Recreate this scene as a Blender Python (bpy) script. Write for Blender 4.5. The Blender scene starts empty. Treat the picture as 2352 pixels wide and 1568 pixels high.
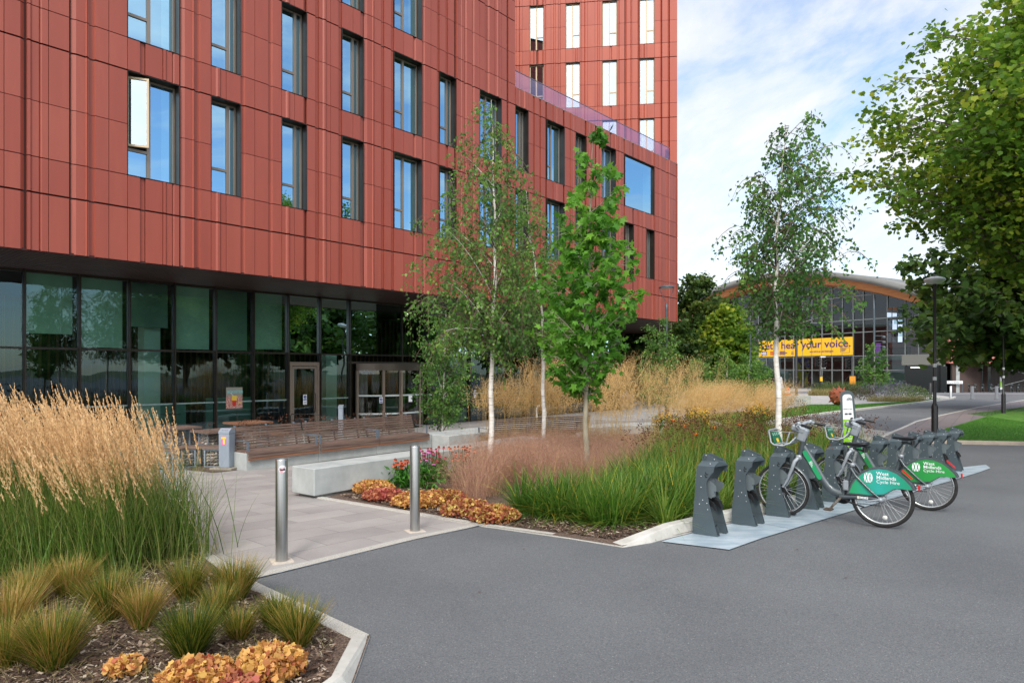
import bpy, bmesh, math, random
import numpy as np
from mathutils import Vector, Matrix
random.seed(7)
R = np.random.default_rng(11)
SC = bpy.context.scene
COL = SC.collection
PI = math.pi
F, HZ, EYE = 1568.0, 851.0, 1.85          # focal length and horizon of a 2352 px wide frame, eye height

# ---------------------------------------------------------------- terrain
GK = [(-400, 0.0), (7.5, 0.0), (14.0, -0.24), (28.0, -0.45), (900, -0.45)]
def g(y):
    for (a, za), (b, zb) in zip(GK, GK[1:]):
        if y <= b:
            return za + (zb - za) * (y - a) / (b - a)
    return GK[-1][1]
def gv(y): return np.interp(y, [k[0] for k in GK], [k[1] for k in GK])
def G(u, v, z=0.0):
    """world x, y of the ground point seen at (u, v)"""
    y = (EYE - z) * F / (v - HZ)
    for _ in range(30):
        y = 0.5 * y + 0.5 * (EYE - z - g(y)) * F / (v - HZ)
    return ((u - 1176) / F * y, y)
def at(u, y): return ((u - 1176) / F * y, y)
def zat(v, y): return EYE - (v - HZ) * y / F

# ---------------------------------------------------------------- objects
def link(o, parent=None):
    COL.objects.link(o)
    if parent is not None: o.parent = parent
    return o
def tag(o, label=None, cat=None, group=None, kind=None):
    if label: o['label'] = label
    if cat: o['category'] = cat
    if group: o['group'] = group
    if kind: o['kind'] = kind
    return o
def thing(name, label, cat, loc=(0, 0, 0), rz=0.0, group=None):
    o = bpy.data.objects.new(name, None)
    o.empty_display_size = 0.2
    o.location = loc; o.rotation_euler = (0, 0, rz)
    return tag(link(o), label, cat, group)
def copy_tree(o, parent=None):
    c = o.copy(); COL.objects.link(c)
    if parent is not None: c.parent = parent
    for ch in list(o.children): copy_tree(ch, c)
    return c
def dup(o, loc, rz, label, group=None):
    c = copy_tree(o); c.location = loc; c.rotation_euler = (0, 0, rz)
    c['label'] = label
    if group: c['group'] = group
    return c

def mesh_np(name, V, FS, mats, parent=None, rnd=None, smooth=False):
    """V (n,3); FS list of (m,k) int arrays"""
    me = bpy.data.meshes.new(name)
    V = np.asarray(V, dtype=np.float32)
    FS = [np.asarray(f, dtype=np.int32) for f in FS if len(f)]
    nl = sum(f.size for f in FS); nf = sum(len(f) for f in FS)
    me.vertices.add(len(V)); me.vertices.foreach_set('co', V.ravel())
    me.loops.add(nl); me.loops.foreach_set('vertex_index', np.concatenate([f.ravel() for f in FS]))
    me.polygons.add(nf)
    tot = np.concatenate([np.full(len(f), f.shape[1], dtype=np.int32) for f in FS])
    st = np.concatenate([[0], np.cumsum(tot)[:-1]]).astype(np.int32)
    me.polygons.foreach_set('loop_start', st); me.polygons.foreach_set('loop_total', tot)
    if rnd is not None:
        a = me.attributes.new('rnd', 'FLOAT', 'POINT'); a.data.foreach_set('value', np.asarray(rnd, dtype=np.float32))
    for m in (mats if isinstance(mats, (list, tuple)) else [mats]): me.materials.append(m)
    me.update(calc_edges=True); me.validate()
    if smooth: me.polygons.foreach_set('use_smooth', np.ones(nf, dtype=bool))
    o = bpy.data.objects.new(name, me)
    return link(o, parent)

class MB:
    def __init__(s): s.v = []; s.f = []; s.mi = []; s.m = 0; s.r = []; s.rv = 0.0; s.sm = []; s.smooth = False
    def add(s, vs, fs):
        n = len(s.v); s.v += [tuple(p) for p in vs]; s.r += [s.rv] * len(vs)
        for f in fs: s.f.append([i + n for i in f]); s.mi.append(s.m); s.sm.append(s.smooth)
    def quad(s, a, b, c, d): s.add([a, b, c, d], [(0, 1, 2, 3)])
    def box(s, x0, x1, y0, y1, z0, z1, mat=None, bev=0.0):
        if x1 < x0: x0, x1 = x1, x0
        if y1 < y0: y0, y1 = y1, y0
        if z1 < z0: z0, z1 = z1, z0
        if bev:
            b = bev; P = []
            for z, i in ((z0, b), (z0 + b, 0), (z1 - b, 0), (z1, b)):
                P += [(x0 + i + b * (i == 0), y0 + i, z), (x1 - i - b * (i == 0), y0 + i, z), (x1 - i, y0 + i + b * (i == 0), z), (x1 - i, y1 - i - b * (i == 0), z),
                      (x1 - i - b * (i == 0), y1 - i, z), (x0 + i + b * (i == 0), y1 - i, z), (x0 + i, y1 - i - b * (i == 0), z), (x0 + i, y0 + i + b * (i == 0), z)]
            fs = [tuple(range(7, -1, -1)), tuple(range(24, 32))]
            for k in range(3):
                for j in range(8): fs.append((k * 8 + j, k * 8 + (j + 1) % 8, k * 8 + 8 + (j + 1) % 8, k * 8 + 8 + j))
        else:
            P = [(x0, y0, z0), (x1, y0, z0), (x1, y1, z0), (x0, y1, z0), (x0, y0, z1), (x1, y0, z1), (x1, y1, z1), (x0, y1, z1)]
            fs = [(3, 2, 1, 0), (4, 5, 6, 7), (0, 1, 5, 4), (1, 2, 6, 5), (2, 3, 7, 6), (3, 0, 4, 7)]
        if mat is not None: P = [mat @ Vector(p) for p in P]
        s.add(P, fs)
    def prism(s, poly, h0, h1, ax='z', mat=None):
        """poly 2d outline extruded along an axis: ax z -> (x,y); ax y -> (x,z)"""
        n = len(poly)
        if ax == 'z': P = [(p[0], p[1], h0) for p in poly] + [(p[0], p[1], h1) for p in poly]
        elif ax == 'y': P = [(p[0], h0, p[1]) for p in poly] + [(p[0], h1, p[1]) for p in poly]
        else: P = [(h0, p[0], p[1]) for p in poly] + [(h1, p[0], p[1]) for p in poly]
        if mat is not None: P = [mat @ Vector(p) for p in P]
        s.add(P, [tuple(range(n - 1, -1, -1)), tuple(range(n, 2 * n))] + [(i, (i + 1) % n, n + (i + 1) % n, n + i) for i in range(n)])
    def tube(s, pts, rad, n=8, cap=True, flat=1.0):
        pts = [Vector(p) for p in pts]
        if not isinstance(rad, (list, tuple)): rad = [rad] * len(pts)
        vs = []; up = None
        for i, p in enumerate(pts):
            t = (pts[min(i + 1, len(pts) - 1)] - pts[max(i - 1, 0)])
            t = t.normalized() if t.length > 1e-9 else Vector((0, 0, 1))
            if up is None:
                up = Vector((0, 1, 0)) if abs(t.y) < .9 else Vector((1, 0, 0))
            a = (up - t * up.dot(t)); a = a.normalized() if a.length > 1e-6 else t.orthogonal().normalized()
            up = a; b = t.cross(a)
            for k in range(n):
                an = 2 * PI * k / n
                vs.append(p + (a * math.cos(an) * flat + b * math.sin(an)) * rad[i])
        fs = []
        for i in range(len(pts) - 1):
            for k in range(n): fs.append((i * n + k, i * n + (k + 1) % n, (i + 1) * n + (k + 1) % n, (i + 1) * n + k))
        sm = s.smooth; s.smooth = n > 4
        s.add(vs, fs)
        s.smooth = False
        if cap:
            L = len(vs); s.f += []; 
            s.add(vs[:n], [tuple(range(n - 1, -1, -1))]); s.add(vs[-n:], [tuple(range(n))])
        s.smooth = sm
    def lathe(s, prof, n=20, c=(0, 0, 0), axis='z', smooth=True):
        vs = []
        for r, z in prof:
            for k in range(n):
                a = 2 * PI * k / n; x, y = r * math.cos(a), r * math.sin(a)
                p = (x, y, z) if axis == 'z' else ((x, z, y) if axis == 'y' else (z, x, y))
                vs.append((c[0] + p[0], c[1] + p[1], c[2] + p[2]))
        fs = []
        for i in range(len(prof) - 1):
            for k in range(n): fs.append((i * n + k, i * n + (k + 1) % n, (i + 1) * n + (k + 1) % n, (i + 1) * n + k))
        sm = s.smooth; s.smooth = smooth
        s.add(vs, fs); s.smooth = sm
    def torus(s, c, Rr, r, n=40, m=8, flat=1.0):
        """ring in the local xz plane"""
        vs = []; fs = []
        for i in range(n):
            a = 2 * PI * i / n
            for j in range(m):
                b = 2 * PI * j / m; rr = Rr + r * math.cos(b)
                vs.append((c[0] + rr * math.cos(a), c[1] + r * flat * math.sin(b), c[2] + rr * math.sin(a)))
        for i in range(n):
            for j in range(m): fs.append((i * m + j, ((i + 1) % n) * m + j, ((i + 1) % n) * m + (j + 1) % m, i * m + (j + 1) % m))
        sm = s.smooth; s.smooth = True; s.add(vs, fs); s.smooth = sm
    def build(s, name, mats, parent=None, loc=None, rz=None):
        me = bpy.data.meshes.new(name)
        me.from_pydata([tuple(p) for p in s.v], [], s.f)
        for m in (mats if isinstance(mats, (list, tuple)) else [mats]): me.materials.append(m)
        if len(me.polygons) == len(s.mi):
            me.polygons.foreach_set('material_index', s.mi); me.polygons.foreach_set('use_smooth', s.sm)
        if any(s.r):
            a = me.attributes.new('rnd', 'FLOAT', 'POINT'); a.data.foreach_set('value', s.r)
        me.update()
        bm = bmesh.new(); bm.from_mesh(me); bmesh.ops.recalc_face_normals(bm, faces=bm.faces); bm.to_mesh(me); bm.free()
        o = bpy.data.objects.new(name, me)
        if loc is not None: o.location = loc
        if rz is not None: o.rotation_euler = (0, 0, rz)
        return link(o, parent)

# ---------------------------------------------------------------- materials
def lin(c): return tuple(((x / 255) / 12.92 if x <= 10.3 else (((x / 255) + .055) / 1.055) ** 2.4) for x in c) + (1,)
def nodes(name):
    m = bpy.data.materials.new(name); m.use_nodes = True
    nt = m.node_tree; b = nt.nodes['Principled BSDF']
    return m, nt, b
def N(nt, t, **kw):
    n = nt.nodes.new(t)
    for k, v in kw.items():
        if k in n.inputs: n.inputs[k].default_value = v
        else: setattr(n, k, v)
    return n
def ramp(nt, stops, fac):
    r = nt.nodes.new('ShaderNodeValToRGB')
    e = r.color_ramp.elements
    while len(e) < len(stops): e.new(0.5)
    for i, (p, c) in enumerate(stops): e[i].position = p; e[i].color = c if len(c) == 4 else tuple(c) + (1,)
    nt.links.new(fac, r.inputs[0]); return r
def M(name, c1, c2=None, rough=.6, metal=0.0, scale=6.0, detail=4.0, bump=0.0, bscale=60.0, spec=.5, coat=0.0, speck=None, sscale=200.0, spos=.6, stretch=None, thr=(.35, .65)):
    m, nt, b = nodes(name); L = nt.links
    b.inputs['Roughness'].default_value = rough; b.inputs['Metallic'].default_value = metal
    b.inputs['Specular IOR Level'].default_value = spec; b.inputs['Coat Weight'].default_value = coat
    b.inputs['Base Color'].default_value = lin(c1)
    tc = N(nt, 'ShaderNodeTexCoord'); src = tc.outputs['Object']
    if stretch:
        mp = N(nt, 'ShaderNodeMapping'); mp.inputs['Scale'].default_value = stretch; L.new(src, mp.inputs[0]); src = mp.outputs[0]
    col = None
    if c2:
        n = N(nt, 'ShaderNodeTexNoise', Scale=scale, Detail=detail, Roughness=.6); L.new(src, n.inputs['Vector'])
        col = ramp(nt, [(thr[0], lin(c1)), (thr[1], lin(c2))], n.outputs[0]).outputs[0]
    if speck:
        n = N(nt, 'ShaderNodeTexNoise', Scale=sscale, Detail=2.0); L.new(src, n.inputs['Vector'])
        f = ramp(nt, [(spos, (0, 0, 0)), (min(1, spos + .06), (1, 1, 1))], n.outputs[0])
        mx = N(nt, 'ShaderNodeMix', data_type='RGBA'); L.new(f.outputs[0], mx.inputs[0])
        if col: L.new(col, mx.inputs[6])
        else: mx.inputs[6].default_value = lin(c1)
        mx.inputs[7].default_value = lin(speck); col = mx.outputs[2]
    if col: L.new(col, b.inputs['Base Color'])
    if bump:
        n = N(nt, 'ShaderNodeTexNoise', Scale=bscale, Detail=3.0); L.new(src, n.inputs['Vector'])
        bp = N(nt, 'ShaderNodeBump', Strength=min(1, bump), Distance=.02 if bump <= 1 else .05); L.new(n.outputs[0], bp.inputs['Height']); L.new(bp.outputs[0], b.inputs['Normal'])
    return m
def leafmat(name, cols, trans=.35, rough=.5, spec=.35):
    """foliage: each leaf takes its own colour along a ramp (attribute rnd)"""
    m, nt, b = nodes(name); L = nt.links
    a = N(nt, 'ShaderNodeAttribute', attribute_name='rnd')
    k = len(cols); r = ramp(nt, [(i / (k - 1) if k > 1 else 0, lin(c)) for i, c in enumerate(cols)], a.outputs['Fac'])
    L.new(r.outputs[0], b.inputs['Base Color']); b.inputs['Roughness'].default_value = rough; b.inputs['Specular IOR Level'].default_value = spec
    t = N(nt, 'ShaderNodeBsdfTranslucent'); L.new(r.outputs[0], t.inputs[0])
    mx = N(nt, 'ShaderNodeMixShader'); mx.inputs[0].default_value = trans
    L.new(b.outputs[0], mx.inputs[1]); L.new(t.outputs[0], mx.inputs[2]); L.new(mx.outputs[0], nt.nodes['Material Output'].inputs[0])
    return m
def glassmat(name, tint, refl, gl=(1, 1, 1), wavy=0.0, ior=None, rough=0.0):
    m = bpy.data.materials.new(name); m.use_nodes = True; nt = m.node_tree; nt.nodes.remove(nt.nodes['Principled BSDF']); L = nt.links
    t = N(nt, 'ShaderNodeBsdfTransparent'); t.inputs[0].default_value = tuple(tint) + (1,)
    gs = N(nt, 'ShaderNodeBsdfGlossy'); gs.inputs[0].default_value = tuple(gl) + (1,); gs.inputs['Roughness'].default_value = rough
    mx = N(nt, 'ShaderNodeMixShader'); mx.inputs[0].default_value = refl
    if ior:
        fr = N(nt, 'ShaderNodeFresnel', IOR=ior); L.new(fr.outputs[0], mx.inputs[0])
    if wavy:
        tc = N(nt, 'ShaderNodeTexCoord'); n = N(nt, 'ShaderNodeTexNoise', Scale=.9, Detail=1.0); L.new(tc.outputs['Object'], n.inputs['Vector'])
        bp = N(nt, 'ShaderNodeBump', Strength=wavy, Distance=.05); L.new(n.outputs[0], bp.inputs['Height']); L.new(bp.outputs[0], gs.inputs['Normal'])
    L.new(t.outputs[0], mx.inputs[1]); L.new(gs.outputs[0], mx.inputs[2]); L.new(mx.outputs[0], nt.nodes['Material Output'].inputs[0])
    return m

def text(s, size, mat, parent, mtx, ext=.001, align='LEFT', name='lettering', bold=0.0, spacing=1.0):
    cu = bpy.data.curves.new(name, 'FONT'); cu.body = s; cu.size = size; cu.extrude = ext; cu.align_x = align; cu.offset = bold; cu.space_character = spacing; cu.resolution_u = 3
    cu.space_line = .82
    t = bpy.data.objects.new(name, cu); COL.objects.link(t)
    bpy.context.view_layer.update()
    me = bpy.data.meshes.new_from_object(t.evaluated_get(bpy.context.evaluated_depsgraph_get()))
    COL.objects.unlink(t); bpy.data.objects.remove(t)
    me.transform(mtx); me.materials.clear(); me.materials.append(mat); me.name = name
    return link(bpy.data.objects.new(name, me), parent)
def face_mtx(loc, right, up):
    r = Vector(right).normalized(); u = Vector(up); u = (u - r * u.dot(r)).normalized(); n = r.cross(u)
    m = Matrix.Identity(4)
    for i in range(3): m[i][0] = r[i]; m[i][1] = u[i]; m[i][2] = n[i]; m[i][3] = loc[i]
    return m

# ---------------------------------------------------------------- camera, sky, sun
cam = bpy.data.cameras.new('camera'); co = link(bpy.data.objects.new('camera', cam))
co.location = (0, 0, EYE); co.rotation_euler = (PI / 2, 0, 0)
cam.sensor_width = 36; cam.lens = 24.0; cam.shift_y = 67 / 2352; cam.clip_end = 2000; cam.clip_start = .05
SC.camera = co
SC.view_settings.view_transform = 'Standard'; SC.view_settings.look = 'None'; SC.view_settings.gamma = 1; SC.view_settings.exposure = EXPO if 'EXPO' in globals() else 0.30
SC.cycles.max_bounces = 7; SC.cycles.transparent_max_bounces = 12; SC.cycles.caustics_reflective = False; SC.cycles.caustics_refractive = False
W = bpy.data.worlds.new('World'); SC.world = W; W.use_nodes = True
nt = W.node_tree; L = nt.links; bg = nt.nodes['Background']
SUN_AZ, SUN_EL = math.radians(188), math.radians(42)      # compass bearing of the sun, clockwise from +Y
sky = N(nt, 'ShaderNodeTexSky', sky_type='NISHITA'); sky.sun_disc = False
sky.sun_elevation = SUN_EL; sky.sun_rotation = SUN_AZ; sky.air_density = 1.0; sky.dust_density = .6; sky.ozone_density = 2.2
bg.inputs[1].default_value = 0.21; L.new(sky.outputs[0], bg.inputs[0])
tc = N(nt, 'ShaderNodeTexCoord')
# clouds: noise laid on a flat layer above the ground (direction / height), so it foreshortens to the horizon
sx = N(nt, 'ShaderNodeSeparateXYZ'); L.new(tc.outputs['Generated'], sx.inputs[0])
zz = N(nt, 'ShaderNodeMath', operation='ADD'); L.new(sx.outputs[2], zz.inputs[0]); zz.inputs[1].default_value = .18
dv = N(nt, 'ShaderNodeVectorMath', operation='DIVIDE'); cb = N(nt, 'ShaderNodeCombineXYZ')
for i in range(3): L.new(zz.outputs[0], cb.inputs[i])
L.new(tc.outputs['Generated'], dv.inputs[0]); L.new(cb.outputs[0], dv.inputs[1])
mp = N(nt, 'ShaderNodeMapping'); mp.inputs['Scale'].default_value = (1.5, .75, 0); mp.inputs['Rotation'].default_value = (0, 0, .5); L.new(dv.outputs[0], mp.inputs[0])
n1 = N(nt, 'ShaderNodeTexNoise', Scale=1.7, Detail=9.0, Roughness=.62, Distortion=.35); L.new(mp.outputs[0], n1.inputs['Vector'])
# more cloud towards the north, clearer to the east
bi = N(nt, 'ShaderNodeVectorMath', operation='DOT_PRODUCT'); L.new(tc.outputs['Generated'], bi.inputs[0]); bi.inputs[1].default_value = (-.11, .09, -.03)
ad = N(nt, 'ShaderNodeMath', operation='ADD'); L.new(n1.outputs[0], ad.inputs[0]); L.new(bi.outputs['Value'], ad.inputs[1])
cr = ramp(nt, [(.38, (.06, .06, .06)), (.52, (.70, .70, .70)), (.64, (1, 1, 1))], ad.outputs[0])
n2 = N(nt, 'ShaderNodeTexNoise', Scale=3.1, Detail=7.0, Roughness=.6); L.new(mp.outputs[0], n2.inputs['Vector'])
cc = ramp(nt, [(.3, (.83, .91, 1.0)), (.55, (.97, .985, 1.0))], n2.outputs[0])
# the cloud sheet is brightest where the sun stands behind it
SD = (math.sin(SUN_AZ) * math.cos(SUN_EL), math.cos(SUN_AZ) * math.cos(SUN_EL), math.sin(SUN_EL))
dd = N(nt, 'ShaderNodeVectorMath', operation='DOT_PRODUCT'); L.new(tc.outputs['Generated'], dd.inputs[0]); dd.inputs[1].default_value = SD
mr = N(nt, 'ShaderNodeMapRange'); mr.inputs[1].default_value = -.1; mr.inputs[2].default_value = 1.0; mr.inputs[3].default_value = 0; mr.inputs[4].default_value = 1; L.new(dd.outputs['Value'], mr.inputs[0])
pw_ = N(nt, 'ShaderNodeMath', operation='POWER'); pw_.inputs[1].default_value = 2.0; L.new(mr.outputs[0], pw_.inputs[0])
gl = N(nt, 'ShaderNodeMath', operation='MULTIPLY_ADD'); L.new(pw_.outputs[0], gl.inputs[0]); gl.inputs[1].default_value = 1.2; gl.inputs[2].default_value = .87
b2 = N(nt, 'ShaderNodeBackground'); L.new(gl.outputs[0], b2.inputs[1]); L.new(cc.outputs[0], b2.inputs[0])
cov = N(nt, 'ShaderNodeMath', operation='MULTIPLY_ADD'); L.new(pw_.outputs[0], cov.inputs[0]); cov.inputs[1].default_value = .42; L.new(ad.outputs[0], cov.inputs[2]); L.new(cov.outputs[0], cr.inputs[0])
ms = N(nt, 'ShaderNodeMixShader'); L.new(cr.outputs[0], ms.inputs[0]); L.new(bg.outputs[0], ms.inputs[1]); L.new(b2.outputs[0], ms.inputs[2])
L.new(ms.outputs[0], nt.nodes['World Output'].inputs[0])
sl = bpy.data.lights.new('sun', 'SUN'); sl.energy = 1.9; sl.angle = math.radians(13); sl.color = (1, .94, .85)
so = link(bpy.data.objects.new('sun', sl)); so.location = (0, 0, 30)
sd = Vector((math.sin(SUN_AZ) * math.cos(SUN_EL), math.cos(SUN_AZ) * math.cos(SUN_EL), math.sin(SUN_EL)))
so.rotation_euler = sd.to_track_quat('Z', 'Y').to_euler()
# ---------------------------------------------------------------- ground sheets, kerbs
def sheet(name, poly, off, mat, kind='structure', label=None, cat=None, thick=0.0):
    bm = bmesh.new(); vs = [bm.verts.new((p[0], p[1], 0)) for p in poly]; f = bm.faces.new(vs)
    if f.normal.z < 0: f.normal_flip()
    bm.normal_update()
    for yy in (7.5, 14.0, 28.0):
        bmesh.ops.bisect_plane(bm, geom=bm.verts[:] + bm.edges[:] + bm.faces[:], plane_co=(0, yy, 0), plane_no=(0, 1, 0))
    if thick: bmesh.ops.triangulate(bm, faces=bm.faces[:])
    for v in bm.verts: v.co.z = g(v.co.y) + off
    bmesh.ops.recalc_face_normals(bm, faces=bm.faces)
    for f in bm.faces:
        if f.normal.z < 0: f.normal_flip()
    me = bpy.data.meshes.new(name); bm.to_mesh(me); bm.free(); me.materials.append(mat)
    o = link(bpy.data.objects.new(name, me)); return tag(o, label, cat, None, kind)
def kerb(name, pts, w, hs, mat, label=None, cat=None, kind='structure', side=1, wedge=0.0, seg=.9):
    """strip along a ground path; the path is its outer foot; side=+1 puts the body to the left of the path"""
    P = [Vector((p[0], p[1], 0)) for p in pts]; Q = []; H = []
    if not isinstance(hs, (list, tuple)): hs = [hs] * len(P)
    for i in range(len(P) - 1):
        n = max(1, int((P[i + 1] - P[i]).length / seg))
        for k in range(n): Q.append(P[i].lerp(P[i + 1], k / n)); H.append(hs[i] + (hs[i + 1] - hs[i]) * k / n)
    Q.append(P[-1]); H.append(hs[-1])
    vs = []
    for i, q in enumerate(Q):
        a = (Q[i] - Q[i - 1]).normalized() if i else (Q[1] - Q[0]).normalized()
        b = (Q[i + 1] - Q[i]).normalized() if i < len(Q) - 1 else a
        t = (a + b).normalized(); n = Vector((-t.y, t.x, 0)) * side; k = 1 / max(.5, (t.dot(b)))
        h = H[i]
        for d, z in ((0, -.05), (0, 0), (wedge * min(1, h / .1), h - .012), (wedge * min(1, h / .1) + .012, h), (w - .008, h), (w, h - .008), (w, -.05)):
            p = q + n * d * k; vs.append((p.x, p.y, g(p.y) + z + .002))
    m = 7; fs = [[i * m + j, i * m + j + 1, (i + 1) * m + j + 1, (i + 1) * m + j] for i in range(len(Q) - 1) for j in range(m - 1)]
    b = MB(); b.add(vs, fs); b.add(vs[:m], [tuple(range(m))]); b.add(vs[-m:], [tuple(range(m))])
    return tag(b.build(name, mat), label, cat, None, kind)

def paving_mat(name, c1, c2, cj, bw, bh, rz, jw=.006, rough=.65):
    m, nt, b = nodes(name); L = nt.links
    tc = N(nt, 'ShaderNodeTexCoord'); mp = N(nt, 'ShaderNodeMapping'); mp.inputs['Rotation'].default_value = (0, 0, -rz); L.new(tc.outputs['Object'], mp.inputs[0])
    br = N(nt, 'ShaderNodeTexBrick'); br.offset = .5
    br.inputs['Scale'].default_value = 1; br.inputs['Mortar Size'].default_value = jw; br.inputs['Brick Width'].default_value = bw; br.inputs['Row Height'].default_value = bh
    br.inputs['Color1'].default_value = lin(c1); br.inputs['Color2'].default_value = lin(c2); br.inputs['Mortar'].default_value = lin(cj); br.inputs['Mortar Smooth'].default_value = .3
    L.new(mp.outputs[0], br.inputs['Vector'])
    n = N(nt, 'ShaderNodeTexNoise', Scale=.9, Detail=6.0, Roughness=.65); L.new(tc.outputs['Object'], n.inputs['Vector'])
    n2 = N(nt, 'ShaderNodeTexNoise', Scale=170.0, Detail=2.0); L.new(tc.outputs['Object'], n2.inputs['Vector'])
    r = ramp(nt, [(.3, (.82, .82, .83)), (.7, (1.10, 1.09, 1.07))], n.outputs[0]); r2 = ramp(nt, [(.3, (.82, .82, .82)), (.7, (1.12, 1.12, 1.12))], n2.outputs[0])
    x1 = N(nt, 'ShaderNodeMix', data_type='RGBA', blend_type='MULTIPLY'); x1.inputs[0].default_value = 1; L.new(br.outputs[0], x1.inputs[6]); L.new(r.outputs[0], x1.inputs[7])
    x2 = N(nt, 'ShaderNodeMix', data_type='RGBA', blend_type='MULTIPLY'); x2.inputs[0].default_value = 1; L.new(x1.outputs[2], x2.inputs[6]); L.new(r2.outputs[0], x2.inputs[7])
    L.new(x2.outputs[2], b.inputs['Base Color']); b.inputs['Roughness'].default_value = rough
    bp = N(nt, 'ShaderNodeBump', Strength=.35, Distance=.004); L.new(br.outputs['Fac'], bp.inputs['Height']); bp.invert = True; L.new(bp.outputs[0], b.inputs['Normal'])
    return m
def asphalt_mat():
    m, nt, b = nodes('asphalt'); L = nt.links; tc = N(nt, 'ShaderNodeTexCoord')
    v = N(nt, 'ShaderNodeTexVoronoi', Scale=150.0); L.new(tc.outputs['Object'], v.inputs['Vector'])
    n = N(nt, 'ShaderNodeTexNoise', Scale=60.0, Detail=4.0, Roughness=.7); L.new(tc.outputs['Object'], n.inputs['Vector'])
    n3 = N(nt, 'ShaderNodeTexNoise', Scale=.55, Detail=5.0); L.new(tc.outputs['Object'], n3.inputs['Vector'])
    sp = N(nt, 'ShaderNodeSeparateColor'); L.new(v.outputs['Color'], sp.inputs[0])
    r = ramp(nt, [(0, lin((88, 89, 93))), (.45, lin((104, 107, 110))), (.93, lin((113, 115, 117))), (.98, lin((124, 123, 123))), (1, lin((150, 148, 146)))], sp.outputs[0])
    r2 = ramp(nt, [(.25, (.80, .80, .81)), (.5, (1, 1, 1)), (.75, (1.12, 1.12, 1.12))], n.outputs[0]); r3 = ramp(nt, [(.3, (.84, .84, .85)), (.48, (.97, .97, .97)), (.7, (1.10, 1.10, 1.09))], n3.outputs[0])
    x = N(nt, 'ShaderNodeMix', data_type='RGBA', blend_type='MULTIPLY'); x.inputs[0].default_value = 1; L.new(r.outputs[0], x.inputs[6]); L.new(r2.outputs[0], x.inputs[7])
    y = N(nt, 'ShaderNodeMix', data_type='RGBA', blend_type='MULTIPLY'); y.inputs[0].default_value = 1; L.new(x.outputs[2], y.inputs[6]); L.new(r3.outputs[0], y.inputs[7])
    L.new(y.outputs[2], b.inputs['Base Color']); b.inputs['Roughness'].default_value = .78; b.inputs['Specular IOR Level'].default_value = .35
    bp = N(nt, 'ShaderNodeBump', Strength=.8, Distance=.006); L.new(v.outputs['Distance'], bp.inputs['Height']); L.new(bp.outputs[0], b.inputs['Normal'])
    return m
D2 = Vector((.6, .8, 0)); P2 = Vector((-.8, .6, 0)); A2 = math.atan2(.8, .6)      # plaza grid: along the benches, and away from the camera
mAsph = asphalt_mat()
mPlaza = paving_mat('plaza_paving', (172, 167, 163), (154, 149, 147), (122, 117, 114), .9, .45, math.atan2(2.1, 1.9), .005)
mPave = paving_mat('pavement_blocks', (134, 120, 118), (118, 112, 114), (84, 78, 77), 1.1, .55, .95, .012)
mPale = paving_mat('pale_paving', (186, 183, 180), (172, 169, 167), (140, 138, 136), .8, .4, .3, .008)
mEdge = M('exposed_aggregate', (176, 172, 164), (198, 194, 186), rough=.85, scale=90, bump=.6, bscale=140, speck=(132, 126, 118), sscale=160, spos=.58)
mConc = M('pale_concrete', (158, 163, 162), (183, 187, 185), rough=.75, scale=2.3, detail=9, bump=.12, bscale=220, speck=(140, 145, 143), sscale=240, spos=.63)
mKerb = M('kerb_concrete', (176, 173, 166), (200, 197, 190), rough=.8, scale=3.5, detail=9, bump=.15, bscale=160, speck=(140, 136, 128), sscale=60, spos=.68)
mMulch = M('bark_mulch', (62, 48, 40), (118, 96, 82), rough=.95, scale=46, detail=8, bump=1.0, bscale=60, speck=(150, 132, 116), sscale=70, spos=.62)
mLawn = M('lawn_turf', (52, 98, 24), (92, 140, 38), rough=.9, scale=2.2, detail=10, bump=.9, bscale=90, speck=(120, 160, 60), sscale=120, spos=.6)
mEarth = M('far_ground', (70, 84, 48), (96, 100, 70), rough=.95, scale=.1)
sheet('ground', [(-500, -300), (600, -300), (600, 800), (-500, 800)], -.004, mEarth)
sheet('asphalt_road', [(-40, -60), (120, -60), (120, 190), (-40, 190)], 0.0, mAsph)
E0, E1 = G(583, 1330), G(1100, 1208)
ev = (Vector((E1[0], E1[1], 0)) - Vector((E0[0], E0[1], 0))).normalized()
B0 = G(1430, 1257)
K1 = (1.84, 7.65); RD = Vector((.731, .682, 0)); K2 = (K1[0] + RD.x * 7.6, K1[1] + RD.y * 7.6)
# plaza
sheet('plaza_paving', [E0, E1, (4.5, 13.5), (14, 24), (14, 40), (-26, 40), (-26, 10), (-6, 9.4)], .004, mPlaza)
n_ = Vector((-ev.y, ev.x, 0))
def offp(p, d, q=0): return (p[0] + n_.x * d + ev.x * q, p[1] + n_.y * d + ev.y * q)
sheet('paving_edge_strip', [offp(E0, 0, .0), offp(E1, 0, .02), offp(E1, .13, -.05), offp(E0, .13, -.1)], .008, mEdge)
b = MB(); 
p, q = Vector((*offp(E0, -.012, 0), 0)), Vector((*offp(E1, -.012, 0), 0)); r_, s_ = Vector((*offp(E0, 0, 0), 0)), Vector((*offp(E1, 0, 0), 0))
b.quad((p.x, p.y, g(p.y) + .012), (q.x, q.y, g(q.y) + .012), (s_.x, s_.y, g(s_.y) + .012), (r_.x, r_.y, g(r_.y) + .012))
tag(b.build('metal_edging_strip', M('edging_steel', (165, 185, 200), rough=.35, metal=.6)), kind='structure')
# right-hand planting bed
C0 = G(728, 1145)
BED = [E1, B0, K1, K2, (8.2, 15.5), (9.8, 21.5), (12.2, 28.6), (3.5, 28.6), (0.6, 20.5), (-1.2, 14.6), (-2.75, 10.9), (-2.86, 10.36)]
sheet('planting_bed', BED, .020, mMulch)
kerb('bed_edging', [C0, E1, B0], .11, [.022, .022, .016], mEdge, side=1)
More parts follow.
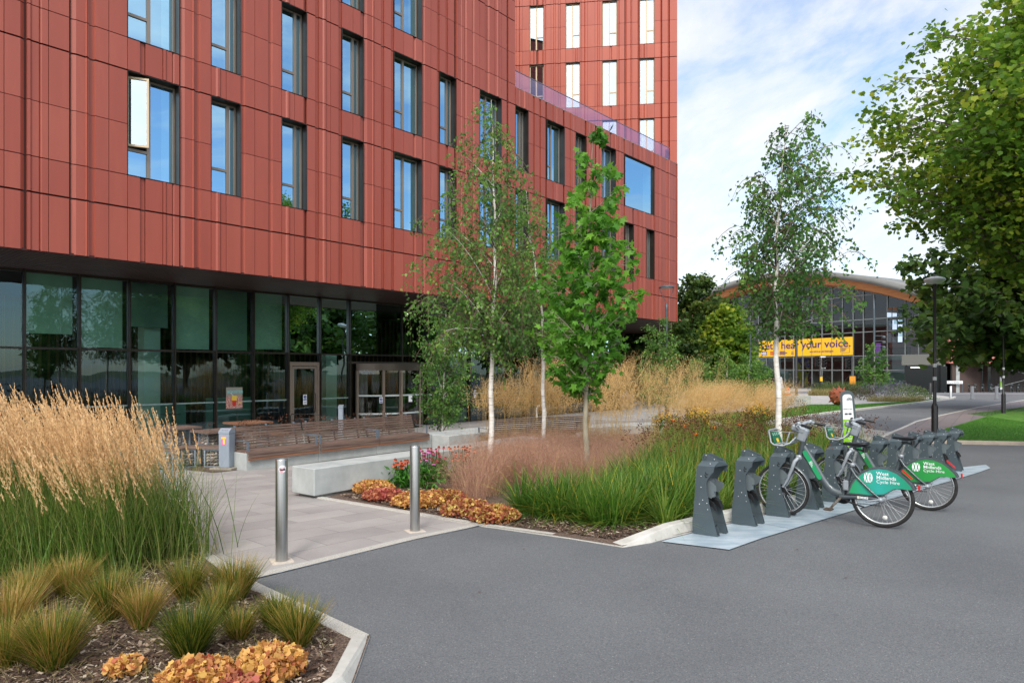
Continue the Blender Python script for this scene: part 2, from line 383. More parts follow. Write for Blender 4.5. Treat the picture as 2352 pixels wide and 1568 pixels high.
# raised kerb of the bed behind the docks
kerb('bed_kerb', [B0, (K1[0] - .33, K1[1] - .3), K1, K2, (8.1, 15.3)], .17, [.02, .085, .125, .125, .125], mKerb, side=1, wedge=.045)
# left planting bed with its kerb
LA, LB = G(578, 1334), G(850, 1462); LC = (-.93, 3.95); LD = (-1.35, 2.6)
sheet('corner_planting_bed', [LA, LB, LC, LD, (-2.0, 1.0), (-14, 1.0), (-14, 9.3), (-6.6, 9.3), (-4.2, 8.3)], .016, mMulch)
kerb('corner_bed_edging', [LA, LB], .13, [.02, .022], mEdge, side=-1)
kerb('corner_bed_kerb', [LB, LC, LD, (-2.0, 1.0)], .12, [.022, .08, .13, .14], mKerb, side=-1, wedge=.06)
kerb('corner_bed_rear_edging', [(-6.6, 9.3), (-4.2, 8.3), LA], .12, [.02, .02, .02], mEdge, side=-1)
# far side: lawn, road kerb, pavements
lk = [G(1700, 986), G(1807, 965.5), G(1880, 954), G(1964, 943.6), G(2050, 934), G(2114, 926.5), G(2160, 919), G(2190, 916.5)]
up = [G(2150, 915), G(2092, 922), G(2030, 925.5), G(1968, 929), G(1862, 929.5), G(1811, 938), G(1745, 944), G(1600, 952)]
sheet('plaza_beyond', [(6, 30.5), lk[2], lk[5], lk[7], G(2196, 913), G(2150, 906.5), G(1900, 903.2), (-2, 60), (-2, 36)], .008, mPale)
sheet('middle_lawn', lk + up, .018, mLawn)
kerb('road_kerb', lk + [G(2196, 913)], .2, .11, mKerb, side=1)
sheet('crossing_road', [G(2150, 906.0), G(2400, 906.0), G(2600, 903.0), G(2600, 899.6), G(1600, 899.6), G(1700, 903.2)], .012, M('worn_asphalt', (112, 114, 120), (128, 129, 134), rough=.85, scale=.5))
sheet('far_pavement', [G(1500, 898.8), G(2700, 898.8), (110, 100), (20, 118)], .016, mPale)
# right-hand pavement and lawn
pv = [G(2000, 1014), G(2045, 992), G(2100, 968), G(2150, 955.5), G(2245, 935), G(2352, 918.5), G(2480, 909)]
pl = [G(2480, 918), G(2352, 933.5), G(2260, 958), G(2172, 984), G(2151, 1000), G(2140, 1017)]
sheet('block_pavement', pv + pl, .012, mPave)
kerb('pavement_edge', pv, .13, .02, mKerb, side=-1, seg=2)
rl = [G(2140, 1018.5), G(2352, 1022.5), G(2700, 1030), (40, 14), (60, 60)] + pl[:-1]
sheet('right_lawn', rl, .02, mLawn)
kerb('lawn_kerb', [G(2136, 1018.5), G(2352, 1022.5), G(2700, 1030)], .22, .1, M('lawn_kerb', (186, 172, 155), (168, 156, 142), rough=.85, scale=4), side=1)
# galvanised base plate of the docks
pc = [G(1520, 1245), G(1675, 1264)]
DOCK0 = Vector((2.276, 7.56, 0)); DSTEP = Vector((.637, .594, 0))
bd = Vector((.75, -.66, 0)).normalized(); bp_ = Vector((.66, .75, 0)).normalized()
fr0 = Vector((pc[1][0], pc[1][1], 0)); fr1 = fr0 + RD * 11.1 + bd * -.1
bk0 = Vector((1.93, 7.72, 0)); bk1 = bk0 + RD * 9.9
bm_pts = [Vector((pc[0][0], pc[0][1], 0)), fr0, fr1, fr1 + RD * .3 + Vector((.1, .4, 0)), bk1]
mGalv = M('galvanised_steel', (168, 186, 198), (196, 209, 218), rough=.42, metal=.35, scale=2.6, detail=9, thr=(.4, .6), bump=.08, bscale=12, stretch=(1, 2.4, 1))
pl_ = sheet('dock_base_plate', [tuple(p[:2]) for p in bm_pts], .012, mGalv, kind='thing', label='pale galvanised steel base plate lying under the row of bicycle docks', cat='metal plate')
b = MB()
for k in range(1, 8):
    a = fr0 + RD * (1.43 * k) ; c = bk0 + RD * (1.43 * k - .1)
    t = (c - a).normalized(); w = Vector((-t.y, t.x, 0)) * .004
    P = [a - w, a + w, c + w, c - w]; b.quad(*[(q.x, q.y, g(q.y) + .0165) for q in P])
jo = b.build('plate_joint', M('joint_dark', (70, 80, 88))); jo.parent = pl_
# ---------------------------------------------------------------- terracotta clad building (local x along the facade, y inwards)
mClad = None
def clad_mat(name, c1, c2, c3):
    m, nt, b = nodes(name); L = nt.links; tc = N(nt, 'ShaderNodeTexCoord')
    a = N(nt, 'ShaderNodeAttribute', attribute_name='rnd'); r = ramp(nt, [(0, lin(c1)), (.5, lin(c2)), (1, lin(c3))], a.outputs['Fac'])
    mp = N(nt, 'ShaderNodeMapping'); mp.inputs['Scale'].default_value = (1, 1, .12); L.new(tc.outputs['Object'], mp.inputs[0])
    n = N(nt, 'ShaderNodeTexNoise', Scale=3.0, Detail=8.0, Roughness=.7); L.new(mp.outputs[0], n.inputs['Vector'])
    n2 = N(nt, 'ShaderNodeTexNoise', Scale=130.0, Detail=2.0); L.new(tc.outputs['Object'], n2.inputs['Vector'])
    r1 = ramp(nt, [(.25, (.88, .87, .88)), (.75, (1.08, 1.08, 1.08))], n.outputs[0]); r2 = ramp(nt, [(.3, (.86, .86, .86)), (.7, (1.1, 1.1, 1.1))], n2.outputs[0])
    x = N(nt, 'ShaderNodeMix', data_type='RGBA', blend_type='MULTIPLY'); x.inputs[0].default_value = 1; L.new(r.outputs[0], x.inputs[6]); L.new(r1.outputs[0], x.inputs[7])
    y = N(nt, 'ShaderNodeMix', data_type='RGBA', blend_type='MULTIPLY'); y.inputs[0].default_value = 1; L.new(x.outputs[2], y.inputs[6]); L.new(r2.outputs[0], y.inputs[7])
    L.new(y.outputs[2], b.inputs['Base Color']); b.inputs['Roughness'].default_value = .5; b.inputs['Specular IOR Level'].default_value = .45
    return m
mClad = clad_mat('terracotta_panels', (152, 72, 57), (157, 77, 61), (162, 82, 66))
mBack = M('joint_shadow_lining', (58, 26, 22), rough=.9)
mBronze = M('bronze_metal', (52, 48, 44), (66, 60, 54), rough=.35, metal=.55, scale=1.5)
mFrame = M('window_frame_metal', (138, 124, 112), rough=.4, metal=.3)
mBeige = M('beige_frame', (205, 182, 148), rough=.5)
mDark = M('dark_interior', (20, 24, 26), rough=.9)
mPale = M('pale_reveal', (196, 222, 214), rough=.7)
mPaneBlue = glassmat('window_glass', (.62, .82, .84), .66, (.50, .80, 1.0), wavy=.035)
mPaneWhite = glassmat('tower_glass', (.7, .8, .84), .55, (.80, .92, 1), wavy=.05)
mPaneGround = glassmat('tinted_glazing', (.62, .84, .79), .2, (.62, .88, 1.0), wavy=.10, ior=1.95)
Z0 = 5.88; ST = 3.4; MOD = .4175; S0 = .07
PROF = [
    [(0, 0), (1, 0)],
    [(0, 0), (.70, 0), (.76, .05), (1, .05)],
    [(0, .05), (.22, .05), (.30, 0), (1, 0)],
    [(0, 0), (.72, 0), (1, .075)],
    [(0, -.03), (.14, -.03), (.22, 0), (.55, 0), (.62, .03), (.70, 0), (1, 0)],
    [(0, 0), (.30, 0), (.40, -.035), (.54, -.035), (.64, 0), (1, 0)],
    [(0, .07), (.32, 0), (.8, 0), (.86, -.04), (.94, 0), (1, 0)],
]
def panels(b, i0, i1, s0, z0, z1, seedrow, skip, xmax=None, seq=None):
    """one course of panels between two joints; skip(i) leaves a window opening"""
    for i in range(i0, i1):
        if skip(i): continue
        x0 = s0 + i * MOD; x1 = x0 + MOD
        if xmax and x1 > xmax: x1 = xmax
        if x1 - x0 < .05: continue
        pr = PROF[seq[i % len(seq)]]
        a0, a1 = x0 + .006, x1 - .006
        b.rv = random.random() * .8 + .1
        P = [(a0, .05)] + [(a0 + (a1 - a0) * t, d) for t, d in pr] + [(a1, .05)]
        n = len(P); vs = [(x, y, z0) for x, y in P] + [(x, y, z1) for x, y in P]
        fs = [(k, k + 1, n + k + 1, n + k) for k in range(n - 1)]
        fs += [tuple(range(n)), tuple(range(2 * n - 1, n - 1, -1))]
        b.add(vs, fs)
def backing(b, i0, i1, s0, z0, z1, skip, xmax=None):
    for i in range(i0, i1):
        if skip(i): continue
        x0 = s0 + i * MOD; x1 = x0 + MOD
        if xmax: x1 = min(x1, xmax)
        b.quad((x0, .052, z0), (x1, .052, z0), (x1, .052, z1), (x0, .052, z1))
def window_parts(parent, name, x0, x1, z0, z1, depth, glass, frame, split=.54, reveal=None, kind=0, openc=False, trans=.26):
    reveal = reveal or mBronze
    h = z1 - z0; w = x1 - x0; yg = depth
    b = MB(); t = .012; pr = -.012
    b.box(x0, x0 + t, pr, yg + .1, z0, z1); b.box(x1 - t, x1, pr, yg + .1, z0, z1)
    b.box(x0 + t, x1 - t, pr, yg + .1, z1 - t, z1); b.box(x0 + t, x1 - t, pr, yg + .1, z0, z0 + t)
    w_ = b.build(name, reveal, parent)
    f = .045; b = MB(); q0, q1 = yg - .03, yg + .04
    xa, xb = x0 + t, x1 - t; za, zb = z0 + t, z1 - t
    b.box(xa, xa + f, q0, q1, za, zb); b.box(xb - f, xb, q0, q1, za, zb); b.box(xa + f, xb - f, q0, q1, za, za + f); b.box(xa + f, xb - f, q0, q1, zb - f, zb)
    if kind == 0:
        xm = xa + split; b.box(xm, xm + .085, q0 - .01, q1, za + f, zb - f)
        zt = za + h * trans; b.box(xa + f, xm, q0 - .005, q1, zt, zt + .07)
    elif kind == 1:
        xm = xa + w * .42; b.box(xm, xm + .07, q0 - .01, q1, za + f, zb - f)
        zt = za + h * .29; b.box(xm + .07, xb - f, q0 - .005, q1, zt, zt + .05)
    b.build('frame', frame, w_)
    b = MB()
    if openc:
        b.quad((xm, yg, za), (xb, yg, za), (xb, yg, zb), (xm, yg, zb)); b.quad((xa, yg, za), (xm, yg, za), (xm, yg, zt), (xa, yg, zt))
    else: b.quad((xa, yg, za), (xb, yg, za), (xb, yg, zb), (xa, yg, zb))
    b.build('pane', glass, w_)
    # room just behind: dark, with a pale return wall or blind on the far side
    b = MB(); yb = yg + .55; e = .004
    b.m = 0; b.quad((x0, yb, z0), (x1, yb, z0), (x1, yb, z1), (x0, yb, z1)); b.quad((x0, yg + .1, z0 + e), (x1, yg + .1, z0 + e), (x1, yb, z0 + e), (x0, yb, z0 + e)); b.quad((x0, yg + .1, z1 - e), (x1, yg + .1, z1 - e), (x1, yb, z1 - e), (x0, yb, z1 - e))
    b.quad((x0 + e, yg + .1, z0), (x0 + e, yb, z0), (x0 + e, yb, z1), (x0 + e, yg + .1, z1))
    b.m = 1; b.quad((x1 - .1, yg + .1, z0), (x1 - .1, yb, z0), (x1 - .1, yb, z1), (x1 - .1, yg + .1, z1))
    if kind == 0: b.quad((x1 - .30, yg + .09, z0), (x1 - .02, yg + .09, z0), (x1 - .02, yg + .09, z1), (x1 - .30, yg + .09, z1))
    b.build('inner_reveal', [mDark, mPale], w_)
    return w_
FA = math.atan2(.751, .66)
bld = thing('university_building', 'large red terracotta-clad university building with recessed dark glazed ground floor', 'building', (-11.21, 14.95, 0), FA)
rs = random.Random(5)
seq = [rs.choice([0, 0, 1, 2, 3, 4, 5, 6]) for _ in range(200)]
WIN = [(6, 3), (11, 2), (16, 2), (21, 2), (26, 3), (31, 2), (36, 3), (41, 2), (46, 3), (51, 2), (56, 3)]
LEFTW = [(-9, 3), (-4, 2)] ; LEFTW = [(-14, 2), (-4, 0)]
def rowwins(k):
    """windows of the storey whose floor line is Z0 + k*ST"""
    w = [(-14, 2)] + list(WIN)
    if k == 0: w += [(61, 2), (66, 2)]
    if k == 1: w += [(61, 7)]
    if k >= 2: w = [x for x in w if x[0] < 31]
    return w
XE = 31.05; UP = S0 + 41 * MOD
IL = -24
b = MB(); bk = MB(); bk.m = 0
no = lambda i: False
panels(b, IL, 75, S0, 4.57, Z0 - .022, 0, no, XE, seq); backing(bk, IL, 75, S0, 4.57, Z0 + .022, no, XE)
for k in range(6):
    zb = Z0 + k * ST; wins = rowwins(k); cells = {i for s, n in wins for i in range(s, s + n)}
    inw = lambda i: i in cells
    top = 75 if k < 2 else 41; xm = XE if k < 2 else None
    panels(b, IL, top, S0, zb + .02, zb + .80, k, no, xm, seq); backing(bk, IL, top, S0, zb + .022, zb + .81, no, xm)
    panels(b, IL, top, S0, zb + .82, zb + 2.06, k, inw, xm, seq); panels(b, IL, top, S0, zb + 2.075, zb + 3.38, k, inw, xm, seq)
    backing(bk, IL, top, S0, zb + .81, zb + 3.4, inw, xm)
    backing(bk, IL, top, S0, zb + 3.4, zb + 3.422, no, xm)
zt = Z0 + 2 * ST
panels(b, 41, 75, S0, zt + .02, zt + .74, 2, no, XE, seq); backing(bk, 41, 75, S0, zt + .022, zt + .70, no, XE)
b.rv = .5
# end walls of the terracotta box
for (x, za, zb) in ((XE, 4.57, zt + .74), (UP, zt + .74, Z0 + 6 * ST)):
    for j in range(int(14 / MOD)):
        y0 = .06 + j * MOD; b.rv = random.random()
        for z0_, z1_ in [(za, za + 1.3)] + [(q, q + 1.12) for q in np.arange(za + 1.31, zb - .3, 1.133)]:
            b.quad((x, y0 + .006, z0_), (x, y0 + MOD - .006, z0_), (x, y0 + MOD - .006, min(z1_, zb)), (x, y0 + .006, min(z1_, zb)))
    bk.quad((x - .03, .05, za), (x - .03, 14, za), (x - .03, 14, zb), (x - .03, .05, zb))
b.build('cladding', mClad, bld); bk.build('cladding_backing', mBack, bld)
# windows
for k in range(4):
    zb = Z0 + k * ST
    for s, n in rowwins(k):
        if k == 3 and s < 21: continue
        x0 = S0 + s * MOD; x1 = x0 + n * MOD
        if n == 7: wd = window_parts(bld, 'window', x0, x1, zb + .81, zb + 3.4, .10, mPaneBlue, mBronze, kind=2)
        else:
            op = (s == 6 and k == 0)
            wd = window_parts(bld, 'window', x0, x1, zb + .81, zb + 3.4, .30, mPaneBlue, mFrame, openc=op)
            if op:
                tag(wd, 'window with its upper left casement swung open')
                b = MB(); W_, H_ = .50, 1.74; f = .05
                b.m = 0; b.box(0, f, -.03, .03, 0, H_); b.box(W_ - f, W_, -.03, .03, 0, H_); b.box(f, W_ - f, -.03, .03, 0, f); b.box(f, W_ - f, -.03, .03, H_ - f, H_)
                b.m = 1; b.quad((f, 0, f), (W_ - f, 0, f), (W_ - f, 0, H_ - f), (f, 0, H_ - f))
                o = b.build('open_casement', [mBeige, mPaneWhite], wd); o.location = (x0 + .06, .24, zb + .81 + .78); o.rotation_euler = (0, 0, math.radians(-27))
# soffit of dark slats across the overhang
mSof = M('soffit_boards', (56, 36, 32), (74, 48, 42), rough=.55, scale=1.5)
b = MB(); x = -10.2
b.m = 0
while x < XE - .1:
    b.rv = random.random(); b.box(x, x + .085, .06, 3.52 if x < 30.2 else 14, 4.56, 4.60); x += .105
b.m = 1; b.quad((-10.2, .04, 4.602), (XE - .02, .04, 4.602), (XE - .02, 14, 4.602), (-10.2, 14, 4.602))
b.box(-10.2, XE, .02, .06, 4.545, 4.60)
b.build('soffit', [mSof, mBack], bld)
# ground floor: curtain wall
YG = 3.6; XL, XR = -10.0, 30.3; ZT, ZM = 4.55, 2.46
mull = [1.28 + 1.295 * i for i in range(-8, 23)]
omit = {9, 10}                                # revolving door bay
b = MB()
for i, x in zip(range(-8, 23), mull):
    if i in (9, 10): 
        b.box(x - .03, x + .03, YG - .05, YG + .07, 2.15, ZT) if i == 10 else None
        continue
    b.box(x - .035, x + .035, YG - .07, YG + .07, -.55, ZT)
    b.box(x - .02, x + .02, YG - .13, YG - .07, -.55, ZT)
b.box(XL, XR, YG - .055, YG + .055, ZM - .03, ZM + .03); b.box(XL, XR, YG - .055, YG + .055, ZT - .06, ZT + .045)
b.box(XL, 11.55, YG - .05, YG + .05, -.6, -.30); b.box(15.5, XR, YG - .05, YG + .05, -.6, -.38)
b.build('mullions', mBronze, bld)
xs = [XL] + [m for m in mull] + [XR]
for i in range(len(xs) - 1):
    x0, x1 = xs[i], xs[i + 1]
    if x1 < -2 and i > 4: continue
    rev = 11.5 < (x0 + x1) / 2 < 15.6; door = 9.0 < (x0 + x1) / 2 < 10.4
    b = MB(); b.quad((x0, YG, ZM), (x1, YG, ZM), (x1, YG, ZT), (x0, YG, ZT)); 
    o = b.build('glazing_pane', mPaneGround, bld)
    if not rev:
        b = MB(); zt_ = ZM; zb_ = -.6
        b.quad((x0, YG, zb_), (x1, YG, zb_), (x1, YG, zt_), (x0, YG, zt_)); b.build('glazing_pane', mPaneGround, bld)
# pale manifestation strips on the glass
mStrip = M('frosted_strip', (128, 150, 146), rough=.6)
for i in range(4, len(mull) - 1):
    if i - 8 in (8, 9, 10, 6): continue
    b = MB(); b.box(mull[i] + .04, mull[i + 1] - .04, YG - .012, YG - .006, .80, .845); b.build('frosted_strip', mStrip, bld)
# roller blinds, columns, floor and back wall inside
mBlind = M('roller_blind', (150, 172, 156), (166, 186, 168), rough=.9, scale=1.5)
for i, zb_ in ((9, 2.55), (11, 2.56), (12, 2.56), (13, 2.62), (14, 2.60), (8, 2.9), (10, 3.2), (20, 3.5)):
    x0, x1 = mull[i], mull[i + 1]
    b = MB(); b.quad((x0 + .08, YG + .16, zb_), (x1 - .12, YG + .16, zb_), (x1 - .12, YG + .16, ZT), (x0 + .08, YG + .16, ZT)); b.box(x0 + .08, x1 - .12, YG + .15, YG + .17, zb_ - .03, zb_)
    b.build('roller_blind', mBlind, bld)
mCol = M('interior_concrete', (206, 222, 210), (220, 234, 222), rough=.8, scale=1.5, detail=9)
for x in (-1.9, 4.72, 11.2, 17.65, 24.2):
    b = MB(); b.box(x - .24, x + .24, YG + .5, YG + .98, -.5, 4.55); b.build('column', mCol, bld)
b = MB(); b.box(29.9, 30.45, 3.4, 4.0, -.5, 4.55); b.box(30.3, 30.36, 4.0, 14, -.5, 4.55); b.build('end_pier', mBronze, bld)
b = MB(); b.quad((XL, YG + .02, -.42), (XR, YG + .02, -.42), (XR, 13, -.42), (XL, 13, -.42))
b.build('interior_floor', M('interior_floor', (60, 62, 62), rough=.4), bld)
b = MB(); b.m = 0; b.quad((XL, 11, -.5), (XR, 11, -.5), (XR, 11, 4.6), (XL, 11, 4.6)); b.m = 1
for i in range(150):
    x = XL + .2 + i * .27; b.box(x, x + .07, 10.86, 10.95, -.4, 4.5)
b.m = 2; b.box(4.9, 7.2, 7.5, 7.6, -.42, .62); b.box(8.0, 9.9, 7.6, 7.7, -.42, .8); b.box(16.4, 19.0, 8, 8.1, -.42, .5)
b.build('interior_wall', [M('interior_wall', (34, 34, 34), rough=.9), M('timber_slats', (92, 66, 44), rough=.6), M('cafe_counter', (120, 160, 150), rough=.6)], bld)
for x, y in ((6.0, 6.2), (8.6, 6.4), (19, 6.0), (22, 6.3)):
    b = MB(); b.lathe([(.02, -.42), (.25, -.41), (.03, -.36), (.03, .30), (.42, .31), (.42, .34), (.01, .345)], 16, (x, y, 0)); b.build('cafe_table', M('cafe_table', (150, 158, 150), rough=.5), bld)
mLampI = bpy.data.materials.new('downlight'); mLampI.use_nodes = True
mLampI.node_tree.nodes['Principled BSDF'].inputs['Emission Color'].default_value = (1, .9, .7, 1); mLampI.node_tree.nodes['Principled BSDF'].inputs['Emission Strength'].default_value = 3.0
for x, y in ((3.3, 5.6), (5.6, 5.8), (8.2, 5.6), (16.5, 6), (20.5, 6), (13.2, 6.5)):
    b = MB(); b.lathe([(.001, 4.40), (.06, 4.40), (.07, 4.46), (.001, 4.47)], 12, (x, y, 0)); b.build('downlight', mLampI, bld)
# swing door
dx0, dx1 = mull[14] + .05, mull[15] - .05
b = MB(); y = YG - .03
b.box(dx0, dx0 + .09, y - .06, y + .06, -.5, 2.12); b.box(dx1 - .09, dx1, y - .06, y + .06, -.5, 2.12); b.box(dx0 + .09, dx1 - .09, y - .06, y + .06, 2.02, 2.12)
b.box(dx0 + .1, dx0 + .17, y - .05, y + .03, -.42, 2.0); b.box(dx1 - .17, dx1 - .1, y - .05, y + .03, -.42, 2.0); b.box(dx0 + .17, dx1 - .17, y - .05, y + .03, 1.92, 2.0); b.box(dx0 + .17, dx1 - .17, y - .05, y + .03, -.42, -.28)
b.box(dx0, dx1, y - .05, y + .05, 2.12, 2.16)
door = b.build('swing_door', mFrame, bld)
b = MB(); b.tube([(dx1 - .2, y - .06, .35), (dx1 - .2, y - .12, .38), (dx1 - .2, y - .12, 1.0), (dx1 - .2, y - .06, 1.03)], .012, 6)
b.tube([(dx0 - .02, y - .1, -.4), (dx0 - .02, y - .5, .35), (dx0 - .02 + .02, y - .52, .36)], .02, 6)
b.build('handle', mBronze, door)
b = MB(); b.tube([(dx0 - .15, y - .35, -.45), (dx0 - .15, y - .35, .28), (dx0 - .12, y - .38, .34), (dx0 + .45, y - 1.1, .34), (dx0 + .5, y - 1.15, .28), (dx0 + .5, y - 1.15, -.45)], .018, 6); b.build('guard_rail', mBronze, bld)
# revolving door drum with its fascia
cx, cy, rr = 13.56, YG + .35, 1.72
b = MB(); n = 26; A0, A1 = math.radians(200), math.radians(340)
def arc(r, z0, z1, bb, th=.04):
    for i in range(n):
        a, c = A0 + (A1 - A0) * i / n, A0 + (A1 - A0) * (i + 1) / n
        pts = []
        for z in (z0, z1):
            for an, r_ in ((a, r), (c, r), (c, r - th), (a, r - th)): pts.append((cx + r_ * math.cos(an), cy + r_ * math.sin(an) * .8, z))
        bb.add(pts, [(0, 1, 5, 4), (3, 2, 6, 7), (0, 1, 2, 3), (4, 5, 6, 7)])
arc(rr + .06, 1.86, 2.12, b, .3); b.box(11.6, 15.55, YG - .1, YG + .1, 2.12, 2.2); b.m = 1
bl = [tuple(p) for p in [(cx + (rr + .05) * math.cos(A0 + (A1 - A0) * i / n), cy + .8 * (rr + .05) * math.sin(A0 + (A1 - A0) * i / n)) for i in range(n + 1)]]
b.m = 0; b.add([(x, y, 2.12) for x, y in bl], [tuple(range(len(bl)))]); b.add([(x, y, 1.87) for x, y in bl], [tuple(range(len(bl)))])
rd = b.build('revolving_door', M('door_fascia', (88, 80, 72), rough=.35, metal=.6), bld)
b = MB()
for an in (200, 238, 262, 302, 340):
    a = math.radians(an); px, py = cx + rr * math.cos(a), cy + .8 * rr * math.sin(a); b.box(px - .045, px + .045, py - .045, py + .045, -.45, 1.87)
for an in (0, 60, 120):
    a = math.radians(an + 20); b.box(-1.5, 1.5, -.02, .02, -.42, -.33, mat=Matrix.Translation((cx, cy, 0)) @ Matrix.Rotation(a, 4, 'Z')); 
    for s in (-1.52, 0, 1.46): b.box(s, s + .06, -.03, .03, -.33, 1.8, mat=Matrix.Translation((cx, cy, 0)) @ Matrix.Rotation(a, 4, 'Z'))
b.build('door_post', mFrame, rd)
b = MB(); arc(rr, .86, .92, b, .012); arc(rr, .16, .22, b, .012); b.build('frosted_band', M('band_white', (190, 200, 200), rough=.5), rd)
b = MB(); arc(rr - .01, -.42, 1.86, b, .008); b.build('curved_glass', glassmat('door_glass', (.62, .7, .66), .1, ior=1.6), rd)
# signs and poster on the glass
mWhite = M('sign_white', (232, 234, 236), rough=.5); mBlue = M('sign_blue', (28, 58, 140), rough=.5); mTeal = M('teal_letters', (120, 200, 200), rough=.6)
def door_sign(x, y, z, h=.34, txt=True):
    b = MB(); b.m = 0; b.box(x, x + .15, y - .008, y, z, z + h); b.m = 1; b.lathe([(.001, y - .012), (.058, y - .012)], 20, (0, 0, 0), 'y', False) if False else None
    k = 20; c = (x + .075, z + h - .08); b.add([(c[0] + .058 * math.cos(2 * PI * i / k), y - .0095, c[1] + .058 * math.sin(2 * PI * i / k)) for i in range(k)], [tuple(range(k))])
    b.box(x + .015, x + .135, y - .0095, y - .0085, z + h - .2, z + h - .155)
    b.m = 0; b.box(x + .068, x + .082, y - .0115, y - .0105, c[1] - .015, c[1] + .04); b.box(x + .068, x + .082, y - .0115, y - .0105, c[1] - .035, c[1] - .022)
    b.m = 1
    for j in range(3): 
        if h > .3: b.box(x + .03, x + .12, y - .0095, y - .0085, z + .03 + j * .035, z + .042 + j * .035)
    return b.build('door_sign', [mWhite, mBlue], bld)
door_sign(9.62, YG - .09, .63, .36); door_sign(12.33, YG - .98, .62, .22); door_sign(15.1, YG - .66, .66, .22); door_sign(18.4, YG - .03, .62, .34)
b = MB(); b.box(13.72, 13.9, YG - 1.04, YG - 1.03, .62, .86); b.build('door_notice', mWhite, bld)
b = MB(); b.box(16.5, 16.8, YG - .03, YG - .02, .60, .98); b.build('door_notice', mWhite, bld)
px0, px1, pz0, pz1 = 6.82, 7.38, .60, 1.30
mPoster = M('poster_print', (150, 60, 60), (214, 176, 160), rough=.5, scale=26, detail=6, thr=(.42, .58))
mPosterT = M('poster_header', (146, 142, 130), rough=.5)
b = MB(); b.m = 0; b.box(px0, px1, YG - .022, YG - .012, pz0, pz0 + .40); b.m = 1; b.box(px0, px1, YG - .022, YG - .012, pz0 + .40, pz1)
poster = b.build('poster', [mPoster, mPosterT], bld); tag(poster, 'drink poster reading BOOSTER')
text('BOOSTER', .125, mTeal, poster, face_mtx((px0 + .03, YG - .0255, pz1 - .19), (1, 0, 0), (0, 0, 1)), bold=.003)
b = MB(); gx = (px0 + px1) / 2
b.m = 0; b.prism([(gx - .06, pz0 + .08), (gx + .05, pz0 + .08), (gx + .07, pz0 + .26), (gx - .08, pz0 + .26)], YG - .027, YG - .023, 'y')
b.m = 1; b.prism([(gx - .08, pz0 + .26), (gx + .07, pz0 + .26), (gx + .085, pz0 + .42), (gx - .095, pz0 + .42)], YG - .027, YG - .023, 'y')
b.m = 2; b.prism([(gx - .05, pz0 + .42), (gx - .035, pz0 + .42), (gx - .12, pz0 + .53), (gx - .135, pz0 + .525)], YG - .027, YG - .023, 'y')
b.m = 1; b.prism([(gx + .14, pz0 + .14), (gx + .24, pz0 + .19), (gx + .25, pz0 + .22), (gx + .13, pz0 + .17)], YG - .027, YG - .023, 'y')
b.build('drink_picture', [M('drink_red', (196, 50, 30)), M('drink_yellow', (226, 190, 60)), mWhite], poster)
# terrace balustrade
mBal = glassmat('balustrade_glass', (.80, .74, .90), .22, (.75, .72, 1.0))
x = UP + .03; k = 0
b = MB(); rail = MB(); zt2 = zt + .74
while x < 30.7:
    x1 = min(x + 1.32, 30.72); b.quad((x + .006, .31, zt2 - .1), (x1 - .006, .31, zt2 - .1), (x1 - .006, .31, zt2 + .86), (x + .006, .31, zt2 + .86)); x = x1
b.quad((30.72, .32, zt2 - .1), (30.72, 3.0, zt2 - .1), (30.72, 3.0, zt2 + .86), (30.72, .32, zt2 + .86))
b.build('balustrade_glass', mBal, bld)
rail.box(UP + .03, 30.74, .29, .33, zt2 + .862, zt2 + .885); rail.build('balustrade_rail', M('rail_steel', (126, 118, 134), rough=.4, metal=.4), bld)
b = MB(); b.box(UP, XE - .05, .06, 9, zt2 - .30, zt2 - .22); b.box(UP, XE, .0, .28, zt2 - .02, zt2 + .015); b.build('terrace_deck', M('terrace_deck', (140, 136, 132), rough=.8), bld)

# rear wing that carries the overhang on behind the corner
wv = [(XE - .06, .4), (52.3, 11.7), (46, 22), (20, 13.9)]
b = MB(); b.rv = .5; b.prism(wv, 4.63, 12.9, 'z'); b.build('rear_wing_cladding', mClad, bld)
b = MB(); b.add([(p[0], p[1], 4.612) for p in wv], [(0, 1, 2, 3)]); b.build('rear_soffit', mSof, bld)
# ---------------------------------------------------------------- the tower block behind the terrace
TA = -math.atan2(.13, .9915)
tw = thing('tower_block', 'tall red terracotta-clad tower rising behind the roof terrace, with pale framed narrow windows', 'building', (9.28, 38.33, 0), TA)
mClad2 = clad_mat('terracotta_tower', (164, 74, 54), (172, 80, 60), (180, 88, 66))
b = MB(); bk = MB()
rs = random.Random(9); seq2 = [rs.choice([0, 0, 1, 2, 3, 4, 5, 6]) for _ in range(100)]
i0, i1 = -34, 0; s0 = .0
tc_ = {i for s in (-20, -15, -10, -5, -25, -30) for i in (s, s + 1)}
inw = lambda i: i in tc_
for k in range(1, 7):
    zb = Z0 + k * ST
    panels(b, i0, i1, s0, zb + .02, zb + .80, k, no, None, seq2); backing(bk, i0, i1, s0, zb - .022, zb + .81, no)
    panels(b, i0, i1, s0, zb + .82, zb + 2.06, k, inw, None, seq2); panels(b, i0, i1, s0, zb + 2.075, zb + 3.38, k, inw, None, seq2); backing(bk, i0, i1, s0, zb + .81, zb + 3.4, inw)
    for s in (-20, -15, -10, -5):
        window_parts(tw, 'window', s * MOD, s * MOD + 2 * MOD, zb + .81, zb + 3.4, .14, mPaneWhite, mBeige, kind=1) if k in (2, 3, 4) else None
b.rv = .5; zt3 = Z0 + 7 * ST
for j in range(26):
    y0 = .06 + j * MOD; b.rv = random.random(); b.quad((-.004, y0 + .006, 9.3), (-.004, y0 + MOD - .006, 9.3), (-.004, y0 + MOD - .006, zt3), (-.004, y0 + .006, zt3))
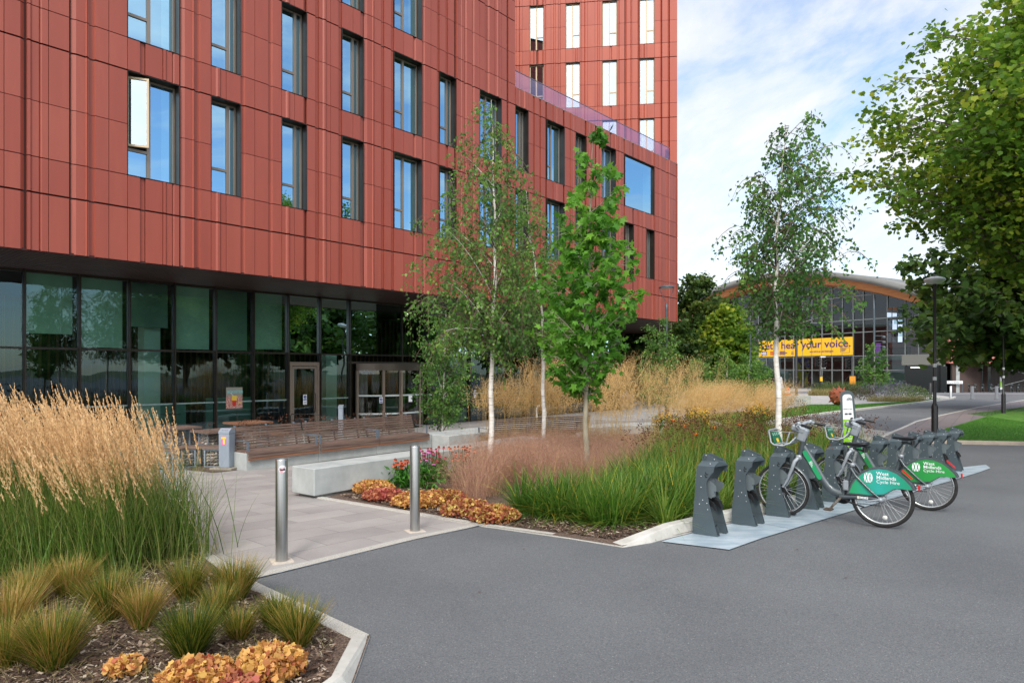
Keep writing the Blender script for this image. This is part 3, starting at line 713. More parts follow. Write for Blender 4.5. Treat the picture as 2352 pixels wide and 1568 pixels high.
bk.quad((-.03, .05, 9.3), (-.03, 11, 9.3), (-.03, 11, zt3), (-.03, .05, zt3))
bk.quad((-14.2, .05, zt3 - .4), (0, .05, zt3 - .4), (0, 11, zt3 - .4), (-14.2, 11, zt3 - .4))
b.build('cladding', mClad2, tw); bk.build('cladding_backing', mBack, tw)
# ---------------------------------------------------------------- arched glass building across the road
OA = math.atan2(-.879, .477)
ocu = thing('arched_glass_building', 'glass fronted building under a shallow arched timber-edged roof, yellow banner across its facade', 'building', (40.0, 80.0, -.45), OA)
# local x runs right and towards the camera, local y away from the camera
mOglass = glassmat('curtain_glass', (.55, .68, .68), .22, (.75, .85, .95), wavy=.05, ior=1.7)
mOfr = M('grey_aluminium', (132, 138, 138), rough=.45, metal=.3)
mRoof = M('roof_sheet', (112, 112, 110), (128, 128, 126), rough=.6, scale=.6)
mTimber = M('roof_timber', (170, 108, 62), (196, 130, 80), rough=.6, scale=2.0, stretch=(.3, 1, 6))
def zarc(t): return 14.85 - .0105 * (t + 11) ** 2
XO0, XO1, DEP = -33.5, 11.3, 6.5
n = 44; ts = [XO0 + (XO1 - XO0) * i / n for i in range(n + 1)]
b = MB(); b.smooth = True
for lo, hi, y0, y1, m in ((-.70, .0, -2.2, DEP, 0),):
    P = []
    for t in ts: P += [(t, y0, zarc(t) + hi), (t, y1, zarc(t) + hi), (t, y1, zarc(t) + lo), (t, y0 + .02, zarc(t) + lo)]
    b.add(P, [(i * 4 + j, i * 4 + (j + 1) % 4, i * 4 + 4 + (j + 1) % 4, i * 4 + 4 + j) for i in range(n) for j in range(4)] + [(0, 1, 2, 3), (n * 4, n * 4 + 1, n * 4 + 2, n * 4 + 3)])
b.smooth = False; b.build('roof', mRoof, ocu)
b = MB()
P = []
for t in ts:
    z = zarc(t) - .72; P += [(t, -1.7, z), (t, -.1, z), (t, -.1, z - 1.05), (t, -1.35, z - .85)]
b.add(P, [(i * 4 + j, i * 4 + (j + 1) % 4, i * 4 + 4 + (j + 1) % 4, i * 4 + 4 + j) for i in range(n) for j in range(4)])
b.build('timber_eaves', mTimber, ocu)
# mullions and glass
def u2t(u):
    k = (u - 1176) / F; return (k * 80 - 40) / (.477 + .879 * k)
us = [1686, 1705.6, 1724.7, 1743, 1761, 1781, 1803.5, 1823.5, 1845, 1866, 1889, 1912, 1936, 1960.5, 1984, 2008, 2039, 2080, 2111, 2143, 2169]
ms_ = [u2t(u) for u in us]
zh = [.05, 2.35, 4.0, 6.75, 8.2, 11.0]
b = MB()
for t in ms_: b.box(t - .05, t + .05, -.1, .1, 0, zarc(t) - 1.3)
for z in zh[1:]:
    for a, c in zip(ms_, ms_[1:]):
        if z < zarc((a + c) / 2) - 1.6: b.box(a + .05, c - .05, -.08, .08, z - .045, z + .045)
b.box(ms_[0], ms_[-1], -.1, .4, 0, .12)
b.build('mullions', mOfr, ocu)
for a, c in zip(ms_, ms_[1:]):
    b = MB(); b.quad((a, 0, .1), (c, 0, .1), (c, 0, zarc(c) - 1.0), (a, 0, zarc(a) - 1.0)); b.build('glass_bay', mOglass, ocu)
mOin = M('atrium_wall', (64, 50, 46), (86, 70, 64), rough=.9, scale=.3)
mOfl = M('atrium_pale', (160, 182, 176), rough=.7)
b = MB(); b.m = 0; b.add([(t, 6.3, z) for t in ts for z in (0, zarc(t) - .75)], [(2 * i, 2 * i + 2, 2 * i + 3, 2 * i + 1) for i in range(n)]); b.box(XO0 + .5, XO0 + .6, 0.4, 6.2, 0, 8.5); b.box(XO1 - .6, XO1 - .5, .6, 6.2, 0, 8.6)
b.m = 1; b.box(XO0 + 1, XO1 - 1, 3.4, 6.2, 3.55, 4.0); b.box(XO0 + 1, XO1 - 1, 4.6, 6.2, 7.6, 7.9); b.box(-16, -6, 6, 6.1, .1, 2.6); b.box(0, 4, 6, 6.1, .1, 3.4)
b.m = 2; b.box(-29, -17, 5.8, 5.9, 8.4, 11.3); b.box(-9, 5, 6.1, 6.2, 8.2, 9.8); b.box(-26, 10, 3.3, 3.4, 4.1, 5.0)
b.build('atrium_interior', [mOin, mOfl, M('atrium_red', (96, 52, 44), rough=.8)], ocu)
# stair seen through the glass, chairs
b = MB()
for s0_, s1_, z0_, z1_ in ((-15.5, -11.5, 4.0, .2), (-2.5, 1.5, .2, 4.0), (-9, -4.5, 4.0, .3)):
    for j in range(12):
        t = j / 12; x = s0_ + (s1_ - s0_) * t; z = z0_ + (z1_ - z0_) * t; b.box(x, x + (s1_ - s0_) / 12, 2.2, 3.2, z - .15, z)
    b.prism([(s0_, z0_ - .35), (s1_, z1_ - .35), (s1_, z1_ + .0), (s0_, z0_ + .0)], 2.0, 2.1, 'y'); b.prism([(s0_, z0_ + .9), (s1_, z1_ + .9), (s1_, z1_ + .98), (s0_, z0_ + .98)], 2.0, 2.05, 'y')
b.build('stair', mOfl, ocu)
# tree mural panels of blue and yellow behind the glass
mMu = M('mural_print', (24, 92, 170), (206, 206, 60), rough=.5, scale=1.1, detail=6, thr=(.47, .55), speck=(220, 235, 240), sscale=5, spos=.62)
ta, tb = u2t(1828), u2t(1863)
b = MB(); b.m = 0; tm = (ta + tb) / 2
b.box(ta, tm - .08, .25, .3, .15, 3.9); b.box(tm + .08, tb, .25, .3, .15, 3.9); b.m = 1
b.prism([(tm + .5, .15), (tm + 1.0, .15), (tm + .85, 1.4), (tm + 1.05, 2.6), (tm + .9, 3.85), (tm + .6, 3.85), (tm + .75, 2.5), (tm + .45, 1.2)], .235, .248, 'y')
b.prism([(tm + .6, 2.2), (tm - .4, 3.2), (tm - 1.2, 3.7), (tm - .5, 3.0), (tm + .5, 1.9)], .235, .248, 'y')
b.build('mural', [mMu, M('mural_dark', (24, 34, 56))], ocu)
# yellow banner
s0_, s1_ = u2t(1745), u2t(1960.5)
mYel = M('banner_yellow', (246, 190, 30), rough=.55); mPur = M('banner_purple', (74, 30, 106), rough=.55)
b = MB(); b.box(s0_, s1_, -.16, -.12, 4.14, 6.28); ban = b.build('banner', mYel, ocu); tag(ban, 'yellow banner with purple lettering')
L_ = s1_ - s0_
text("Let's hear your voice.", 1.30, mPur, ban, face_mtx((s0_ + .35, -.168, 5.13), (1, 0, 0), (0, 0, 1)), bold=.022, spacing=1.0)
ban_t = ban.children[0]
w = max(v.co.x for v in ban_t.data.vertices) - min(v.co.x for v in ban_t.data.vertices); k = (L_ - .7) / w
for v in ban_t.data.vertices: v.co.x = s0_ + .35 + (v.co.x - s0_ - .35) * k
text('warwick.ac.uk/dialogue', .36, mPur, ban, face_mtx((s0_ + L_ * .575, -.168, 4.55), (1, 0, 0), (0, 0, 1)), bold=.006)
text('NSS', .5, mWhite, ban, face_mtx((s0_ + .42, -.185, 4.42), (1, 0, 0), (0, 0, 1)), bold=.02)
b = MB(); b.m = 0; b.box(s0_ + .36, s0_ + 1.35, -.17, -.162, 4.34, 4.86)
b.m = 1
for j in range(3): b.box(s0_ + 1.9, s0_ + 2.6, -.17, -.162, 4.36 + j * .17, 4.48 + j * .17)
b.m = 0
for j in range(3): b.box(s0_ + 3.4, s0_ + 4.3 + .3 * (j % 2), -.17, -.162, 4.36 + j * .17, 4.48 + j * .17)
b.box(s0_ + 5.2, s0_ + 5.6, -.17, -.162, 4.42, 4.5); b.box(s0_ + 5.2, s0_ + 5.6, -.17, -.162, 4.6, 4.68)
q = s1_ - 1.6
b.box(q, q + 1.2, -.17, -.162, 5.0, 5.04); b.box(q, q + .04, -.17, -.162, 4.45, 5.0); b.box(q + 1.16, q + 1.2, -.17, -.162, 4.45, 5.0); b.box(q + .3, q + 1.2, -.17, -.162, 4.41, 4.45)
for j in range(3): b.box(q + .12, q + .8 - .1 * j, -.17, -.162, 4.86 - j * .12, 4.92 - j * .12)
b.build('banner_emblem', [mPur, M('banner_red', (200, 40, 50))], ban)
b = MB()
for t in ms_:
    if s0_ < t < s1_: b.box(t - .03, t + .03, -.175, -.158, 4.14, 6.28)
b.build('banner_rib', mOfr, ban)
# inclined glass louvres right of the banner
b = MB(); t0_, t1_ = u2t(2041), u2t(2078)
for z in (9.3, 7.9, 6.5):
    for j in range(3):
        a = t0_ + (t1_ - t0_) * j / 3; c = t0_ + (t1_ - t0_) * (j + 1) / 3
        b.add([(a, -.25, z), (c - .1, -.25, z), (c + .3, -.9, z - 1.1), (a + .4, -.9, z - 1.1)], [(0, 1, 2, 3)])
b.build('vent_flap', mOglass, ocu)
# entrance doors and white fascia
t0_, t1_ = u2t(2080), u2t(2165)
b = MB(); b.m = 0; b.box(t0_, t1_, -.7, -.12, 2.9, 4.0); b.m = 1; b.box(t0_ + .2, t0_ + 4.0, -.5, -.45, .1, 2.75); b.box(t0_ + 4.6, t1_ - .2, -.5, -.45, .1, 2.75)
b.build('entrance', [M('entrance_fascia', (120, 120, 114), rough=.6), M('entrance_dark', (28, 32, 34), rough=.15)], ocu)
b = MB(); b.box(t0_ + .9, t0_ + 2.6, -.56, -.52, 2.6, 2.68); b.build('door_light', mLampI, ocu)
# flanking wings clad in pink panels
mPink = paving_mat('pink_wall_panels', (196, 128, 116), (188, 118, 106), (150, 92, 84), 3.0, .62, 0, .012)
def pink(name): 
    m, nt, b = nodes(name); L = nt.links; tc = N(nt, 'ShaderNodeTexCoord'); sp = N(nt, 'ShaderNodeSeparateXYZ'); L.new(tc.outputs['Object'], sp.inputs[0]); cb = N(nt, 'ShaderNodeCombineXYZ'); ad = N(nt, 'ShaderNodeMath', operation='ADD'); L.new(sp.outputs[0], ad.inputs[0]); L.new(sp.outputs[1], ad.inputs[1]); L.new(ad.outputs[0], cb.inputs[0]); L.new(sp.outputs[2], cb.inputs[1])
    br = N(nt, 'ShaderNodeTexBrick'); L.new(cb.outputs[0], br.inputs['Vector']); br.inputs['Scale'].default_value = 1; br.inputs['Brick Width'].default_value = 2.4; br.inputs['Row Height'].default_value = .55; br.inputs['Mortar Size'].default_value = .02
    br.inputs['Color1'].default_value = lin((198, 128, 114)); br.inputs['Color2'].default_value = lin((186, 116, 104)); br.inputs['Mortar'].default_value = lin((150, 90, 82)); L.new(br.outputs[0], b.inputs['Base Color']); b.inputs['Roughness'].default_value = .7
    return m
mPink = pink('pink_wall_panels')
pw = thing('pink_clad_building', 'low pink panelled building over a dark open ground floor, behind the white rose hedge', 'building', (45.2, 70.6, -.45), 0)
b = MB(); b.box(0, 34, .0, 22, 3.05, 7.0); b.build('wall', mPink, pw)
b = MB(); b.box(.3, 34, 3.0, 3.2, 0, 3.05); b.build('recessed_wall', M('recess_cladding', (58, 54, 54), (72, 66, 64), rough=.8, scale=1.2, stretch=(3, 1, .1)), pw)
for x in (1.2, 12.0, 22.8):
    b = MB(); b.lathe([(.42, 0), (.42, 3.05)], 16, (x, .9, 0)); b.build('column', mConc, pw)
for x in (2.2, 4.4): 
    b = MB(); b.box(x, x + 1.9, 2.85, 2.98, .2, 2.7); b.build('window', M('dark_window', (30, 46, 50), rough=.1), pw)
b = MB()
for a, c in (((4.8, .7, 2.9), (14.5, .7, .4)), ((4.8, .7, .4), (14.5, .7, 2.9))): b.tube([a, c], .03, 5)
b.build('cross_brace', mOfr, pw)
lw = thing('pink_wing', 'pink panelled wing half hidden behind dark oaks, left of the arched glass building', 'building', (11.0, 78, -.45), 0)
b = MB(); b.box(0, 9.8, 0, 14, 2.2, 8.8); b.box(1, 9.5, .8, 13, 0, 2.2); b.build('wall', mPink, lw)
for x in (6.5,): 
    b = MB(); b.box(x, x + 2.2, -.02, .05, 4.0, 5.4); b.build('window', M('wing_window', (44, 60, 64), rough=.1), lw)

# ---------------------------------------------------------------- lamps, posts and small street furniture
mGreyPole = M('grey_pole', (84, 94, 102), rough=.45, metal=.3); mBlack = M('black_paint', (22, 22, 24), (34, 34, 36), rough=.35, scale=8, speck=(190, 190, 190), sscale=24, spos=.76)
mLens = M('lamp_lens', (214, 222, 226), rough=.25)
def place(o, u, y): x, yy = at(u, y); o.location = (x, yy, g(yy))
def ylamp(label, u, y):
    t = thing('street_lamp', label, 'street lamp', group='grey lamps with V-shaped arms'); place(t, u, y)
    b = MB(); b.smooth = True; b.lathe([(.09, 0), (.09, 1.0), (.06, 1.1), (.052, 4.9), (.06, 5.0), (.06, 5.25), (.001, 5.26)], 14); b.build('pole', mGreyPole, t)
    b = MB()
    for s in (-1, 1): b.tube([(0, 0, 5.15), (s * .05, 0, 5.35), (s * .17, 0, 5.55), (s * .28, 0, 5.80), (s * .30, 0, 5.92)], .013, 6)
    b.build('arm', mGreyPole, t)
    b = MB(); b.lathe([(.001, 5.96), (.2, 5.95), (.33, 5.93), (.34, 5.96), (.28, 6.0), (.12, 6.05), (.001, 6.06)], 24); b.build('lamp_head', [mGreyPole], t)
    b = MB(); b.lathe([(.001, 5.93), (.24, 5.925), (.25, 5.945)], 20); b.build('lens', mLens, t)
    return t
ylamp('nearest grey lamp with V-shaped arms, in front of the end of the red building', 1531, 30)
ylamp('grey lamp with V-shaped arms in front of the left end of the arched glass building', 1723, 54)
ylamp('smallest grey lamp with V-shaped arms, behind the oak branches', 1659, 82)
def black_lamp(label, u, y, h):
    t = thing('street_lamp', label, 'street lamp', group='black lamp posts'); place(t, u, y)
    b = MB(); b.lathe([(.115, 0), (.115, .02), (.105, .05), (.105, 1.0), (.07, 1.10), (.055, 1.12), (.052, 3), (.045, h - .25), (.06, h - .22), (.06, h - .1), (.001, h - .1)], 16); b.build('pole', mBlack, t)
    b = MB(); b.lathe([(.001, h - .16), (.2, h - .14), (.32, h - .05), (.33, h), (.3, h + .04), (.12, h + .10), (.001, h + .11)], 24); b.build('lamp_head', M('opal_lamp_head', (186, 190, 192), rough=.35), t)
    b = MB(); b.lathe([(.001, h + .10), (.05, h + .11), (.05, h + .17), (.001, h + .18)], 10); b.build('photocell', mGreyPole, t)
    for z in (1.9, 2.35): b = MB(); b.lathe([(.056, z), (.058, z + .01), (.058, z + .11), (.056, z + .12)], 14); b.build('band', M('pole_band', (190, 194, 198), rough=.5), t)
    return t
black_lamp('black lamp post with disc head standing in the pavement behind the dock row', 2147, 23.4, 5.35)
black_lamp('black lamp post under the sycamore at the far edge of the right lawn', 2305, 36.8, 5.35)
mSteel = M('brushed_steel', (168, 168, 166), (186, 186, 184), rough=.28, metal=.95, scale=3, stretch=(40, 40, .4), thr=(.3, .7))
def bollard(label, p, sticker):
    t = thing('steel_bollard', label, 'bollard', (p[0], p[1], g(p[1])), 0, 'steel bollards at the plaza edge')
    b = MB(); b.lathe([(.058, .0), (.058, .985), (.056, .993), (.050, .995), (.048, .985), (.001, .983)], 32); b.build('post', mSteel, t)
    b = MB(); b.box(-.10, .10, -.10, .10, .004, .012, Matrix.Rotation(.5, 4, 'Z')); b.build('base_patch', M('mortar_patch', (206, 192, 176), (190, 180, 168), rough=.9, scale=20), t)
    if sticker:
        bb = MB(); k = 24; a0 = -PI / 2 + .42
        def cyl(dx, dz, r): a = a0 + dx / .058; return (r * math.cos(a), r * math.sin(a), .905 + dz)
        bb.m = 0; bb.add([cyl(0, 0, .0596)] + [cyl(.034 * math.cos(2 * PI * i / k), .036 * math.sin(2 * PI * i / k), .0596) for i in range(k)], [(0, 1 + i, 1 + (i + 1) % k) for i in range(k)])
        st = bb.build('sticker', M('sticker_paper', (236, 226, 232), (226, 150, 160), rough=.5, scale=14, thr=(.5, .6)), t)
        tx = text('base', .03, M('sticker_ink', (20, 20, 26)), st, Matrix.Identity(4), ext=.0002, align='CENTER', bold=.0012)
        for v in tx.data.vertices: v.co = Vector(cyl(v.co.x + .002, v.co.y - .014, .0602))
    return t
bollard('steel bollard nearest the camera, with a round pink and white sticker', at(647, 6.62), True)
bollard('plain steel bollard beside the orange leaved bed', at(953, 7.93), False)
def far_post(name, label, u, v, h, r, mat, group=None, cap=None, cat='bollard'):
    p = G(u, v); t = MB(); t.lathe([(r * 1.3, 0), (r * 1.3, .06), (r, .07), (r, h - .02), (r * .8, h), (.001, h)], 12); o = t.build(name, mat); o.location = (p[0], p[1], g(p[1]) + .01); return tag(o, label, cat, group)
mGreyB = M('grey_recycled', (112, 116, 122), rough=.7)
far_post('bollard', 'steel bollard at the rounded kerb tip beside the crossing road', 2184, 914, 1.0, .1, mSteel, 'posts beside the crossing road')
for u, lb in ((2233, 'grey bollard standing in the road mouth, left of the pair'), (2289, 'grey bollard in the road mouth, right one of the pair beside the far lamp')):
    far_post('bollard', lb, u, 917, 1.05, .12, mGreyB, 'grey posts in the road mouth')
far_post('bollard', 'black bollard with white band in front of the arched building doors', 2137, 906, 1.1, .12, mBlack, 'posts beside the crossing road')
far_post('pole', 'slim black pole at the kerb in front of the blue and yellow mural', 1829, 909, 5.2, .11, mBlack, cat='pole')
# hoop barriers by the far entrance
b0 = G(2090, 898)
t = MB(); t.tube([(-.28, 0, 0), (-.28, 0, .95), (-.2, 0, 1.05), (.2, 0, 1.05), (.28, 0, .95), (.28, 0, 0)], .045, 6); o = t.build('hoop_barrier', mWhite); o.location = (b0[0], b0[1], g(b0[1])); tag(o, 'white hoop barrier in front of the arched building entrance', 'barrier')
# weathered steel ball with stubby cones
sp = G(1927, 930.5); mRust = M('weathered_steel', (128, 66, 44), (160, 88, 58), rough=.75, scale=3, detail=9, bump=.2, bscale=40, speck=(84, 44, 34), sscale=14, spos=.66)
rs = thing('spiked_steel_ball', 'rust brown faceted steel ball sculpture with stubby cones on the middle lawn', 'sculpture', (sp[0], sp[1], g(sp[1]) + .02))
bm = bmesh.new(); bmesh.ops.create_icosphere(bm, subdivisions=2, radius=.6); 
for v in bm.verts: v.co.z += .56
me = bpy.data.meshes.new('ball'); bm.to_mesh(me); cn = [v.co.copy() for v in bm.verts]; bm.free(); me.materials.append(mRust); link(bpy.data.objects.new('ball', me), rs)
b = MB(); c0 = Vector((0, 0, .56))
for i, v in enumerate(cn[:42]):
    d = (v - c0).normalized()
    if d.z < -.8: continue
    if i < 12 or i % 2 == 0: b.tube([c0 + d * .56, c0 + d * .70, c0 + d * .76], [.075, .03, .004], 8)
    else: b.m = 1; b.tube([c0 + d * .555, c0 + d * .603], [.05, .05], 10); b.m = 0
b.build('spikes', [mRust, M('hole_dark', (30, 20, 18))], rs)
# concrete block seat and lawn features far away
p = G(1826, 931); b = MB(); b.box(-1.1, 1.1, 0, 1.0, 0, .62, bev=.02); o = b.build('concrete_block_seat', mConc); o.location = (p[0] + .2, p[1] + .3, g(p[1])); o.rotation_euler = (0, 0, .2); tag(o, 'pale concrete block seat at the left end of the middle lawn', 'concrete seat')
# traffic signals
def signal_head(parent, x, z, face, mb=None):
    b = MB(); b.m = 0; b.box(x - .17, x + .17, -.14, .12, z, z + 1.0, bev=.03)
    for j in range(3): b.lathe([(.10, -.14), (.13, -.3), (.135, -.3), (.115, -.14)], 12, (x, 0, z + .2 + .3 * j), 'y')
    if face: b.m = 1; b.box(x - .26, x + .26, .13, .15, z - .1, z + 1.12)
    return b.build('signal_head', [mBlack, mWhite], parent)
p = G(1884, 905); ts_ = thing('traffic_signal', 'traffic signal post with white bordered head in front of the mural', 'traffic light', (p[0], p[1], g(p[1])), .1, 'traffic signals')
b = MB(); b.lathe([(.09, 0), (.09, 3.6), (.001, 3.62)], 10); b.build('pole', mBlack, ts_)
signal_head(ts_, .36, 2.6, True); signal_head(ts_, -.36, 2.7, False)
b = MB(); b.box(-.1, .12, -.22, -.08, 1.25, 1.7, bev=.02); b.build('push_button_unit', M('signal_yellow', (240, 190, 30)), ts_)
p = G(1957, 904); ts_ = thing('traffic_signal', 'cluster of black traffic signal heads on one post with an orange notice below the banner', 'traffic light', (p[0], p[1], g(p[1])), -.1, 'traffic signals')
b = MB(); b.lathe([(.09, 0), (.09, 3.6), (.001, 3.62)], 10); b.build('pole', mBlack, ts_)
signal_head(ts_, -.42, 2.5, False); signal_head(ts_, .4, 2.6, False); signal_head(ts_, .8, 2.4, False)
b = MB(); b.box(-.28, .28, -.13, -.1, .9, 1.75); b.build('notice', M('notice_orange', (226, 150, 40)), ts_)
p = G(1881, 903.5); b = MB(); b.box(-.6, .6, -.3, .3, 0, 1.0, bev=.03); o = b.build('control_cabinet', mBlack); o.location = (p[0], p[1], g(p[1])); tag(o, 'black control cabinet below the traffic signal', 'cabinet')
# tall CCTV mast with purple banner
p = G(2008, 905); t = thing('banner_mast', 'tall grey mast with a narrow purple banner and cameras before the arched building', 'mast', (p[0], p[1], g(p[1])))
b = MB(); b.lathe([(.13, 0), (.11, 3), (.07, 8.2), (.02, 9.3), (.001, 9.3)], 12); b.build('pole', mGreyPole, t)
b = MB(); b.box(.15, .62, -.02, .02, 2.9, 5.0); b.build('pennant', mPur, t)
b = MB()
for z in (5.7, 5.2, 4.7): b.tube([(0, 0, z), (.9, 0, z)], .04, 6); b.lathe([(.001, z - .3), (.14, z - .25), (.17, z - .1), (.12, z)], 12, (.95, 0, 0))
b.build('camera_arm', mGreyPole, t)
# road works: white sack and cones
p = G(1797, 909)
b = MB(); b.lathe([(.001, 0), (.4, .02), (.45, .5), (.35, 1.1), (.25, 1.7), (.001, 1.75)], 10); o = b.build('wrapped_sign', M('white_sheet', (216, 214, 214), (150, 150, 160), rough=.7, scale=5)); o.location = (p[0] - .3, p[1], g(p[1])); tag(o, 'white sheet wrapped temporary sign behind the birch trunk', 'sign')
for dx, lb in ((.55, 'nearer orange and white traffic cone beside the wrapped sign'), (.95, 'farther orange and white traffic cone beside the wrapped sign')):
    t = thing('traffic_cone', lb, 'traffic cone', (p[0] + dx, p[1] + dx, g(p[1])), 0, 'traffic cones'); b = MB(); b.box(-.22, .22, -.22, .22, 0, .05); b.lathe([(.17, .05), (.03, .8), (.001, .8)], 12); b.build('cone', M('cone_orange', (226, 84, 40)), t)
    b = MB(); b.lathe([(.135, .25), (.09, .48)], 12); b.build('reflective_band', mWhite, t)
# name board
p = G(2189, 902); t = thing('name_board', 'white name board reading The Oculus Building on two posts', 'sign', (p[0], p[1], g(p[1])), 0)
b = MB(); b.box(-1.0, 1.0, -.03, .03, .95, 1.25); b.build('board', mWhite, t); text('The Oculus Building', .19, M('sign_ink', (40, 40, 50)), t, face_mtx((-.92, -.035, 1.04), (1, 0, 0), (0, 0, 1)))
b = MB(); b.box(-1.0, -.93, -.03, .03, 0, .95); b.build('post', mGreyPole, t); b = MB(); b.box(.93, 1.0, -.03, .03, 0, .95); b.build('post', mGreyPole, t)
# ---------------------------------------------------------------- concrete seats, timber benches, tables, ash bin
mWood = M('weathered_hardwood', (94, 74, 66), (128, 106, 94), rough=.65, scale=3.0, detail=8, stretch=(.6, 6, 6), bump=.15, bscale=30)
mWoodN = M('oiled_hardwood', (122, 82, 60), (150, 106, 80), rough=.55, scale=3.0, detail=8, stretch=(.6, 6, 6))
mGreyM = M('powder_grey', (108, 118, 130), rough=.45, metal=.2)
# front concrete block: body with a recessed plinth, follows the plaza line
fb = Vector((-3.02, 10.42, 0))
t = thing('concrete_bench', 'long pale concrete block bench with recessed plinth beside the flower bed', 'bench', (fb.x, fb.y, g(11.5)), A2)
for x0, x1 in ((0, 2.62), (2.628, 6.2)):
    b = MB(); b.box(x0, x1, 0, .56, -.02 + .10, .50, bev=.012); b.build('block', mConc, t)
b = MB(); b.box(.09, 6.1, .06, .5, -.3, .10); b.build('plinth', M('plinth_concrete', (150, 150, 144), (136, 136, 130), rough=.85, scale=4), t)
# second bench base, benches on it
sb = Vector((-5.57, 14.3, 0)); zb0 = g(14.3)
t = thing('concrete_seat_wall', 'pale concrete wall carrying the row of timber benches', 'seat wall', (sb.x, sb.y, -.26), A2)
for x0, x1 in ((0, 1.83), (1.838, 3.62), (3.628, 5.6)):
    b = MB(); b.box(x0, x1, 0, .72, .0, .375, bev=.01); b.build('block', mConc, t)
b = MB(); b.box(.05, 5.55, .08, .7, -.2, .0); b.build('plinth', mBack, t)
def timber_bench(label, s, length=1.78, both=True):
    p = sb + D2 * s
    t = thing('timber_bench', label, 'bench', (p.x, p.y, -.26 + .375), A2, 'timber benches on the concrete base')
    b = MB(); 
    for j in range(9): b.box(.0, length, -.035 + .068 * j, .02 + .068 * j, .0, .035)
    b.box(.0, length, -.06, -.038, .0, .03); 
    b.build('seat', mWood, t)
    b = MB()
    for j in range(3): b.m = 1 if j == 0 else 0; b.box(0.0, length, -.075, -.04, -.15 + .056 * j, -.104 + .056 * j)
    b.build('front_slats', [mWood, mWoodN], t)
    b = MB()
    for j in range(8):
        a = j * .058; b.box(0, length, .50 + a * .32, .53 + a * .32, .06 + a, .10 + a)
    b.build('backrest', mWood, t)
    b = MB()
    for x in (.12, length / 2, length - .16): b.prism([(.535, .0), (.57, .0), (.72, .54), (.685, .54)], x, x + .03, 'x')
    b.build('back_frame', mGreyM, t)
    for x in ([0.0, length - .05] if both else [0.0]):
        b = MB(); b.box(x, x + .05, .0, .012, .03, .235); b.box(x, x + .05, .0, .42, .235, .247); b.build('armrest', mGreyM, t)
    return t
timber_bench('left timber slat bench, next to the grey ash bin', 0.02)
timber_bench('middle timber slat bench of the row on the concrete base', 1.86)
timber_bench('right timber slat bench of the row on the concrete base', 3.66)
# low walls beyond, and the far bench seen from behind
t = thing('low_concrete_wall', 'low pale concrete wall stepping down right of the timber benches', 'low wall', (sb.x, sb.y, -.27), A2)
b = MB(); b.box(5.62, 12.5, -.62, .55, -.2, .36, bev=.012); b.box(5.62, 12.5, -.50, .5, -.3, -.2); b.build('block', mConc, t)
p = at(1000, 21.5)
t = thing('rear_concrete_wall', 'low pale concrete planter wall in front of the entrance paving', 'low wall', (p[0] - .2, 21.0, -.40), A2 - .42)
b = MB(); b.box(-.6, 9.5, -.8, .2, -.05, .34, bev=.012); b.build('block', mConc, t)
fbch = timber_bench('timber bench seen from behind through the golden grass, right of the birch trunk', 0, 3.6)
pb = at(1098, 19.5); fbch.location = (pb[0], 19.5, -.02); fbch.rotation_euler = (0, 0, A2 - .35); fbch['group'] = 'timber benches on the concrete base'
# flip so that the seat is away from the camera
fbch.scale = (1, -1, 1)
# ash bin
mBin = M('bin_grey', (136, 146, 158), (146, 156, 168), rough=.45, metal=.15, scale=3)
p = G(517, 1079); t = thing('ash_bin', 'slim grey cigarette bin with a pink sticker standing on a paving slab', 'ash bin', (p[0], p[1] + .1, g(p[1]) + .05), A2 - 1.06)
b = MB(); b.box(-.12, .12, -.13, .11, 0, .72, bev=.012); b.build('body', mBin, t)
b = MB(); b.prism([(-.13, .72), (.11, .72), (.11, .80), (-.03, .83), (-.13, .76)], -.122, .122, 'x'); b.build('lid', mBin, t)
b = MB(); b.box(-.05, .05, -.0, .03, .832, .836); b.m = 0
for x in (-.06, .0, .045): b.box(x, x + .03, -.10, -.075, .785, .79)
b.build('stub_plate', mBack, t)
b = MB(); b.m = 0; b.box(-.055, .055, -.133, -.131, .48, .66); b.m = 1; b.box(-.05, .05, -.1345, -.1335, .61, .65); b.box(-.015, .03, -.1345, -.1335, .50, .60)
b.build('sticker', [M('sticker_pink', (224, 92, 164)), M('sticker_yellow', (224, 200, 60))], t)
b = MB(); b.box(-.29, .21, -.2, .2, -.06, 0, bev=.01); o = b.build('slab', M('grey_slab', (138, 130, 120), (152, 144, 134), rough=.9, scale=8)); o.location = (p[0], p[1] + .1, g(p[1]) + .05); o.rotation_euler = (0, 0, A2 - 1.06); tag(o, 'small grey paving slab under the ash bin', 'slab')
# mulch patch
sheet('mulch_patch', [G(425, 1079), G(490, 1086), G(545, 1080), G(505, 1062), G(470, 1062)], .012, mMulch)
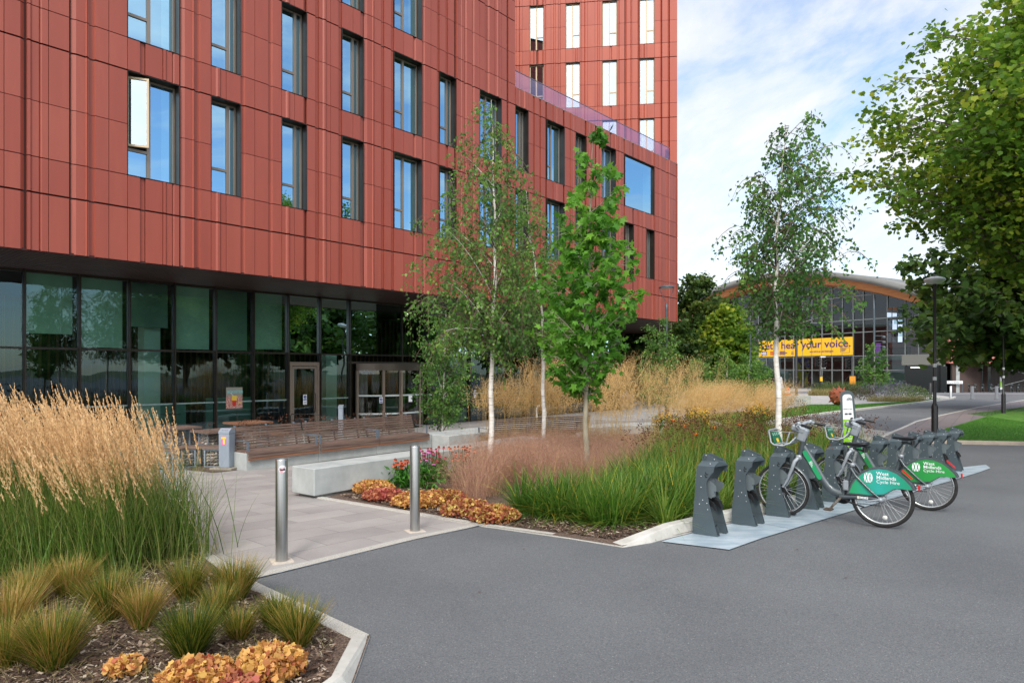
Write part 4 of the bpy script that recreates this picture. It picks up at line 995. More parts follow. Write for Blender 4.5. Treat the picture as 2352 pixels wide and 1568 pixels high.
# gabion tables and stools
mStoneA = leafmat('gabion_stones', [(150, 138, 124), (186, 174, 160), (206, 198, 186), (170, 150, 132), (120, 112, 106)], trans=0.0, rough=.8)
mGalvF = M('galvanised_frame', (150, 162, 172), rough=.4, metal=.4)
def stones(w, d, z0, z1, seed):
    r = random.Random(seed); b = MB()
    step = .085
    for ix in range(int(w / step)):
        for iy in range(int(d / step)):
            edge = ix in (0, int(w / step) - 1) or iy in (0, int(d / step) - 1)
            if not edge: continue
            z = z0 + .03
            while z < z1 - .02:
                b.rv = r.random() * .98 + .01; c = Vector((-w / 2 + step * (ix + .5), -d / 2 + step * (iy + .5), z)); rr = r.uniform(.038, .055)
                sq = (r.uniform(.85, 1.15), r.uniform(.85, 1.15), r.uniform(.65, .95)); vs = []
                for k, (px, py, pz) in enumerate([(0, 0, -1), (.8, 0, -.45), (-.4, .75, -.5), (-.4, -.7, -.45), (.9, .3, .2), (.2, .95, .1), (-.85, .4, .1), (-.85, -.4, .15), (.1, -.95, .2), (.8, -.55, .25), (.4, .4, .85), (-.5, 0, .85), (.3, -.5, .85)]):
                    j = r.uniform(.85, 1.1); vs.append(c + Vector((px * sq[0] * rr * j, py * sq[1] * rr * j, pz * sq[2] * rr * j)))
                hull = bmesh.new(); 
                for v in vs: hull.verts.new(v)
                bmesh.ops.convex_hull(hull, input=hull.verts[:]); hull.verts.index_update()
                b.add([v.co.copy() for v in hull.verts], [[v.index for v in f.verts] for f in hull.faces]); hull.free()
                z += r.uniform(.06, .08)
    return b
def gabion(name, label, cat, loc, rz, tw_, td, th, bases, seed, group, topmat=None):
    t = thing(name, label, cat, loc, rz, group)
    b = MB(); nb = max(2, int(td / .14))
    for j in range(nb): y = -td / 2 + td * j / nb; b.box(-tw_ / 2, tw_ / 2, y + .003, y + td / nb - .003, th - .045, th)
    b.build('top', topmat or mWood, t)
    for i, (bx, w) in enumerate(bases):
        s = stones(w, w, .03, th - .05, seed + i); o = s.build('stone_fill', mStoneA, t); o.location = (bx, 0, 0)
        b = MB(); h = w / 2 + .012
        for sx in (-1, 1):
            for sy in (-1, 1): b.box(sx * h - .014, sx * h + .014, sy * h - .014, sy * h + .014, 0, th - .045)
        for z in (.0, th - .075):
            for s_ in (-1, 1): b.box(-h + .014, h - .014, s_ * h - .01, s_ * h + .01, z, z + .03); b.box(s_ * h - .01, s_ * h + .01, -h + .014, h - .014, z, z + .03)
        nw = 5
        for k in range(1, nw):
            q = -h + 2 * h * k / nw
            for s_ in (-1, 1): b.box(q - .002, q + .002, s_ * h - .002, s_ * h + .002, .03, th - .08); b.box(s_ * h - .002, s_ * h + .002, q - .002, q + .002, .03, th - .08)
        for k in range(1, int(th / .09)):
            z = .09 * k
            for s_ in (-1, 1): b.box(-h, h, s_ * h - .002, s_ * h + .002, z, z + .004); b.box(s_ * h - .002, s_ * h + .002, -h, h, z, z + .004)
        o = b.build('cage', mGalvF, t); o.location = (bx, 0, 0)
    return t
tb = 'gabion tables'; stl = 'gabion stools'
def gz(p): return (p[0], p[1], g(p[1]) + .004)
gabion('gabion_table', 'timber topped stone cage table farthest back, close to the glazing', 'table', gz(at(570, 18.7)), A2, 1.0, .85, .76, [(0, .42)], 1, tb, mWoodN)
gabion('gabion_table', 'timber topped stone cage table behind the ash bin', 'table', gz(at(508, 15.7)), A2, 1.05, .8, .76, [(-.24, .34), (.24, .34)], 5, tb, mWood)
gabion('gabion_table', 'timber topped stone cage table half hidden behind the feather grass', 'table', gz(at(404, 16.6)), A2, .9, .8, .76, [(0, .42)], 9, tb, mWood)
gabion('gabion_stool', 'long low stone cage seat left of the ash bin', 'stool', gz(at(465, 15.0)), A2 - .9, 1.0, .42, .45, [(-.25, .3), (.28, .3)], 14, stl, mWood)
gabion('gabion_stool', 'square stone cage stool between the two left tables', 'stool', gz(at(441, 17.2)), A2, .5, .5, .45, [(0, .36)], 18, stl, mWood)
gabion('gabion_stool', 'small stone cage stool half hidden behind the table by the ash bin', 'stool', gz(at(479, 16.2)), A2, .42, .42, .45, [(0, .3)], 22, stl, mWoodN)
gabion('gabion_stool', 'stone cage stool nearest the feather grass plumes', 'stool', gz(at(386, 14.4)), A2 - .9, .55, .42, .45, [(0, .32)], 26, stl, mWood)
gabion('gabion_stool', 'stone cage stool peeping over the left timber bench, beside the farthest table', 'stool', gz(at(634, 18.9)), A2, .5, .5, .45, [(0, .36)], 30, stl, mWoodN)
# small grey post with keypad by the glass
p = at(783, 23.5); b = MB(); b.box(-.08, .08, -.06, .06, 0, .95, bev=.01); b.prism([(-.07, .95), (.07, .95), (.07, 1.06), (-.07, .99)], -.085, .085, 'x'); o = b.build('access_post', mBin); o.location = (p[0], p[1], g(p[1])); tag(o, 'short grey door access post in front of the pale column', 'post')
p = at(1243, 21.5); b = MB(); b.tube([(-.14, 0, 0), (-.14, 0, 1.0), (-.1, 0, 1.1), (.1, 0, 1.1), (.14, 0, 1.0), (.14, 0, 0)], .03, 8); o = b.build('cycle_hoop', mWhite); o.location = (p[0], p[1], g(p[1])); tag(o, 'white metal hoop rail near the far doors behind the golden grass', 'hoop rail')
# ---------------------------------------------------------------- bicycle docks
mDock = M('dock_grey', (72, 84, 90), (80, 92, 98), rough=.42, metal=.25, scale=3, speck=(100, 112, 118), sscale=420, spos=.6)
mRub = M('black_rubber', (20, 20, 22), rough=.5); mLock = M('lock_grey', (112, 122, 126), rough=.4, metal=.4); mBolt = M('bolt_white', (226, 228, 230), rough=.3, metal=.4)
mMark = M('dock_mark', (22, 26, 28), rough=.6)
WD = .285
def plate_outline():
    return [(-.0, .0), (.30, .0), (.20, .35), (.172, .50), (.168, .585), (.185, .63), (.215, .675), (.235, .70), (.248, .705), (.262, .775), (.062, .765), (.05, .75), (.03, .45), (0, .14)]
def make_dock(label):
    # local x: towards the rider (entry), y: from the left plate to the right one
    t = thing('bicycle_dock', label, 'bicycle dock', group='row of grey steel bicycle docks')
    th = .008
    for s in (0, 1):
        b = MB(); y = 0 if s == 0 else WD - th; q = 1 if s == 0 else -1
        b.prism([(p[0], p[1]) for p in plate_outline()], y, y + th, 'y')
        # inward foot flange and upturned lip
        yi = y + (th if s == 0 else 0)
        b.box(.0, .298, min(yi, yi + q * .055), max(yi, yi + q * .055), 0, .008)
        b.prism([(.05, .008), (.30, .008), (.292, .06), (.27, .10), (.10, .10), (.06, .05)], yi + q * .050 - .003, yi + q * .050 + .003, 'y')
        # sloping shoulder and upper tab
        ys = y + th / 2; yt = ys + q * .075
        A = [(.058, ys, .768), (.262, ys, .776), (.285, yt, .832), (.080, yt, .822)]
        b.add(A + [(p[0], p[1], p[2] - .007) for p in A], [(0, 1, 2, 3), (7, 6, 5, 4), (0, 1, 5, 4), (1, 2, 6, 5), (2, 3, 7, 6), (3, 0, 4, 7)])
        b.prism([(.080, .822), (.285, .832), (.283, .842), (.125, .898), (.105, .90), (.088, .885)], yt - .003, yt + .003, 'y')
        b.build('side_plate', mDock, t)
    b = MB()                                          # front hood between the plates
    P = [(.285, .079, .832), (.285, WD - .079, .832), (.318, WD - .035, .765), (.300, WD - .02, .705), (.268, WD - .012, .70), (.268, .012, .70), (.262, .012, .776)]
    b.add([(.285, .079, .832), (.285, WD - .079, .832), (.312, WD - .03, .772), (.268, .008, .772)], [(0, 1, 2, 3)])
    b.prism([(.268, .772), (.312, .772), (.296, .70), (.262, .705)], WD - .034, WD - .026, 'y')
    b.box(.10, .28, .076, WD - .076, .818, .826); b.build('hood', mDock, t)
    b = MB(); b.prism([(.10, .44), (.205, .41), (.225, .43), (.235, .49), (.265, .50), (.262, .55), (.225, .585), (.16, .62), (.10, .62)], .045, .052, 'y')
    b.prism([(.10, .46), (.21, .46), (.25, .50), (.275, .54), (.27, .57), (.23, .58), (.17, .61), (.10, .61)], WD - .062, WD - .055, 'y')
    b.box(.08, .17, .052, WD - .062, .45, .60, bev=.01); b.box(.17, .235, .05, .11, .42, .50, bev=.012); b.build('lock', mLock, t)
    b = MB()
    for y0, y1 in ((.05, .075), (WD - .10, WD - .03)): b.prism([(.10, .395), (.16, .39), (.225, .365), (.262, .285), (.250, .275), (.215, .315), (.15, .335), (.10, .34)], y0, y1, 'y')
    b.box(.10, .15, .075, WD - .10, .34, .39); b.build('wheel_guide', mRub, t)
    b = MB()
    for (a, z) in ((.105, .655), (.105, .53), (.125, .39), (.175, .36), (.085, .34), (.183, .29)): b.lathe([(.0052, -.002), (.004, -.004), (.0005, -.005)], 8, (a, 0, z), 'y')
    for (a, z) in ((.20, .80),): b.lathe([(.006, .030), (.004, .026), (.0005, .024)], 8, (a, 0, z), 'y')
    for (a, z) in ((.13, .885), (.23, .848)): b.lathe([(.006, .072), (.004, .070), (.0005, .069)], 8, (a, 0, z), 'y')
    b.build('bolts', mBolt, t)
    b = MB()
    for z0 in (.645, .675):
        a = .155 + (z0 - .645) * .25
        b.prism([(a, z0 + .032), (a + .010, z0 + .008), (a + .026, z0 + .014), (a + .026, z0 + .006), (a + .004, z0 - .003), (a - .008, z0 + .028)], -.0035, -.001, 'y')
    b.m = 0; b.prism([(.155, .055), (.19, .085), (.195, .078), (.170, .055), (.195, .032), (.19, .025)], WD - .0665, WD - .064, 'y')
    b.torus((.115, .0715, .858), .018, .0012, 20, 5)
    b.build('mark', mMark, t)
    return t
dock_labels = ['empty grey bicycle dock nearest the camera, first of the row', 'empty grey bicycle dock second from the camera, left of the one holding the nearer bike',
 'grey bicycle dock holding the front wheel of the nearer hire bike', 'empty grey bicycle dock showing between the two hire bikes, behind the nearer one\'s frame',
 'grey bicycle dock holding the front wheel of the farther hire bike', 'empty grey bicycle dock mostly hidden behind the farther bike\'s handlebar stem',
 'empty grey bicycle dock just right of the green and white info totem', 'empty grey bicycle dock behind the farther bike\'s saddle', 'empty dock fourth from the far end of the dock row',
 'empty dock third from the far end of the dock row', 'empty dock last but one at the far end of the dock row', 'empty grey bicycle dock at the far end of the row, beside the lawn kerb']
BANG = math.atan2(-.66, .75)
proto = None
for i in range(12):
    p = DOCK0 + DSTEP * i
    # DOCK0 is the front foot of the left plate
    c = Vector((p.x, p.y, 0)) - Vector((math.cos(BANG), math.sin(BANG), 0)) * .30
    loc = (c.x, c.y, g(c.y - .1) + .014)
    if i == 0: proto = make_dock(dock_labels[0]); proto.location = loc; proto.rotation_euler = (0, 0, BANG)
    else: dup(proto, loc, BANG, dock_labels[i])

fl = ['by the name board', 'second from the name board', 'third from the name board', 'fourth from the name board', 'left of the far lamp post', 'behind the far lamp post', 'right of the far lamp post', 'near the frame edge', 'at the frame edge']
for u, lb in zip((2200, 2219, 2235, 2252, 2271, 2288, 2318, 2334, 2349), fl):
    q = G(u, 900.8); dup(proto, (q[0], q[1], g(q[1]) + .02), -1.9, 'distant bicycle dock in front of the rose hedge, ' + lb, 'distant docks along the rose hedge')
# ---------------------------------------------------------------- hire bikes: local x forwards, rear wheel contact at the origin
mFrameG = M('bike_frame_grey', (72, 80, 84), (84, 92, 96), rough=.38, metal=.35, scale=5, speck=(110, 92, 76), sscale=26, spos=.72, coat=.3)
mSil = M('silver_plastic', (146, 152, 158), (158, 164, 170), rough=.42, metal=.3, scale=4)
mTyre = M('tyre', (26, 26, 27), (40, 39, 38), rough=.85, scale=20); mRim = M('alloy_rim', (190, 192, 192), rough=.25, metal=.85); mSpoke = M('spoke', (200, 202, 204), rough=.3, metal=.7)
mSad = M('saddle_vinyl', (20, 22, 27), rough=.4, spec=.5); mRed = M('rear_red', (200, 30, 30), rough=.25)
mDirty = M('crank_alloy', (150, 146, 140), (100, 86, 72), rough=.4, metal=.6, scale=14)
def grad_mat(name, c1, c2, c3, x0, x1):
    m, nt, b = nodes(name); L = nt.links; tc = N(nt, 'ShaderNodeTexCoord'); sp = N(nt, 'ShaderNodeSeparateXYZ'); L.new(tc.outputs['Object'], sp.inputs[0])
    mr = N(nt, 'ShaderNodeMapRange'); mr.inputs[1].default_value = x0; mr.inputs[2].default_value = x1; L.new(sp.outputs[0], mr.inputs[0])
    r = ramp(nt, [(0, lin(c1)), (.5, lin(c2)), (1, lin(c3))], mr.outputs[0]); L.new(r.outputs[0], b.inputs['Base Color']); b.inputs['Roughness'].default_value = .35; b.inputs['Coat Weight'].default_value = .3
    return m
WB, WR = 1.12, .33
def wheel(t, cx, name='wheel'):
    b = MB(); b.torus((cx, 0, WR), WR - .022, .022, 48, 10, 1.0); b.torus((cx, 0, WR), WR - .022, .0226, 48, 6, .55); w = b.build(name, mTyre, t)
    b = MB(); Rr = WR - .045; k = 48
    vs = []; 
    for i in range(k):
        a = 2 * PI * i / k
        for r_, y in ((Rr + .012, .014), (Rr - .012, .012), (Rr - .012, -.012), (Rr + .012, -.014)): vs.append((cx + r_ * math.cos(a), y, WR + r_ * math.sin(a)))
    b.smooth = True; b.add(vs, [(i * 4 + j, ((i + 1) % k) * 4 + j, ((i + 1) % k) * 4 + (j + 1) % 4, i * 4 + (j + 1) % 4) for i in range(k) for j in range(4)]); b.smooth = False; b.build('rim', mRim, w)
    b = MB()
    for i in range(32):
        a = 2 * PI * i / 32; s = .025 if i % 2 else -.025; a2 = a + (.9 if (i // 2) % 2 else -.9); hub = .032
        b.tube([(cx + hub * math.cos(a2), s, WR + hub * math.sin(a2)), (cx + Rr * math.cos(a), 0, WR + Rr * math.sin(a))], .0014, 4, cap=False)
    b.build('spokes', mSpoke, w)
    b = MB(); b.lathe([(.001, -.05), (.022, -.048), (.022, -.03), (.042, -.028), (.042, -.02), (.025, -.015), (.025, .015), (.042, .02), (.042, .028), (.02, .03), (.02, .048), (.001, .05)], 18, (cx, 0, WR), 'y'); b.build('hub', mSil, w)
    return w
def make_bike(label, num, greens):
    t = thing('hire_bicycle', label, 'bicycle', group='parked green and grey hire bicycles')
    wheel(t, 0); wheel(t, WB)
    ht0, ht1 = Vector((.905, 0, .74)), Vector((.845, 0, 1.0))     # head tube bottom / top
    b = MB()
    b.tube([ht0, ht1], .034, 14)
    main = [(.87, 0, .90), (.80, 0, .78), (.72, 0, .64), (.65, 0, .51), (.59, 0, .42), (.53, 0, .365), (.46, 0, .34), (.40, 0, .335)]
    b.tube(main, [.036, .04, .042, .043, .045, .048, .05, .045], 14, flat=.62)
    b.prism([(.88, .78), (.91, .76), (.72, .53), (.66, .46), (.60, .38), (.53, .32), (.60, .42), (.70, .58)], -.016, .016, 'y')
    b.tube([(.425, 0, .32), (.35, 0, .55), (.305, 0, .70)], [.03, .024, .022], 12)
    for y in (-.075, .075):
        b.tube([(.44, y * .45, .31), (.30, y * .7, .325), (.12, y, .335), (0, y, .335)], [.026, .024, .018, .014], 8, flat=.6)
        b.tube([(.32, y * .35, .665), (.26, y * .8, .58), (.10, y, .42), (0, y, .335)], [.016, .014, .013, .012], 8)
    b.build('frame', mFrameG, t)
    b = MB(); b.tube([(.31, 0, .69), (.265, 0, .86)], .017, 12); b.build('seat_post', mRim, t)
    b = MB(); b.lathe([(.026, .685), (.03, .69), (.03, .72), (.024, .725)], 14, (.308 , 0, 0)); b.tube([(.34, -.02, .715), (.36, -.06, .70), (.345, -.09, .665)], .006, 6); b.build('seat_clamp', mSil, t)
    # saddle
    b = MB(); b.smooth = True; prof = [(.405, .018, .950, .018), (.385, .03, .957, .026), (.33, .034, .955, .032), (.28, .05, .950, .036), (.24, .078, .952, .04), (.19, .098, .960, .04), (.145, .09, .966, .034), (.125, .05, .962, .02)]
    vs = []; k = 14
    for x, w, z, h in prof:
        for j in range(k):
            a = 2 * PI * j / k; y = w * math.cos(a); zz = z + (h * .55 * math.sin(a) if math.sin(a) > 0 else h * 1.0 * math.sin(a)) 
            if math.sin(a) > 0: zz -= .010 * max(0, 1 - abs(y) / (w * .5)) 
            vs.append((x, y, zz))
    n_p = len(prof); b.add(vs, [(i * k + j, i * k + (j + 1) % k, (i + 1) * k + (j + 1) % k, (i + 1) * k + j) for i in range(n_p - 1) for j in range(k)] + [tuple(range(k)), tuple(range((n_p - 1) * k, n_p * k))])
    b.smooth = False; 
    for y in (-.035, .035):
        for z in (.86, .875, .89, .905): b.lathe([(.018, z), (.022, z + .006), (.018, z + .012)], 8, (.17, y, 0))
    b.tube([(.17, 0, .87), (.30, 0, .90)], .012, 6)
    b.build('saddle', mSad, t)
    # front fork and mudguard
    b = MB(); c = (WB, 0, WR)
    b.lathe([(.036, .725), (.042, .73), (.042, .775), (.036, .78)], 16, (.91, 0, 0))
    for y in (-.062, .062): b.tube([(.915, y * .55, .74), (.945, y, .70), (.98, y, .60), (1.04, y, .46), (1.10, y, .36), (WB, y, WR)], [.022, .024, .021, .018, .016, .014], 8, flat=.7)
    b.build('fork', mSil, t)
    def guard(cx, a0, a1, r_, w, n=22):
        bb = MB(); vs = []; bb.smooth = True
        for i in range(n + 1):
            a = math.radians(a0 + (a1 - a0) * i / n); taper = 1.0 if i > 2 else .6
            for y, dr in ((-w, -.012), (-w * .7, .004), (0, .010), (w * .7, .004), (w, -.012)): vs.append((cx + (r_ + dr) * math.cos(a), y * taper, WR + (r_ + dr) * math.sin(a)))
        bb.add(vs, [(i * 5 + j, i * 5 + j + 1, i * 5 + 6 + j, i * 5 + 5 + j) for i in range(n) for j in range(4)]); bb.smooth = False
        return bb
    guard(WB, 100, 206, WR + .018, .034).build('mudguard', mFrameG, t)
    guard(0, -2, 158, WR + .028, .036).build('mudguard', mFrameG, t)
    # rear skirt guard: green panel in a grey rim
    out = [(.335, .375), (.30, .47), (.25, .555), (.19, .615), (.11, .66), (.02, .68), (-.07, .675), (-.16, .64), (-.23, .585), (-.29, .52), (-.315, .475), (-.26, .468), (-.20, .475), (-.13, .465), (-.08, .43), (-.03, .395), (.04, .385), (.10, .372)]
    big = []
    cx_, cz_ = .02, .50
    for x, z in out: big.append((cx_ + (x - cx_) * 1.08 - .0, cz_ + (z - cz_) * 1.13))
    for y, s in ((-.045, -1), (.045, 1)):
        b = MB(); b.prism(big, min(y, y + s * .008), max(y, y + s * .008), 'y'); gp = b.build('skirt_guard', mFrameG, t)
        b = MB(); b.prism(out, min(y + s * .0082, y + s * .0105), max(y + s * .0082, y + s * .0105), 'y'); b.build('green_panel', greens, gp)
        yy = y + s * .0125; fx = lambda x: x
        # lettering reads from the side: right vector is towards the rear on the left side of the bike
        rv = (-1, 0, 0) if s > 0 else (1, 0, 0); x0 = .045 if s > 0 else -.055
        for j, w in enumerate(('West', 'Midlands', 'Cycle Hire')):
            text(w, .057 if j < 2 else .054, mWhite, gp, face_mtx((x0, yy, .612 - j * .047), rv, (0, 0, 1)), ext=.0006, bold=.0 if j == 2 else .0006)
        b = MB(); u0 = x0 + (.135 if s > 0 else -.135)
        def sh(pl): b.prism([(u0 - s * p[0] * .105, .515 + p[1] * .118) for p in pl], min(yy, yy + s * .0006), max(yy, yy + s * .0006), 'y')
        for cx0 in (.0, .30, .60):
            sh([(cx0 + .14, .50 + .0), (cx0 + .05, .96 if cx0 != .0 else .96), (cx0 + .35, .96), (cx0 + .26, .52)][:4]) if False else None
        for cxx in (.17, .50, .83):
            sh([(cxx - .12, .5), (cxx - .02, .90 if cxx != .5 else .97), (cxx + .02, .90 if cxx != .5 else .97), (cxx + .12, .5), (cxx + .02, .10 if cxx != .5 else .03), (cxx - .02, .10 if cxx != .5 else .03)])
        for cxx in (.335, .665):
            sh([(cxx - .085, .98), (cxx + .085, .98), (cxx + .01, .66), (cxx - .01, .66)]); sh([(cxx - .085, .02), (cxx + .085, .02), (cxx + .01, .34), (cxx - .01, .34)])
        b.build('emblem', mWhite, gp)
    # long sticker on the down tube
    d0, d1 = Vector((.845, 0, .84)), Vector((.655, 0, .50)); dr = (d1 - d0).normalized(); up = Vector((dr.z, 0, -dr.x)) * -1
    for s in (-1, 1):
        y = s * .032; b = MB(); P = []; hw = .026; Ld = (d1 - d0).length
        for k_ in range(9): a = -PI / 2 + PI * k_ / 8; P.append((Ld - hw + hw * math.cos(a), hw * math.sin(a)))
        for k_ in range(9): a = PI / 2 + PI * k_ / 8; P.append((hw + hw * math.cos(a), hw * math.sin(a)))
        pp = [(d0 + dr * p[0] + up * p[1]) for p in P]
        b.prism([(q.x, q.z) for q in pp], min(y - s * .0, y + s * .003), max(y, y + s * .003), 'y'); st = b.build('tube_sticker', greens, t)
        rt = dr if s > 0 else -dr; upv = up if s > 0 else -up
        if s > 0: upv = Vector((-dr.z, 0, dr.x)) if Vector((-dr.z, 0, dr.x)).z > 0 else Vector((dr.z, 0, -dr.x))
        base = d0 + dr * (.15 if s > 0 else .33) 
        nrm = Vector((0, s, 0)); upv = nrm.cross(rt)
        for j, w in enumerate(('West', 'Midlands', 'Cycle Hire')):
            q = base + upv * (.0085 - j * .0135) + Vector((0, s * .0045, 0)) + Vector((0, y, 0))
            text(w, .0165, mWhite, st, face_mtx(q, rt, upv), ext=.0004, bold=.0004)
    # bike number on the chain stay
    tx = text(num, .035, mWhite, t, face_mtx((.21, .0905, .325), (-1, 0, 0), (0, 0, 1)), ext=.0005, bold=.0012)
    b = MB(); b.box(.215, .24, .0895, .0905, .322, .352); b.build('number_plate', M('plate_cream', (206, 206, 190)), t)
    # cranks, pedals, chain case
    b = MB(); b.lathe([(.001, .05), (.075, .048), (.085, .055), (.085, .062), (.001, .064)], 22, (.43, -.12, .30), 'y'); b.box(0.0, .43, -.066, -.06, .375, .381); b.box(.0, .43, -.066, -.06, .235, .241, mat=Matrix.Translation((0, 0, 0))); b.build('chain_set', mRub, t)
    cr = Vector((.43, 0, .30)); dv_ = Vector((.105, 0, -.13)).normalized() * .165
    for s, d in ((1, dv_), (-1, -dv_)):
        b = MB(); b.tube([cr + Vector((0, s * .03, 0)), cr + Vector((0, s * .085, 0))], .014, 10); b.tube([cr + Vector((0, s * .085, 0)), cr + d + Vector((0, s * .10, 0))], [.017, .012], 8, flat=.6); cw = b.build('crank', mDirty, t)
        e = cr + d; b = MB(); b.box(e.x - .042, e.x + .042, min(e.y + s * .115, e.y + s * .20), max(e.y + s * .115, e.y + s * .20), e.z - .013, e.z + .013, bev=.004); b.box(e.x - .05, e.x + .05, min(s * .12, s * .19), max(s * .12, s * .19), e.z - .006, e.z + .006); b.build('pedal', M('pedal_worn', (58, 50, 44), (84, 70, 58), rough=.8, scale=30), cw)
    b = MB(); b.tube([(.37, .05, .28), (.30, .10, .265), (.16, .12, .235)], [.012, .010, .009], 8); b.build('kickstand', mRub, t)
    b = MB(); b.box(.34, .40, .045, .06, .40, .52, bev=.01); b.build('lock_bracket', mSil, t)
    # cockpit: stem housing, bars, grips, levers, bell
    b = MB(); b.smooth = False
    T_ = Matrix.Translation((.855, 0, 1.06)) @ Matrix.Rotation(math.radians(-18), 4, 'Y')
    b.box(-.055, .055, -.048, .048, -.115, .055, mat=T_, bev=.018); b.box(-.03, .15, -.055, .055, -.02, .065, mat=T_, bev=.02); b.build('stem_housing', mSil, t)
    b = MB(); b.lathe([(.034, .0), (.0345, .003)], 4); b = MB(); b.box(.0, .10, -.035, .035, .0655, .068, mat=T_); b.build('display', M('display_pale', (200, 210, 216), rough=.2), t)
    bars = MB()
    for s in (-1, 1): bars.tube([(.90, s * .04, 1.10), (.90, s * .10, 1.15), (.88, s * .17, 1.175), (.83, s * .22, 1.175), (.78, s * .245, 1.165)], [.022, .024, .022, .014, .012], 10)
    bars.build('handlebar', mSil, t)
    for s in (-1, 1):
        b = MB(); b.tube([(.80, s * .237, 1.168), (.72, s * .265, 1.15), (.68, s * .275, 1.142)], [.018, .017, .019], 10); b.build('grip', mSad, t)
        b = MB(); b.tube([(.83, s * .22, 1.175), (.86, s * .26, 1.15), (.80, s * .32, 1.12)], [.009, .007, .005], 6); b.lathe([(.001, -.02), (.024, -.018), (.024, .018), (.001, .02)], 10, (.84, s * .215, 1.185), 'y'); b.build('brake_lever', mSil, t)
    b = MB(); b.smooth = True; b.lathe([(.022, 1.19), (.022, 1.205), (.015, 1.218), (.001, 1.222)], 12, (.87, .16, 0)); b.build('bell', mSad, t)
    # front carrier: bent tube tray with a panel
    b = MB(); zt_, zb_ = 1.07, .90
    for s in (-1, 1):
        b.tube([(.93, s * .05, 1.00), (.98, s * .12, .93), (1.06, s * .145, .895), (1.16, s * .145, .90), (1.20, s * .145, .93), (1.225, s * .145, zt_)], .011, 8)
        b.tube([(1.02, s * .13, .91), (1.00, s * .13, 1.00), (.98, s * .11, 1.07)], .009, 6)
    b.tube([(1.225, -.145, zt_), (1.23, -.10, zt_ + .01), (1.23, .10, zt_ + .01), (1.225, .145, zt_)], .013, 8)
    b.tube([(1.16, -.145, .90), (1.16, .145, .90)], .011, 8); b.tube([(1.06, -.145, .895), (1.06, .145, .895)], .011, 8); b.tube([(1.22, .10, zt_), (.95, .05, 1.06)], .004, 6)
    cr_ = b.build('front_carrier', mSil, t)
    b = MB(); b.m = 0; b.add([(1.212, -.135, 1.055), (1.212, .135, 1.055), (1.165, .135, .915), (1.165, -.135, .915)], [(0, 1, 2, 3)]); b.add([(1.205, -.135, 1.055), (1.205, .135, 1.055), (1.158, .135, .915), (1.158, -.135, .915)], [(3, 2, 1, 0)])
    for s, o_ in ((-1, -.003), (1, .003)):
        pass
    b.m = 1; b.add([(1.177 - .0035, -.03, .975), (1.177 - .0035, .045, .975), (1.160 - .0035, .045, .925), (1.160 - .0035, -.03, .925)], [(0, 1, 2, 3)])
    b.m = 2
    for j in range(4): y0 = -.11 + j * .062; b.add([(1.2005 - .003, y0, 1.045), (1.2005 - .003, y0 + .03, 1.045), (1.189 - .003, y0 + .03, 1.01), (1.189 - .003, y0, 1.01)], [(0, 1, 2, 3)])
    b.build('carrier_panel', [M('carrier_green', (24, 104, 76)), M('carrier_yellow', (236, 200, 40)), M('carrier_text', (150, 190, 176))], cr_)
    # front lock tongue, lights
    b = MB(); b.box(.97, 1.02, -.03, .03, .62, .80, bev=.01); b.build('dock_tongue', mFrameG, t)
    b = MB(); b.prism([(-.205, .672), (-.30, .583), (-.308, .590), (-.213, .684)], -.02, .02, 'y'); b.box(-.380, -.362, -.022, .022, .465, .525, bev=.005); b.build('rear_light', mRed, t)
    b = MB(); k = 14; a = math.radians(-97); c0 = (.215 * math.cos(a), .215 * math.sin(a) + WR)
    b.lathe([(.001, -.008), (.025, -.007), (.027, 0), (.025, .007), (.001, .008)], 18, (c0[0], 0, c0[1]), 'y'); b.build('wheel_reflector', M('reflector_white', (214, 216, 210), rough=.3), t)
    b = MB(); b.lathe([(.001, .045), (.028, .05), (.032, .075), (.026, .10), (.012, .11), (.001, .112)], 16, (0, 0, WR), 'y'); b.tube([(.0, .10, .335), (.10, .11, .31), (.15, .10, .30)], [.012, .014, .008], 8); b.build('hub_gear', mSil, t)
    return t
gr1 = grad_mat('green_livery', (22, 142, 108), (38, 160, 150), (30, 148, 92), -.25, .30)
gr2 = grad_mat('deep_green_livery', (40, 146, 66), (36, 140, 62), (26, 120, 60), -.25, .30)
b1 = make_bike('nearer hire bike with teal green rear panel and number 00383, wheel in the third dock', '00383', gr1)
b2 = make_bike('farther hire bike with plain green rear panel and number 01304', '01304', gr2)
for bk_, Fp, dirv, lean in ((b1, Vector((3.54, 8.93, 0)), Vector((-.757, .653, 0)), 0), (b2, Vector((4.81, 10.12, 0)), Vector((-.775, .632, 0)), 0)):
    Rp = Fp - dirv * WB * 1.05
    pit = math.atan2(g(Fp.y) - g(Rp.y) + .014, WB)
    bk_.location = (Rp.x, Rp.y, g(Rp.y) + .002); bk_.rotation_mode = 'XYZ'
    bk_.scale = (1.05, 1.05, 1.03)
    bk_.rotation_euler = (0, -pit, math.atan2(dirv.y, dirv.x))

# ---------------------------------------------------------------- information totem
tp = Vector((5.50, 11.02, 0)); t = thing('information_totem', 'tall grey information totem with white and lime green panel behind the dock row', 'information sign', (tp.x, tp.y, g(tp.y) + .0), -.42)
mGrS = M('totem_frame', (78, 90, 94), rough=.4, metal=.3); mLime = M('lime_green', (130, 186, 32), rough=.4)
